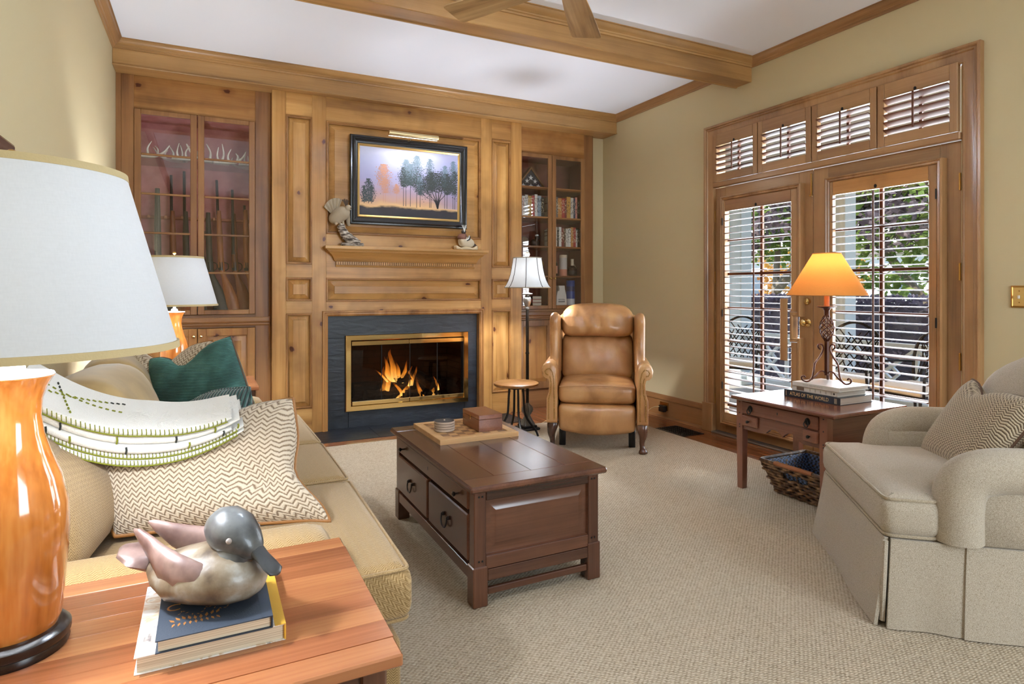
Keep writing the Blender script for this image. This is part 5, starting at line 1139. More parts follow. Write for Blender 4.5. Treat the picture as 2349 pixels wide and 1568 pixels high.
for i, lab in enumerate(('bottom coaster of the round stack on the checkerboard', 'second coaster from the bottom of the round stack', 'third coaster from the bottom of the round stack', 'top coaster of the round stack, with a tiny knob')):
    z = ZB + i * .0125; o = thing('coaster', lab, 'coaster', (1.087 + .001 * (i % 2), 2.945, z), group='stack of round coasters')
    MB().lathe([(0, 0), (.050, 0), (.053, .002), (.053, .0095), (.051, .0115), (0, .0115)], 32, (1.087 + .001 * (i % 2), 2.945, z)).build('disc', CORK, o, smooth=40); MB().lathe([(.0, .0115), (.0505, .0115), (.0505, .0125), (0, .0125)], 24, (1.087, 2.945, z)).build('felt_pad', plain('felt_black', srgb(50, 40, 34), .95), o)
    if i == 3: MB().lathe([(0, .0125), (.005, .0125), (.004, .018), (0, .019)], 8, (1.087, 2.945, z)).build('top_knob', CORK, o)
bx = thing('wooden_box', 'small hinged wooden box on the checkerboard', 'box', (1.292, 2.93, ZB))
MB().box(1.226, 1.358, 2.823, 3.040, ZB, ZB + .060, .002).build('body', DESKW['y'], bx); MB().box(1.226, 1.358, 2.823, 3.040, ZB + .0608, ZB + .083, .002).build('lid', CHERRY['y'] if False else DESKW['y'], bx)
MB().box(1.2245, 1.226, 2.926, 2.936, ZB + .046, ZB + .070, .0005).build('clasp', BRASS, bx)
# ---------------------------------------------------------------- end tables
def end_table(label, y0):
    t = thing('end_table', label, 'end table', (-.12, y0 + .275, RZ if y0 < 4 else RZ), group='cherry end tables beside the sofa'); ye = y0 + .55; xa, xb = -.56, .300
    n = 9
    for i in range(n): a, b = lerp(y0, ye, i / n), lerp(y0, ye, (i + 1) / n); MB().box(xa, xb, a + .0002, b - .0002, .578, .600, .0006 if 0 < i < n - 1 else .003).build('top_board', CHERRY['x'], t)
    MB().box(xa + .03, xb - .03, y0 + .03, ye - .03, .470, .578, .002).build('apron', DARKW['x'], t)
    for x in (xa + .022, xb - .067):
        for y in (y0 + .022, ye - .067): MB().box(x, x + .045, y, y + .045, RZ, .5775, .004).build('leg', DARKW['z'], t)
    MB().box(xa + .03, xb - .03, y0 + .03, ye - .03, .150, .172, .002).build('shelf', DARKW['x'], t)
    d = MB().box(xb - .030, xb - .022, y0 + .075, ye - .075, .485, .565, .003).build('drawer', CHERRY['y'], t); m = MB(); m.lathe([(0, 0), (.005, 0), (.010, .012), (0, .02)], 8); m.v = [(xb - .022 + c, y0 + .275 + a, .525 + b) for a, b, c in m.v]; m.build('knob', IRON, d)
end_table('cherry end table in the near left corner under the duck and books', 1.012)
end_table('cherry end table at the far end of the sofa, before the gun cabinet', 4.190)
def glaze():
    m = NT('amber_glaze'); co = m.coord(); n1 = m.n('TexNoise', Vector=m.n('Mapping', Vector=co, Scale=(1, 1, .35)).outputs[0], Scale=14.0, Detail=4.0).outputs[0]; n2 = m.n('TexNoise', Vector=m.n('Mapping', Vector=co, Scale=(30, 30, 2)).outputs[0], Scale=3.0, Detail=2.0).outputs[0]
    m.set(Base_Color=m.ramp(m.math('ADD', m.math('MULTIPLY', n1, .7), m.math('MULTIPLY', n2, .3)), [(.32, srgb(140, 76, 26)), (.5, srgb(176, 104, 42)), (.68, srgb(202, 136, 70))]), Roughness=.12, Coat_Weight=.8, Coat_Roughness=.05); return m.mat
GLAZE = glaze(); 
def shade_mat(name, col, tr=.5, weave=True, tcol=None, glow=None):
    m = NT(name); co = m.coord(rnd=False); nz = m.n('TexNoise', Vector=m.n('Mapping', Vector=co, Scale=(60, 60, 400)).outputs[0], Scale=1.0, Detail=2.0).outputs[0]; n2 = m.n('TexNoise', Vector=m.n('Mapping', Vector=co, Scale=(400, 400, 40)).outputs[0], Scale=1.0, Detail=2.0).outputs[0]
    f = m.math('MULTIPLY', m.math('ADD', nz, n2), .5); c = m.mix(m.math('MULTIPLY', m.n('MapRange', Value=f, From_Min=.35, From_Max=.65).outputs[0], .16 if weave else .3), col, tuple(x * .72 for x in col[:3]) + (1,))
    m.set(Base_Color=c, Roughness=.9, Specular_IOR_Level=.1); tl = m.n('BsdfTranslucent', Color=tcol or c)
    if tcol is None: m.t.links.new(c, tl.inputs[0])
    mx = m.n('MixShader', _0=tr, _1=m.b.outputs[0], _2=tl.outputs[0]); m.t.links.new(mx.outputs[0], m.out.inputs[0]); return m.mat
LINEN = shade_mat('linen_shade', srgb(206, 207, 209), .009); TRIMC = plain('shade_binding', srgb(196, 176, 132), .85, bump=.5, bscale=300)
def table_lamp(label, x, y, z, watts):
    l = thing('table_lamp', label, 'lamp', (x, y, z), group='amber glazed vase lamps with linen drum shades')
    MB().lathe([(0, 0), (.080, 0), (.082, .006), (.080, .014), (.084, .020), (.084, .030), (.078, .036), (.070, .038), (0, .038)], 40, (x, y, z)).build('plinth', plain('ebony_plinth', srgb(30, 22, 18), .25), l, smooth=40)
    b = [(.066, .038), (.070, .05), (.074, .09), (.079, .15), (.082, .205), (.080, .25), (.070, .295), (.055, .335), (.045, .37), (.041, .40), (.043, .43), (.050, .452), (.058, .466), (.060, .469)]
    MB().lathe([(0, .038)] + b + [(.056, .470), (.048, .460), (.0, .455)], 40, (x, y, z)).build('vase', GLAZE, l, smooth=60)
    MB().lathe([(.0, .471), (.059, .470), (.0605, .472), (.059, .475), (.020, .478), (.018, .490), (.008, .495), (.008, .60), (0, .60)], 32, (x, y, z)).build('cap', plain('white_cap', srgb(226, 222, 214), .4), l, smooth=40)
    r0, r1, z0, z1 = .252, .167, .512, .828
    MB().lathe([(r0, z0), (r1, z1)], 64, (x, y, z), close=False).build('shade', LINEN, l, smooth=60)
    m = MB(); m.lathe([(r0 - .002, z0), (r0 + .0025, z0), (r0 + .0015, z0 + .012), (r0 - .0045, z0 + .012), (r0 - .002, z0)], 64, (x, y, z), close=False); m.lathe([(r1 - .001, z1), (r1 + .0025, z1), (r1 + .004, z1 - .012), (r1, z1 - .012), (r1 - .001, z1)], 64, (x, y, z), close=False); m.build('binding', TRIMC, l, smooth=40)
    m = MB(); 
    for a in range(3): m.tube([(x, y, z + .80), (x + r1 * cos(a * 2.094), y + r1 * sin(a * 2.094), z + z1 - .01)], .0015, 5)
    m.tube([(x, y, z + .60), (x, y, z + .84)], .003, 6); m.build('harp', BRASSD, l); MB().ball((x, y, z + .850), .010, 10, 8).build('finial', BRASSD, l)
    light('table_lamp_bulb', 'POINT', (x, y, z + .66), (0, 0, 0), watts, (.86, .92, 1.0), shadow_soft_size=.035)
table_lamp('amber vase lamp with white drum shade at the near left corner', -.2987, 1.3236, .6, 8.5)
table_lamp('amber vase lamp with white drum shade at the far end of the sofa', -.182, 4.470, .6, 14)
# books and duck decoy on the near end table
def big_book(name, label, x0, x1, y0, y1, z0, z1, cov, spine, pages=PAPER, spine_side='+x', ct_=.0022, sw=.018, group=None, rz=0):
    c = ((x0 + x1) / 2, (y0 + y1) / 2, z0); o = thing(name, label, 'book', c, 0, group); m = MB()
    m.box(x0, x1, y0, y1, z0, z0 + ct_, .0006); m.box(x0, x1, y0, y1, z1 - ct_, z1, .0006); m.build('cover', cov, o)
    m = MB()
    if spine_side == '+x':
        m.box(x1 - .003, x1 + .0004, y0, y1, z0 - 0, z1, .001); m.box(x1 - sw, x1 + .0002, y0 - .0002, y1 + .0002, z1 - .0006, z1 + .0004); px = (x0 + .004, x1 - .003); py = (y0 + .004, y1 - .004)
    elif spine_side == '-x': m.box(x0 - .0004, x0 + .003, y0, y1, z0, z1, .001); px = (x0 + .003, x1 - .004); py = (y0 + .004, y1 - .004)
    m.build('spine', spine, o); MB().box(px[0], px[1], py[0], py[1], z0 + ct_, z1 - ct_).build('pages', pages, o, smooth=0)
    return o
def pagemat(name, c1, c2):
    m = NT(name); z = m.sep(m.coord(rnd=False))[2]; nz = m.n('TexNoise', Vector=m.coord(rnd=False, scale=(3, 3, 900)), Scale=1.0, Detail=2.0).outputs[0]; m.set(Base_Color=m.ramp(nz, [(.35, c1), (.65, c2)]), Roughness=.85); return m.mat
PAG = pagemat('page_edges', srgb(176, 160, 134), srgb(226, 214, 190))
fm = NT('floral_cover'); n1 = fm.n('TexVoronoi', {'feature': 'F1'}, Vector=fm.coord(rnd=False), Scale=28.0); n2 = fm.n('TexNoise', Vector=fm.coord(rnd=False), Scale=18.0, Detail=4.0, Distortion=1.5).outputs[0]
fm.set(Base_Color=fm.ramp(n2, [(.30, srgb(96, 96, 106)), (.40, srgb(224, 222, 218)), (.52, srgb(236, 232, 224)), (.58, srgb(204, 176, 146)), (.64, srgb(232, 226, 214)), (.74, srgb(120, 112, 112))]), Roughness=.4)
big_book('cover_book', 'thick patterned book with yellow spine under the blue book', -.104, .126, 1.146, 1.408, .6, .629, fm.mat, plain('yellow_cloth', srgb(214, 164, 52), .6, bump=.3, bscale=300), PAG)
bk = big_book('blue_book', 'dark blue book with gold leaf print under the duck', -.074, .104, 1.140, 1.322, .6295, .651, plain('blue_cloth', srgb(44, 54, 68), .65, bump=.4, bscale=400), plain('blue_cloth_2', srgb(40, 50, 64), .65), PAG)
GOLDP = plain('copper_foil', srgb(204, 140, 76), .4, .5)
m = MB()
def leafp(x, y, a, l): 
    u = Vector((cos(a), sin(a))); w = Vector((-u.y, u.x)); p = Vector((x, y)); q = [p, p + u * l * .4 + w * l * .18, p + u * l, p + u * l * .4 - w * l * .18]; m.add([(v.x, v.y, .6513) for v in q], [(0, 1, 2, 3)])
for i in range(9): leafp(-.048 + i * .008, 1.190 + .004 * sin(i), 2.2 - i * .12, .016); leafp(-.048 + i * .008, 1.186, -1.9 + i * .1, .013)
for i in range(14): leafp(-.045 + i * .006, 1.215 + .008 * sin(i * .9), .6 + i, .007)
m.build('gold_print', GOLDP, bk, smooth=0)
text('C', 'gold_title', .035, GOLDP, bk, basis((-.052, 1.245, .6512), (1, 0, 0), (0, 1, 0)), .0001)
dk = thing('duck_decoy', 'carved wooden duck decoy with turned head on the blue book', 'decoy duck', (.022, 1.262, .6515))
dm = NT('patinated_wood'); co = dm.coord(rnd=False); n1 = dm.n('TexNoise', Vector=co, Scale=16.0, Detail=5.0).outputs[0]; sx_, sy_, sz_ = dm.sep(co)
basec = dm.ramp(n1, [(.34, srgb(66, 52, 42)), (.47, srgb(116, 100, 80)), (.56, srgb(134, 122, 104)), (.68, srgb(164, 160, 152))])
low = dm.n('MapRange', Value=dm.math('ADD', sz_, dm.math('MULTIPLY', n1, .02)), From_Min=.015, From_Max=.035).outputs[0]
dm.set(Base_Color=dm.mix(low, srgb(98, 64, 42), basec), Roughness=.4, Coat_Weight=.15); dm.bump(n1, .5, .008)
hm = NT('grey_head'); n1 = hm.n('TexNoise', Vector=hm.coord(rnd=False), Scale=22.0, Detail=4.0).outputs[0]; hm.set(Base_Color=hm.ramp(n1, [(.35, srgb(52, 54, 56)), (.65, srgb(104, 106, 106))]), Roughness=.35, Coat_Weight=.2); hm.bump(n1, .2, .003)
wm = NT('mauve_wing'); n1 = wm.n('TexNoise', Vector=wm.coord(rnd=False), Scale=20.0, Detail=4.0).outputs[0]; wm.set(Base_Color=wm.ramp(n1, [(.35, srgb(104, 80, 74)), (.65, srgb(150, 124, 116))]), Roughness=.33, Coat_Weight=.2)
fd = Vector((.84, -.54, 0)); fd.normalize(); sdv = Vector((-fd.y, fd.x, 0)); DC = Vector((.006, 1.258, .6515))
def DP(f, s, z): return DC + fd * f + sdv * s + Vector((0, 0, z))
secs = [(-.122, .010, .008, .062), (-.108, .026, .016, .056), (-.085, .048, .030, .048), (-.05, .070, .044, .045), (-.01, .081, .049, .0495), (.03, .080, .050, .0505), (.06, .070, .047, .049), (.085, .050, .038, .046), (.098, .030, .026, .044), (.104, .008, .010, .043)]
m = MB(); rings = []
for f, w, hh, zc in secs: rings.append([DP(f, w * cos(2 * pi * k / 20), max(.0005, zc + hh * sin(2 * pi * k / 20))) for k in range(20)])
m.loft(rings); m.build('body', dm.mat, dk, smooth=80)
for s in (1, -1):
    m = MB(); rings = []
    for f, off_, z, w, th in ((.040, .064, .058, .006, .008), (.02, .072, .064, .026, .016), (-.02, .072, .070, .034, .019), (-.06, .058, .080, .032, .017), (-.095, .042, .100, .022, .011), (-.122, .034, .118, .012, .007), (-.135, .032, .126, .003, .003)):
        rings.append([DP(f, s * (off_ + th * cos(2 * pi * k / 10) - .012), z + w * sin(2 * pi * k / 10)) for k in range(10)])
    m.loft(rings); m.build('wing', wm.mat, dk, smooth=80)
m = MB(); m.loft([[DP(f, w * cos(2 * pi * k / 10), z + t * sin(2 * pi * k / 10)) for k in range(10)] for f, w, z, t in ((-.105, .030, .060, .014), (-.135, .040, .068, .010), (-.160, .034, .080, .007), (-.172, .012, .086, .003))]); m.build('tail', wm.mat, dk, smooth=80)
hd = Vector((.72, -.694, 0)); hs = Vector((.694, .72, 0)); HC = DP(.050, .0, .116)
path = smooth_path([DP(.045, 0, .070), DP(.058, 0, .090), DP(.064, .002, .108)], 3); m = MB(); m.tube(path, [.043, .041, .039, .037, .035, .033, .031], 16); m.build('neck', hm.mat, dk, smooth=80)
m = MB(); rings = []
for f, w, hh, zc in ((-.056, .008, .010, .012), (-.051, .022, .022, .012), (-.034, .035, .037, .011), (-.010, .042, .043, .009), (.016, .039, .040, .003), (.034, .030, .031, -.007), (.046, .020, .022, -.015), (.052, .010, .010, -.018)):
    rings.append([HC + hd * f + hs * (w * cos(2 * pi * k / 16)) + Vector((0, 0, zc + hh * sin(2 * pi * k / 16))) for k in range(16)])
m.loft(rings); m.build('head', hm.mat, dk, smooth=80)
m = MB(); rings = []
for f, w, hh, zc in ((.026, .018, .018, -.010), (.048, .016, .012, -.021), (.062, .016, .008, -.033), (.077, .019, .006, -.045), (.088, .018, .005, -.053), (.094, .006, .002, -.057)):
    rings.append([HC + hd * f + hs * (w * cos(2 * pi * k / 12)) + Vector((0, 0, zc + hh * sin(2 * pi * k / 12))) for k in range(12)])
m.loft(rings); m.build('bill', plain('slate_bill', srgb(58, 60, 62), .35), dk, smooth=80)
for s in (1, -1): q = HC + hd * .018 + hs * (s * .036) + Vector((0, 0, .006)); MB().ball(q, .0055, 10, 8).build('eye', plain('eye_bead', srgb(150, 140, 134), .15), dk, smooth=80)
# ---------------------------------------------------------------- sofa
SOFA = chevron('sofa_herringbone', srgb(138, 108, 66), srgb(188, 158, 112), 'x', 'y', 42, 150, 1.6, bump=.35, thr=.5, soft=.5)
SOFAX = chevron('sofa_herringbone_x', srgb(138, 108, 66), srgb(188, 158, 112), 'y', 'x', 42, 150, 1.6, bump=.35, thr=.5, soft=.5); SOFAV = chevron('sofa_herringbone_v', srgb(128, 98, 58), srgb(176, 146, 100), 'y', 'z', 42, 150, 1.6, bump=.35, thr=.5, soft=.5)
VEL = NT('gold_velvet'); nz = VEL.n('TexNoise', Vector=VEL.coord(), Scale=5.0, Detail=3.0).outputs[0]; VEL.set(Base_Color=VEL.ramp(nz, [(.3, srgb(140, 112, 66)), (.7, srgb(190, 160, 106))]), Roughness=.75, Sheen_Weight=.5, Sheen_Roughness=.4)
WELT = tweed('sofa_welt', srgb(150, 122, 80), srgb(190, 160, 116), 300)
sofa = thing('sofa', 'tan herringbone sofa with T cushions along the left wall', 'sofa', (-.05, 2.74, RZ))
MB().rbox(-.585, .455, 1.545, 3.95, .045, .315, .02, 4).build('base', SOFAV, sofa)
for a, b in ((1.545, 1.60), (3.895, 3.95)): pass
for x in (-.52, .38):
    for y in (1.62, 2.74, 3.86): MB().lathe([(0, 0), (.018, 0), (.028, .05), (0, .05)], 12, (x, y, RZ)).build('foot', DARKW['z'], sofa)
MB().rbox(-.598, -.36, 1.60, 3.90, .31, .80, .08, 5, crown=(.02, 0, .02)).build('back_frame', SOFAV, sofa, smooth=60)
for (a, b) in ((1.535, 1.790), (3.70, 3.955)):
    yc = (a + b) / 2; hw = (b - a) / 2; rings = []
    for x, s in ((-.56, .9), (-.5, 1), (.18, 1), (.245, .99), (.275, .94), (.292, .82), (.297, .6)):
        pr = []
        for k in range(18):
            t = 2 * pi * k / 18; pr.append((x, yc + hw * s * (abs(cos(t)) ** .7) * (1 if cos(t) > 0 else -1), .42 + (.178 if sin(t) > 0 else .19) * s * (abs(sin(t)) ** .6) * (1 if sin(t) > 0 else -1)))
        rings.append(pr)
    m = MB(); m.loft(rings); m.build('arm', SOFA, sofa, smooth=70)
CY = [1.590, 2.460, 3.115, 3.90]
seats = [[(-.32, 1.795), (.302, 1.795), (.302, 1.600), (.505, 1.600), (.520, 2.456), (-.32, 2.456)], [(-.32, 2.464), (.520, 2.464), (.520, 3.111), (-.32, 3.111)], [(-.32, 3.119), (.520, 3.119), (.505, 3.885), (.302, 3.885), (.302, 3.695), (-.32, 3.695)]]
for poly in seats:
    m = MB(); puff(m, poly, .318, .470, .045, .022, fill=.035); ol = m.outline; o = m.build('seat_cushion', SOFA, sofa, smooth=60)
    for z in (.461, .327): MB().tube([(p.x, p.y, z) for p in ol], .0055, 6, closed=True).build('welt', WELT, o)
for i, (a, b) in enumerate(((1.80, 2.455), (2.465, 3.11), (3.12, 3.70))):
    ln = lambda q: Vector((q.x - .26 * (q.z - .47) + .015 * sin(q.y * 9), q.y, q.z))
    x0_ = -.475 if i == 0 else -.37
    m = MB(); m.rbox(x0_, x0_ + .22, a, b, .475, .76 if i == 0 else .90, .075, 6, crown=(.05, 0, .02), fn=ln); m.build('back_cushion', VEL.mat if i else SOFAV, sofa, smooth=60)
# pillows on the sofa
HB = chevron('herringbone_pillow', srgb(128, 106, 84), srgb(206, 190, 167), 'x', 'y', 38, 62, .9, bump=.9, thr=.34, soft=.28)
PIPE = plain('bronze_piping', srgb(150, 100, 48), .5); PIPED = plain('brown_piping', srgb(86, 58, 36), .6)
def dent(p, u, v):
    k = math.exp(-((u - .45) ** 2 + (v + .45) ** 2) / .06); s = math.exp(-((u - .75) ** 2 + (v + .85) ** 2) / .05); g_ = math.exp(-((u - .15) ** 2) / .10) * max(0, v) ** 3
    e_ = math.exp(-((v + .25) / .4) ** 2) * max(0, u) ** 3
    return p + Vector((s * .02 - .045 * e_, -.125 * g_ + s * .015 - .035 * u * v * 0, -.045 * k * (1 if p.z > 0 else .2) - .03 * s))
pillow('lumbar_pillow', 'large brown and cream herringbone pillow at the near end of the sofa', ((-.235, 2.095, .505), (.345, 1.975, .490), (.273, 2.268, .835), (-.451, 2.406, .771)), .20, HB, PIPE, .0065, .05, fn=dent)
GRN = NT('green_corduroy'); co = GRN.coord(rnd=False); gx, gy, gz = GRN.sep(co); w = GRN.math('SINE', GRN.math('MULTIPLY', GRN.math('ADD', gy, GRN.math('MULTIPLY', gx, .12)), 900.0)); nz = GRN.n('TexNoise', Vector=co, Scale=9.0, Detail=3.0).outputs[0]
GRN.set(Base_Color=GRN.ramp(GRN.math('ADD', GRN.math('MULTIPLY', w, .16), nz), [(.3, srgb(20, 48, 44)), (.6, srgb(44, 88, 80)), (.85, srgb(86, 128, 120))]), Roughness=.8, Sheen_Weight=.6, Sheen_Roughness=.35, Sheen_Tint=srgb(120, 190, 180)); GRN.bump(w, .5, .003)
GRN2 = NT('green_wide_wale'); co = GRN2.coord(rnd=False); gx, gy, gz = GRN2.sep(co); w = GRN2.math('SINE', GRN2.math('MULTIPLY', gx, 520.0))
GRN2.set(Base_Color=GRN2.ramp(GRN2.math('ADD', GRN2.math('MULTIPLY', w, .5), .5), [(.15, srgb(14, 36, 34)), (.8, srgb(50, 96, 88))]), Roughness=.8, Sheen_Weight=.5); GRN2.bump(w, .8, .006)
def flop(p, u, v):
    g_ = math.exp(-((u + .05) ** 2) / .14) * max(0, v) ** 2
    return p + Vector((.0, -.075 * g_, -.02 * g_))
pillow('green_pillow', 'large dark green corduroy pillow with a pointed corner on the sofa', ((-.17, 3.10, .485), (.265, 2.78, .485), (.103, 3.135, 1.000), (-.245, 3.366, .885)), .16, GRN.mat, PIPED, .004, .03, fn=flop)
pillow('herringbone_pillow', 'herringbone pillow mostly hidden behind the large green pillow', ((-.27, 3.20, .49), (.13, 2.95, .485), (.03, 3.24, .975), (-.345, 3.47, .915)), .12, HB, PIPE, .005, .03, fn=flop)
pillow('green_lumbar_pillow', 'wide wale green pillow lying behind the folded white blanket', ((-.27, 2.74, .50), (.21, 2.43, .50), (.150, 2.570, .838), (-.375, 2.94, .815)), .13, GRN2.mat, GRN2.mat, .006, .04, fn=flop)
# folded blanket
WOOL = NT('white_wool'); nz = WOOL.n('TexNoise', Vector=WOOL.coord(rnd=False), Scale=300.0, Detail=3.0).outputs[0]; WOOL.set(Base_Color=WOOL.mix(m_ := WOOL.math('MULTIPLY', nz, .35), srgb(240, 238, 232), srgb(206, 202, 196)), Roughness=.95, Sheen_Weight=.6); WOOL.bump(nz, .6, .004)
bl = thing('folded_blanket', 'folded white wool throw with green stitching on the sofa pillows', 'blanket', (-.10, 2.30, .80))
GST, BST = plain('green_yarn', srgb(128, 132, 36), .9), plain('black_yarn', srgb(50, 52, 48), .9)
def BLP(s, d, h):
    """s 0..1 along the fold, d depth from the front fold, h height in the stack"""
    x = lerp(-.475, .105, s); h = h * (1 - .40 * max(0, (s - .55) / .45)); z = .818 - .098 * (1 - (2 * s - 1.0) ** 2) - .045 * s + h + .25 * max(0, d) * (1 - s * .45); yy = lerp(2.165, 2.085, s) + d - .25 * h - .03 * sin(pi * s)
    return Vector((x, yy, z))
lay = [(0.0, .020, .0), (.020, .018, .006), (.039, .026, -.004), (.066, .026, .004), (.093, .024, .0)]
for i, (h0, th, fo) in enumerate(lay):
    ns = 26; rings = []; dep = .30 - .015 * i; endr = 1.0 - (.02 if i % 2 else .06) * (i > 1)
    for a in range(ns + 1):
        s = lerp(-.02, endr, a / ns); t = min(1, .35 + min(a, ns - a) * .4); pr = []; n = 14
        for k in range(n + 1): # front fold and upper/lower faces
            ang = lerp(-pi / 2, pi / 2, k / n); pr.append(BLP(s, fo + th / 2 - th / 2 * cos(ang), h0 + th / 2 + th / 2 * sin(ang) * t))
        for d in (.06, .12, .19, dep): pr.append(BLP(s, d, h0 + th / 2 + th / 2 * t))
        for d in (dep, .19, .12, .06): pr.append(BLP(s, d, h0 + th / 2 - th / 2 * t))
        rings.append(pr)
    m = MB(); m.loft(rings); m.build('fold', WOOL.mat, bl, smooth=60)
def stitch(h0, th, fo, s0, s1, n):
    m = MB(); m.tube([BLP(lerp(s0, s1, k / 30), fo - .0015, h0 + .004) for k in range(31)], .0022, 5)
    for k in range(n): s = lerp(s0, s1, (k + .5) / n); m.tube([BLP(s, fo - .001, h0 + .004), BLP(s + .002, fo - .0025, h0 + th * .55), BLP(s, fo + .003, h0 + th * .98)], .0012, 4)
    m.build('edge_stitching', GST, bl)
stitch(.093, .024, .0, .0, .92, 46); stitch(.020, .018, .006, .0, .97, 60); stitch(.0, .020, .0, .0, .97, 60)
def dash(s, h0, th, fo, mt): m = MB(); m.tube([BLP(s, fo - .002, h0 + th * .12), BLP(s + .004, fo - .003, h0 + th * .55), BLP(s + .002, fo + .001, h0 + th * .92)], .0028, 5); m.build('yarn_dash', mt, bl)
for s, mt_ in ((.10, GST), (.18, BST), (.42, GST), (.68, BST), (.86, GST)): dash(s, .066, .026, .004, mt_)
for s, mt_ in ((.12, BST), (.22, GST), (.46, BST), (.74, GST), (.90, BST), (.97, GST)): dash(s, .039, .026, -.004, mt_)
m = MB(); m2 = MB()
for k in range(15): s = .05 + k * .026; d = .02 + .20 * sin(k / 15 * 1.5) * .35 + .07; (m if k < 12 else m2).tube([BLP(s, d + .018 * k * .1, .1185), BLP(s + .014, d + .018 * k * .1 - .003, .1185)], .0026, 4)
for k in range(9): (m if k < 6 else m2).tube([BLP(.22 - k * .012, .03 + k * .018, .1185), BLP(.215 - k * .012, .04 + k * .018, .1185)], .0026, 4)
for k in range(14): m.tube([BLP(.02 + k * .03, .145 - .002 * k, .1185), BLP(.034 + k * .03, .143 - .002 * k, .1185)], .0026, 4)
m.build('yarn_dashes', GST, bl); m2.build('yarn_dashes', BST, bl)
rr = random.Random(8); m = MB()
for k in range(160):
    s = rr.uniform(.45, .98); p = BLP(s, rr.uniform(.0, .12), .117); m.tube([p, p + Vector((rr.gauss(0, .006), rr.gauss(0, .006), .008)), p + Vector((rr.gauss(0, .012), rr.gauss(0, .01), rr.uniform(.008, .02)))], .0004, 3)
o = m.build('wool_fuzz', WOOL.mat, bl); o['kind'] = 'stuff'
# ---------------------------------------------------------------- leather recliner
def leather():
    m = NT('tan_leather'); co = m.coord(rnd=False); n1 = m.n('TexNoise', Vector=co, Scale=4.0, Detail=4.0, Distortion=.6).outputs[0]; n2 = m.n('TexVoronoi', {'feature': 'DISTANCE_TO_EDGE'}, Vector=co, Scale=260.0).outputs[0]; n3 = m.n('TexNoise', Vector=m.n('Mapping', Vector=co, Scale=(9, 9, 2.2)).outputs[0], Scale=2.0, Detail=3.0).outputs[0]
    m.set(Base_Color=m.ramp(n1, [(.28, srgb(146, 98, 56)), (.5, srgb(182, 132, 82)), (.75, srgb(206, 160, 108))]), Roughness=.30, Specular_IOR_Level=.55, Coat_Weight=.15, Coat_Roughness=.25)
    m.bump(m.math('ADD', m.math('MULTIPLY', n2, .12), n3), .22, .02); return m.mat
LEA = leather()
rc = thing('leather_recliner', 'tan leather wingback recliner with nailhead arms in the far corner', 'armchair', (2.592, 3.775, RZ), R(-35))
def L(m, name, mat, parent=None, sm=60): return m.build(name, mat, parent or rc, world=False, smooth=sm)
z_ = -RZ
m = MB(); m.rbox(-.29, .29, .03, .62, .345, .495, .05, 7, crown=(0, .015, .03)); o = L(m, 'seat_cushion', LEA)
MB().tube([(-.28, .027, .474), (-.15, .014, .486), (0, .010, .490), (.15, .014, .486), (.28, .027, .474)], .005, 6).build('welt', LEA, o, world=False)
m = MB(); m.rbox(-.287, .287, .0, .10, .150, .343, .035, 8, crown=(0, .03, 0), fn=lambda q: Vector((q.x, q.y, q.z - (.035 * (1 - (q.x / .287) ** 2) if q.z < .25 else 0)))); L(m, 'footrest', LEA)
def wr(q):
    w = .024 * math.exp(-((q.x - .10 - .25 * (q.z - .78)) / .022) ** 2) * max(0, (q.z - .62) / .2) + .020 * math.exp(-((q.x - .17 - .4 * (q.z - .78)) / .02) ** 2) * max(0, (q.z - .66) / .16) + .012 * math.exp(-((q.x + .2 + .5 * (q.z - .78)) / .03) ** 2) * max(0, (q.z - .66) / .16) + .007 * sin(q.x * 34 + 1.2 * sin(q.z * 9)) * max(0, 1 - abs(q.z - .72) / .17) + .010 * sin(q.x * 61 + q.z * 12) * max(0, (q.z - .68) / .14 if q.z < .84 else 0); 
    return Vector((q.x, q.y + (w if q.y < .5 else 0) + .42 * (q.z - .48), q.z))
m = MB(); m.rbox(-.292, .292, .40, .60, .47, .845, .07, 14, crown=(0, .05, 0), fn=wr); L(m, 'lumbar_cushion', LEA)
def wr2(q):
    w = .024 * math.exp(-((q.x - .03 - .15 * (q.z - .95)) / .028) ** 2) + .014 * math.exp(-((q.x + .13 + .3 * (q.z - .95)) / .04) ** 2) - .016 * math.exp(-((q.x - .085 - .1 * (q.z - .95)) / .03) ** 2) + .012 * math.exp(-((q.x + .24) / .02) ** 2) + .006 * sin(q.x * 48 + q.z * 20)
    return Vector((q.x * (1 - .10 * max(0, (q.z - .98) / .12)), q.y + (w if q.y < .5 else 0) + .38 * (q.z - .48) - .02, q.z + .025 * (1 - (q.x / .29) ** 2) * max(0, (q.z - .95) / .12)))
m = MB(); m.rbox(-.300, .300, .33, .59, .815, 1.065, .085, 16, crown=(0, .03, 0), fn=wr2); L(m, 'head_pillow', LEA)
m = MB(); m.rbox(-.34, .34, .58, .70, .20, .99, .05, 5, fn=lambda q: Vector((q.x, q.y + .28 * max(0, q.z - .3), q.z))); L(m, 'back_shell', LEA)
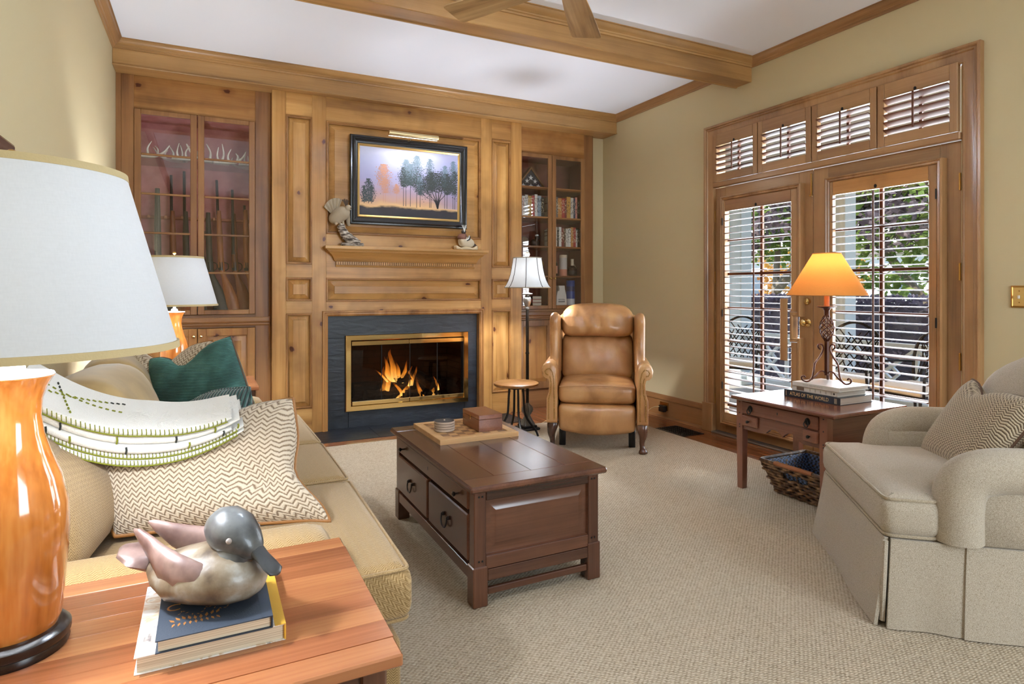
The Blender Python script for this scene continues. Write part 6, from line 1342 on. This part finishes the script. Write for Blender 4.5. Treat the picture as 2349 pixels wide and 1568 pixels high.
for s in (-1, 1):
    # arm: body with outward roll
    prof = [(.292, .205), (.292, .40), (.296, .56), (.300, .615), (.315, .648), (.342, .664), (.372, .660), (.398, .640), (.410, .608), (.404, .575), (.384, .556), (.362, .552), (.352, .520), (.356, .44), (.372, .39), (.374, .205)]
    rings = []
    for y, k in ((-.030, .90), (-.022, .97), (0, 1), (.10, 1.0), (.35, 1.0), (.55, 1.0), (.62, .98)):
        cx, cz = .335, .43; rings.append([(s * (cx + (x - cx) * k), y, cz + (z - cz) * (k if k < 1 else 1)) for x, z in prof])
    m = MB(); m.loft(rings); arm = L(m, 'arm', LEA)
    m = MB(); m.add([(s * x, -.0305, z) for x, z in []], []) if False else None
    # nailheads follow the front outline
    nm = MB(); C_ = Vector((.335, .43)); pts = [Vector(p) for p in prof]
    def along(P, step):
        out = []; acc = 0
        for i in range(len(P) - 1):
            a, b = P[i], P[i + 1]; l = (b - a).length; t = -acc
            while t + step <= l + 1e-9: t += step; out.append(a.lerp(b, t / l))
            acc = l - t if t >= 0 else acc + l
            acc = max(0, l - t)
        return out
    inner = [(.312, .215), (.312, .40), (.316, .55), (.326, .602), (.346, .630), (.372, .626), (.386, .606), (.380, .585), (.362, .580)]
    outer = [(.356, .215), (.356, .385), (.340, .44), (.336, .52), (.345, .562)]
    for P in (inner, outer):
        for q in along([Vector(p) for p in P], .0125): nm.ball((s * (C_.x + (q.x - C_.x) * .93), -.031, C_.y + (q.y - C_.y) * .93), .0048, 6, 4)
    L(nm, 'nailhead_trim', BRASSD, arm)
    # wing
    poly = [(.10, .60), (.185, .665), (.225, .76), (.225, .88), (.205, .96), (.235, 1.015), (.31, 1.025), (.60, .985), (.72, .93), (.64, .52), (.30, .52)]
    m = MB(); puff(m, poly, 0, .062, .03, .01, fill=.05, T=lambda u, v, h: (s * (.290 + h + .03 * max(0, (.45 - u)) + .02 * max(0, v - .62)), u, v)); L(m, 'wing', LEA)
    # cabriole leg
    m = MB(); m.tube(smooth_path([(s * .325, .03, .215), (s * .330, .012, .180), (s * .336, .004, .130), (s * .330, .014, .080), (s * .332, .008, .040), (s * .336, -.004, .015), (s * .337, -.006, .0)], 3), [.040, .041, .042, .041, .038, .034, .030, .026, .022, .020, .0185, .018, .019, .022, .028, .032, .034, .032, .026], 12); m.v = [(x, y, max(0, z)) for x, y, z in m.v]; L(m, 'leg', plain('mahogany_dark', srgb(44, 24, 18), .22, coat=0) if False else DARKW['z'])
    m = MB(); m.box(s * .24, s * .29, .16, .21, 0.0, .16, .004); L(m, 'inner_foot', BLACK)
    m = MB(); m.tube([(s * .29, .66, .22), (s * .29, .68, 0)], [.028, .02], 8); m.v = [(x, y, max(0, z)) for x, y, z in m.v]; L(m, 'leg', DARKW['z'])
m = MB(); m.box(-.28, .28, .10, .60, .19, .345, .01); L(m, 'seat_frame', LEA)
# ---------------------------------------------------------------- stool table and floor lamp
st = thing('round_stool', 'small round wooden stool table with bent iron legs by the floor lamp', 'stool', (2.25, 4.42, RZ))
MB().lathe([(0, .436), (.165, .436), (.178, .440), (.184, .449), (.182, .459), (.172, .465), (0, .466)], 40, (2.25, 4.42, 0)).build('seat', PINED['x'], st, smooth=40)
MB().lathe([(0, .41), (.05, .41), (.05, .436), (0, .436)], 16, (2.25, 4.42, 0)).build('hub', IRON, st)
for a in (-12, 78, 168, 258):
    a = R(a); f = lambda r, z: (2.25 + r * cos(a), 4.42 + r * sin(a), z)
    MB().tube(smooth_path([f(.055, .43), f(.062, .36), f(.066, .27), f(.075, .20), f(.115, .13), f(.165, .065), f(.185, RZ + .005)], 4), .0095, 8).build('leg', IRON, st)
fl_ = thing('floor_lamp', 'dark metal floor lamp with white ribbed bell shade beside the recliner', 'lamp', (2.48, 4.66, RZ))
o = fl_; c = (2.48, 4.66, 0)
MB().box(2.395, 2.565, 4.575, 4.745, RZ, .034, .008).box(2.415, 2.545, 4.595, 4.725, .034, .052, .006).build('plinth', IRON, o)
m = MB(); pr = [(0, .052), (.062, .052), (.060, .060), (.045, .085), (.028, .118), (.024, .135), (.034, .148), (.044, .170), (.046, .190), (.036, .212), (.020, .226), (.013, .240), (0, .24)]
vs = []; n = len(pr); sg = 32
for i in range(sg):
    a = 2 * pi * i / sg; fl2 = 1 + .10 * cos(i / sg * 2 * pi * 16)
    for r, z in pr: vs.append((c[0] + r * cos(a) * fl2, c[1] + r * sin(a) * fl2, z))
m.add(vs, [(i * n + q, (i + 1) % sg * n + q, (i + 1) % sg * n + q + 1, i * n + q + 1) for i in range(sg) for q in range(n - 1)]); m.build('fluted_base', PEWTER, o, smooth=50)
MB().lathe([(.0, .24), (.0135, .24), (.0135, .66), (.017, .662), (.017, .672), (.0135, .674), (.0135, 1.05), (0, 1.05)], 14, c).build('pole', IRON, o, smooth=50)
MB().lathe([(0, 1.045), (.020, 1.045), (.022, 1.056), (.017, 1.066), (.026, 1.085), (.036, 1.110), (.036, 1.135), (.026, 1.155), (.018, 1.160), (.018, 1.168), (.045, 1.172), (.046, 1.180), (.020, 1.186), (.014, 1.19), (.014, 1.25), (0, 1.25)], 20, c).build('urn', PEWTER, o, smooth=50)
prof = [(.199, 1.232), (.182, 1.255), (.163, 1.292), (.147, 1.34), (.136, 1.39), (.128, 1.44), (.121, 1.488)]
MB().lathe(prof, 48, c, close=False).build('shade', shade_mat('bell_shade', srgb(206, 206, 206), .010), o, smooth=60)
DTR = plain('dark_braid', srgb(58, 46, 38), .8)
for k in range(8): a = k * pi / 4 + .22; MB().tube([(c[0] + (r + .001) * cos(a), c[1] + (r + .001) * sin(a), z) for r, z in prof], .0028, 5).build('rib', DTR, o)
m = MB(); m.tube([(c[0] + .198 * cos(a * pi / 20), c[1] + .198 * sin(a * pi / 20), 1.232) for a in range(40)], .004, 5, closed=True); m.tube([(c[0] + .122 * cos(a * pi / 20), c[1] + .122 * sin(a * pi / 20), 1.488) for a in range(40)], .004, 5, closed=True); m.build('rim_trim', plain('taupe_trim', srgb(150, 138, 120), .8), o)
m = MB()
for a in range(3): m.tube([(c[0], c[1], 1.485), (c[0] + .121 * cos(a * 2.094), c[1] + .121 * sin(a * 2.094), 1.486)], .002, 5)
m.tube([(c[0], c[1], 1.25), (c[0], c[1], 1.50)], .004, 6); m.build('harp', BRASSD, o)
MB().ball((c[0], c[1], 1.522), .022, 12, 9).lathe([(0, 1.49), (.01, 1.49), (.006, 1.503), (0, 1.505)], 10, c).build('finial', plain('pearl_finial', srgb(206, 198, 186), .25), o, smooth=60)
light('floor_lamp_bulb', 'POINT', (c[0], c[1], 1.36), (0, 0, 0), 19, (.86, .92, 1.0), shadow_soft_size=.03)
# ---------------------------------------------------------------- writing table
ds = thing('side_table', 'reddish wooden side table with drawers and scalloped apron by the doors', 'side table', (3.17, 2.40, RZ))
MB().box(2.862, 3.480, 2.048, 2.742, .552, .574, .006).build('tabletop', DESKW['y'], ds)
for x in (2.900, 3.398):
    for y in (2.118, 2.682): m = MB(); m.loft([[(x + .0225 + sx * w, y + .0225 + sy * w, z) for sx, sy in ((-1, -1), (1, -1), (1, 1), (-1, 1))] for w, z in ((.019, RZ), (.0225, .36), (.0225, .552))]); m.build('leg', DESKW['z'], ds, smooth=20)
ap = [(2.6825, .552), (2.6825, .375), (2.54, .375), (2.515, .382), (2.49, .405), (2.46, .416), (2.435, .412), (2.41, .395), (2.40, .383), (2.39, .395), (2.365, .412), (2.34, .416), (2.31, .405), (2.285, .382), (2.26, .375), (2.1625, .375), (2.1625, .552)]
m = MB(); m.prism(ap, 'x', 2.906, 2.924); m.build('scalloped_apron', DESKW['y'], ds, smooth=0)
MB().box(2.9445, 3.3985, 2.124, 2.140, .375, .552).build('end_board', DESKW['x'], ds); MB().box(2.9445, 3.3985, 2.705, 2.720, .375, .552).build('end_board', DESKW['x'], ds); MB().box(3.405, 3.42, 2.1625, 2.6825, .375, .552).build('back_board', DESKW['y'], ds)
def ddr(y0, y1, z0, z1): return MB().box(2.889, 2.907, y0, y1, z0, z1, .005).build('drawer', DESKW['y'], ds)
d = ddr(2.166, 2.679, .470, .545)
for y in (2.612, 2.226):
    m = MB(); m.lathe([(0, 0), (.017, 0), (.016, .003), (0, .004)], 14); m.v = [(2.889 - c_, y + a, .508 + b * 1.2) for a, b, c_ in m.v]; m.tube(smooth_path([(2.882, y, .520), (2.876, y - .012, .500), (2.875, y - .010, .484), (2.875, y, .480), (2.875, y + .010, .484), (2.876, y + .012, .500), (2.882, y, .520)], 3), .003, 6); m.build('drop_pull', IRON, d)
MB().box(2.8882, 2.8895, 2.418, 2.424, .506, .520, .0004).build('keyhole', IRON, d)
for y0, y1 in ((2.566, 2.679), (2.166, 2.262)):
    d = ddr(y0, y1, .398, .462); m = MB(); m.lathe([(0, 0), (.004, 0), (.004, .008), (.009, .014), (.008, .020), (0, .023)], 10); m.v = [(2.889 - c_, (y0 + y1) / 2 + a, .430 + b) for a, b, c_ in m.v]; m.build('knob', IRON, d)
m = MB()
for y in (2.140, 2.704):
    for z in (.535, .47, .40, .385): m.lathe([(0, 0), (.004, 0), (.0035, .001), (0, .001)], 8); m.v[-32:] = [(2.900 - c_, y + a, z + b) for a, b, c_ in m.v[-32:]]
m.build('dowel_pegs', IRON, ds)
# basket
bk_ = thing('woven_basket', 'woven brown seagrass basket on the rug under the side table', 'basket', (3.17, 2.38, RZ))
WV = NT('seagrass'); nz = WV.n('TexNoise', Vector=WV.coord(), Scale=28.0, Detail=3.0).outputs[0]; WV.set(Base_Color=WV.ramp(nz, [(.3, srgb(44, 28, 20)), (.5, srgb(96, 66, 44)), (.72, srgb(160, 124, 84))]), Roughness=.6)
def bper(t, z):  # perimeter point of the flaring basket
    k = (z - RZ) / .19; x0, x1, y0, y1 = lerp(3.035, 2.965, k), lerp(3.30, 3.37, k), lerp(2.20, 2.13, k), lerp(2.55, 2.61, k)
    Lx, Ly = x1 - x0, y1 - y0; s = (t % 1) * 2 * (Lx + Ly)
    if s < Ly: return (x0, y0 + s)
    s -= Ly
    if s < Lx: return (x0 + s, y1)
    s -= Lx
    if s < Ly: return (x1, y1 - s)
    return (x1 - (s - Ly), y0)
def strand(z, ph, r, t0=0.0, t1=1.0, mb=None):
    n = int(90 * (t1 - t0)); pts = []
    for i in range(n + (0 if t1 - t0 >= 1 else 1)):
        t = t0 + (t1 - t0) * i / n; x, y = bper(t, z); w = sin(i * pi / 2 + ph) * .0065; cx, cy_ = 3.168, 2.37; dx, dy = x - cx, y - cy_; l = math.hypot(dx, dy); pts.append((x + dx / l * w, y + dy / l * w, z + .003 * sin(i * 1.3 + ph)))
    mb.tube(pts, r, 5, closed=(t1 - t0 >= 1))
m = MB(); GAP = (.085, .195)
for i in range(10):
    z = RZ + .012 + i * .0182
    if 6 <= i <= 7: strand(z, (i % 2) * pi, .0095, GAP[1], 1 + GAP[0], m)
    else: strand(z, (i % 2) * pi, .0095, mb=m)
for k in range(22): t = k / 22; P = [(*bper(t, RZ + .005), RZ + .005), (*bper(t, RZ + .19), RZ + .19)]; m.tube(P, .004, 4)
o = m.build('weave', WV.mat, bk_, smooth=70); o['kind'] = 'stuff'
n = 60; MB().tube([(*bper(k / n, RZ + .192), RZ + .192) for k in range(n)], .010, 7, closed=True).build('rim', WV.mat, bk_); MB().tube([(*bper(lerp(.07, .21, k / 8), RZ + .192), RZ + .194) for k in range(9)], .013, 8).build('handle_wrap', plain('tan_wrap', srgb(156, 98, 60), .7, bump=1.0, bscale=120), bk_)
MB().box(3.04, 3.295, 2.205, 2.545, RZ + .001, RZ + .01).build('bottom', WV.mat, bk_)
lnr = NT('navy_lining'); lc_ = lnr.n('TexChecker', Vector=lnr.coord(rnd=False), Color1=srgb(26, 32, 48), Color2=srgb(92, 116, 168), Scale=70.0).outputs[0]; lnr.set(Base_Color=lc_, Roughness=.5)  # dark lining; its blue paints in reflected outdoor light
m = MB(); vs = []
for z in (RZ + .012, RZ + .185):
    k = (z - RZ) / .19; q = .012; vs += [(lerp(3.035, 2.965, k) + q, lerp(2.20, 2.13, k) + q, z), (lerp(3.30, 3.37, k) - q, lerp(2.20, 2.13, k) + q, z), (lerp(3.30, 3.37, k) - q, lerp(2.55, 2.61, k) - q, z), (lerp(3.035, 2.965, k) + q, lerp(2.55, 2.61, k) - q, z)]
m.add(vs, [(0, 1, 5, 4), (1, 2, 6, 5), (2, 3, 7, 6), (3, 0, 4, 7)]); m.build('liner', lnr.mat, bk_, smooth=0)
# books under the desk lamp
ZD = .574
NAVY = plain('navy_jacket', srgb(30, 40, 54), .3); IVORY = plain('ivory_jacket', srgb(226, 226, 222), .35); GREYJ = plain('pale_grey_jacket', srgb(214, 212, 206), .35); PW = pagemat('white_pages', srgb(196, 186, 176), srgb(228, 222, 214))
b1 = big_book('atlas_book', 'large navy atlas at the bottom of the stack under the orange lamp', 3.135, 3.420, 2.210, 2.577, ZD, ZD + .041, NAVY, NAVY, PW, '-x')
text('ATLAS OF THE WORLD', 'spine_title', .030, plain('gold_ink', srgb(232, 200, 140), .4), b1, basis((3.1343, 2.408, ZD + .0205), (0, -1, 0), (0, 0, 1)), .0002, width=.255)
m = MB()
for y in (2.232, 2.238, 2.244): m.box(3.1342, 3.1347, y - .001, y + .001, ZD + .006, ZD + .035)
m.box(3.1342, 3.1347, 2.560, 2.563, ZD + .006, ZD + .035); m.build('spine_rules', plain('gold_rule', srgb(220, 196, 150), .4), b1)
b2 = big_book('photo_book', 'middle white book with photo spine in the lamp stack', 3.150, 3.400, 2.235, 2.533, ZD + .0412, ZD + .070, IVORY, GREYJ, PW, '-x')
m = MB(); m.box(3.1492, 3.1497, 2.450, 2.500, ZD + .046, ZD + .066); m.build('spine_photo', plain('photo_brown', srgb(96, 76, 60), .5), b2)
m = MB(); rr = random.Random(2)
for k in range(5): y = 2.41 - k * .034; m.box(3.1492, 3.1497, y - .003, y + .003, ZD + .048, ZD + .064)
m.lathe([(0, 0), (.006, 0), (0, .0001)], 10); m.v[-30:] = [(3.1495, 2.258 + a, ZD + .056 + b) for a, b, c_ in m.v[-30:]]; m.build('spine_print', plain('grey_ink', srgb(170, 166, 160), .5), b2)
b3 = big_book('cream_book', 'top cream book of the stack directly under the lamp feet', 3.145, 3.405, 2.222, 2.527, ZD + .0702, ZD + .094, IVORY, IVORY, PW, '-x')
text('WILD ABUNDANCE', 'spine_title', .013, plain('silver_ink', srgb(176, 172, 166), .5), b3, basis((3.1443, 2.39, ZD + .082), (0, -1, 0), (0, 0, 1)), .0001, width=.13)
ZL = ZD + .0942
# wrought iron lamp
dl = thing('desk_lamp', 'wrought iron scroll lamp with orange cone shade on the book stack', 'lamp', (3.262, 2.385, ZL)); c = (3.262, 2.385)
for a in (153, 273, 33):
    a = R(a); f = lambda r, z: (c[0] + 1.15 * r * cos(a), c[1] + 1.15 * r * sin(a), ZL + z)
    path = smooth_path([f(.034, .198), f(.045, .214), f(.038, .228), f(.022, .222), f(.018, .195), f(.035, .155), f(.060, .115), f(.066, .070), f(.075, .030), f(.098, .008), f(.122, .016), f(.128, .034), f(.116, .042), f(.110, .034)], 4)
    MB().tube(path, .005, 8, flat=(.0075, .0045)).build('leg', RUSTIRON, dl, smooth=60)
    path = smooth_path([f(.008, .055), f(.016, .068), f(.035, .066), f(.055, .042), f(.078, .020)], 4); MB().tube(path, .005, 8, flat=(.007, .004)).build('brace', RUSTIRON, dl, smooth=60)
MB().tube([(c[0], c[1], ZL + .045), (c[0], c[1], ZL + .265)], .011, 4, flat=(.0085, .0085)).build('stem', RUSTIRON, dl)
for k in range(8):
    pts = []
    for i in range(17): t = i / 16; a = k * pi / 4 + t * 4.2; r = .009 + .030 * sin(pi * t) ** .9; pts.append((c[0] + r * cos(a), c[1] + r * sin(a), ZL + .245 + t * .155))
    MB().tube(pts, .0032, 6).build('twist_bar', RUSTIRON, dl, smooth=60)
MB().lathe([(0, .395), (.014, .395), (.014, .425), (.020, .432), (.020, .438), (.052, .446), (.053, .450), (.012, .452), (0, .452)], 24, (c[0], c[1], ZL)).build('drip_pan', RUSTIRON, dl, smooth=50)
MB().lathe([(0, .452), (.0145, .452), (.0145, .55), (0, .55)], 14, (c[0], c[1], ZL)).build('candle_sleeve', plain('tan_sleeve', srgb(196, 120, 66), .7), dl, smooth=50)
z0, z1 = 1.184 - ZL, 1.428 - ZL
OSH = shade_mat('parchment_shade', srgb(198, 132, 66), .30, weave=False)
MB().lathe([(.214, z0), (.075, z1)], 56, (c[0], c[1], ZL), close=False).build('shade', OSH, dl, smooth=60)
m = MB(); m.tube([(c[0] + .214 * cos(a * pi / 24), c[1] + .214 * sin(a * pi / 24), ZL + z0) for a in range(48)], .003, 5, closed=True); m.tube([(c[0] + .075 * cos(a * pi / 24), c[1] + .075 * sin(a * pi / 24), ZL + z1) for a in range(48)], .003, 5, closed=True); m.build('rim', plain('shade_rim', srgb(196, 130, 60), .7), dl)
m = MB()
for a in range(3): m.tube([(c[0], c[1], ZL + z1 - .01), (c[0] + .075 * cos(a * 2.1), c[1] + .075 * sin(a * 2.1), ZL + z1)], .002, 5)
m.tube([(c[0], c[1], ZL + .55), (c[0], c[1], ZL + z1)], .003, 6); m.build('harp', BRASSD, dl)
light('desk_lamp_bulb', 'POINT', (c[0], c[1], 1.335), (0, 0, 0), 1.5, (1, .80, .55), shadow_soft_size=.03)
# ---------------------------------------------------------------- upholstered armchair
AC = tweed('oatmeal_tweed', srgb(148, 132, 110), srgb(208, 196, 177), 430, bump=.6)
ACW = tweed('oatmeal_welt', srgb(146, 130, 106), srgb(196, 180, 156), 300)
ac = thing('upholstered_armchair', 'oatmeal tweed roll arm chair with skirt at the right edge', 'armchair', (2.4535, 1.685, RZ), R(-130))
def A(m, name, mat=None, parent=None, sm=60): return m.build(name, mat or AC, parent or ac, world=False, smooth=sm)
# seat T-cushion
poly = [(-.425, -.012), (.425, -.012), (.425, .190), (.300, .200), (.295, .70), (-.295, .70), (-.300, .200), (-.425, .190)]
m = MB(); puff(m, poly, .312, .462, .05, .045, fill=.05); ol = m.outline; o = A(m, 'seat_cushion')
for z in (.452, .322): A(MB().tube([(p.x, p.y, z) for p in ol], .0065, 6, closed=True), 'welt', ACW, o)
# skirt panels, each flaring to the floor
def panel(p0, p1, zt, zb, out, name='skirt_panel', wav=.006, th=.012):
    p0, p1 = Vector(p0), Vector(p1); e = (p1 - p0).normalized(); nrm = Vector((e.y, -e.x)); n = 12; m = MB(); rings = []
    for i in range(n + 1):
        t = i / n; q = p0.lerp(p1, t); pr = []
        ex = .022 * (t - .5) * 2
        for k in range(6):
            f = k / 5; w = wav * sin(t * 9 + 1) * f; z = lerp(zt, zb, f); s = q + nrm * (out * f ** 1.2 + w) + e * ex * f; pr.append((s.x, s.y, z))
        for k in range(5, -1, -1):
            f = k / 5; w = wav * sin(t * 9 + 1) * f; z = lerp(zt, zb, f); s = q + nrm * (out * f ** 1.2 + w - th) + e * ex * f; pr.append((s.x, s.y, z))
        rings.append(pr)
    m.loft(rings); return A(m, name, sm=50)
panel((-.415, .0), (.408, .0), .312, .004, .045)
panel((.420, .018), (.429, .272), .312, .004, .026); panel((.433, .250), (.440, .80), .312, .004, .030, 'skirt_panel')
panel((-.425, .80), (-.420, .018), .312, .004, .035); panel((.42, .815), (-.42, .815), .312, .004, .03)
A(MB().box(-.405, .405, .02, .79, .06, .315, .01), 'frame')
A(MB().tube([(.424, -.002, .306), (.424, -.012, .02)], .010, 6), 'pleat_fold', AC); 
for s in (-1, 1):
    path = smooth_path([(s * .388, .80, .578), (s * .388, .62, .574), (s * .388, .45, .572), (s * .388, .345, .566), (s * .386, .278, .540), (s * .384, .248, .490), (s * .384, .240, .420), (s * .384, .240, .318)], 4)
    m = MB(); m.tube(path, [.080] * len(path), 18); A(m, 'arm')
    A(MB().box(s * .300, s * .428, .238, .80, .30, .56, .02), 'arm_side')
bk2 = lambda q: Vector((q.x * (1 - .20 * max(0, (q.z - .62) / .35) ** 2), q.y + .30 * (q.z - .45) + .05 * (q.x / .32) ** 2 * -1, q.z - .07 * (q.x / .32) ** 2 * max(0, (q.z - .6) / .3)))
m = MB(); m.rbox(-.33, .33, .54, .72, .45, .945, .085, 8, crown=(0, .055, .03), fn=bk2); A(m, 'back_cushion')
m = MB(); m.rbox(-.39, .39, .68, .82, .30, .93, .06, 6, fn=bk2); A(m, 'back_frame')
# pillow in the armchair
HB2 = chevron('brown_herringbone', srgb(96, 78, 60), srgb(196, 178, 150), 'x', 'y', 50, 88, .9, bump=.9, thr=.40, soft=.28)
X_ = Vector((-.643, -.766, 0)); Y_ = Vector((.766, -.643, 0)); O_ = Vector((2.4535, 1.685, 0))
def WP(x, y, z): return O_ + X_ * x + Y_ * y + Vector((0, 0, z))
pillow('chair_pillow', 'brown herringbone pillow leaning in the oatmeal armchair', (WP(.20, .40, .475), WP(-.25, .36, .480), WP(-.24, .56, .82), WP(.24, .60, .80)), .15, HB2, PIPED, .005, .05, fn=lambda p, u, v: p + Vector((0, -.06 * math.exp(-((u - .35) ** 2) / .08) * max(0, v) ** 2, 0)))
# ---------------------------------------------------------------- ceiling fan
fn_ = thing('ceiling_fan', 'ceiling fan with oak grained blades at the top edge', 'ceiling fan', (1.40, 2.26, 2.50)); c = (1.40, 2.26, 0)
MB().lathe([(0, 2.60), (.07, 2.60), (.11, 2.64), (.12, 2.70), (.10, 2.76), (.04, 2.80), (0, 2.80)], 28, c).build('motor', BRASSD, fn_, smooth=40); MB().lathe([(.0, 2.80), (.016, 2.80), (.016, 2.98), (.06, 2.99), (.07, 3.049), (0, 3.049)], 20, c).build('down_rod', BRASSD, fn_, smooth=40)
for k in range(5):
    a = R(49 + 72 * k); u = Vector((cos(a), sin(a), 0)); w = Vector((-u.y, u.x, 0)); tl = .13; zc = 2.56
    bp = lambda r, s, h: Vector(c) + u * r + w * s * cos(tl) + Vector((0, 0, zc + s * sin(tl) + h)); m = MB(); rings = []
    for r, hw in ((.17, .052), (.19, .058), (.30, .066), (.45, .074), (.60, .079), (.622, .076), (.63, .066)): rings.append([bp(r, -hw, -.003), bp(r, hw, -.003), bp(r, hw, .003), bp(r, -hw, .003)])
    m.loft(rings)
    ob = thing('tmp', None, None) if False else None
    b = bpy.data.objects.new('blade_mount', None)
    me = m; o = me.build('blade', BLADE['x'], fn_, smooth=20)
    # align the grain with the blade: rotate the mesh data frame
    loc = Vector((c[0], c[1], zc)); base = fn_.location
    Mr = Matrix.Translation(loc - base) @ Matrix.Rotation(a, 4, 'Z'); o.data.transform(Mr.inverted()); o.matrix_local = Mr
    m = MB(); m.loft([[bp(r, s * hw, hh) for s, hh in ((-1, .004), (1, .004), (1, .010), (-1, .010))] for r, hw in ((.08, .018), (.15, .014), (.20, .030), (.24, .012))]); m.build('blade_bracket', BRASSD, fn_)
MB().lathe([(0, 2.806), (.020, 2.806), (.105, 2.830), (.135, 2.852), (.130, 2.852), (.10, 2.836), (.0, 2.82)], 28, c).build('added_fill_bowl', BRASSD, fn_, smooth=40)  # made-up bowl, added to hold the fill light
light('added_fan_fill', 'AREA', (1.40, 2.26, 2.858), (R(180), 0, 0), 270, (.76, .89, 1.0), shape='DISK', size=.24, spread=R(115))  # added overhead fill, out of frame; the fan has no known lamp
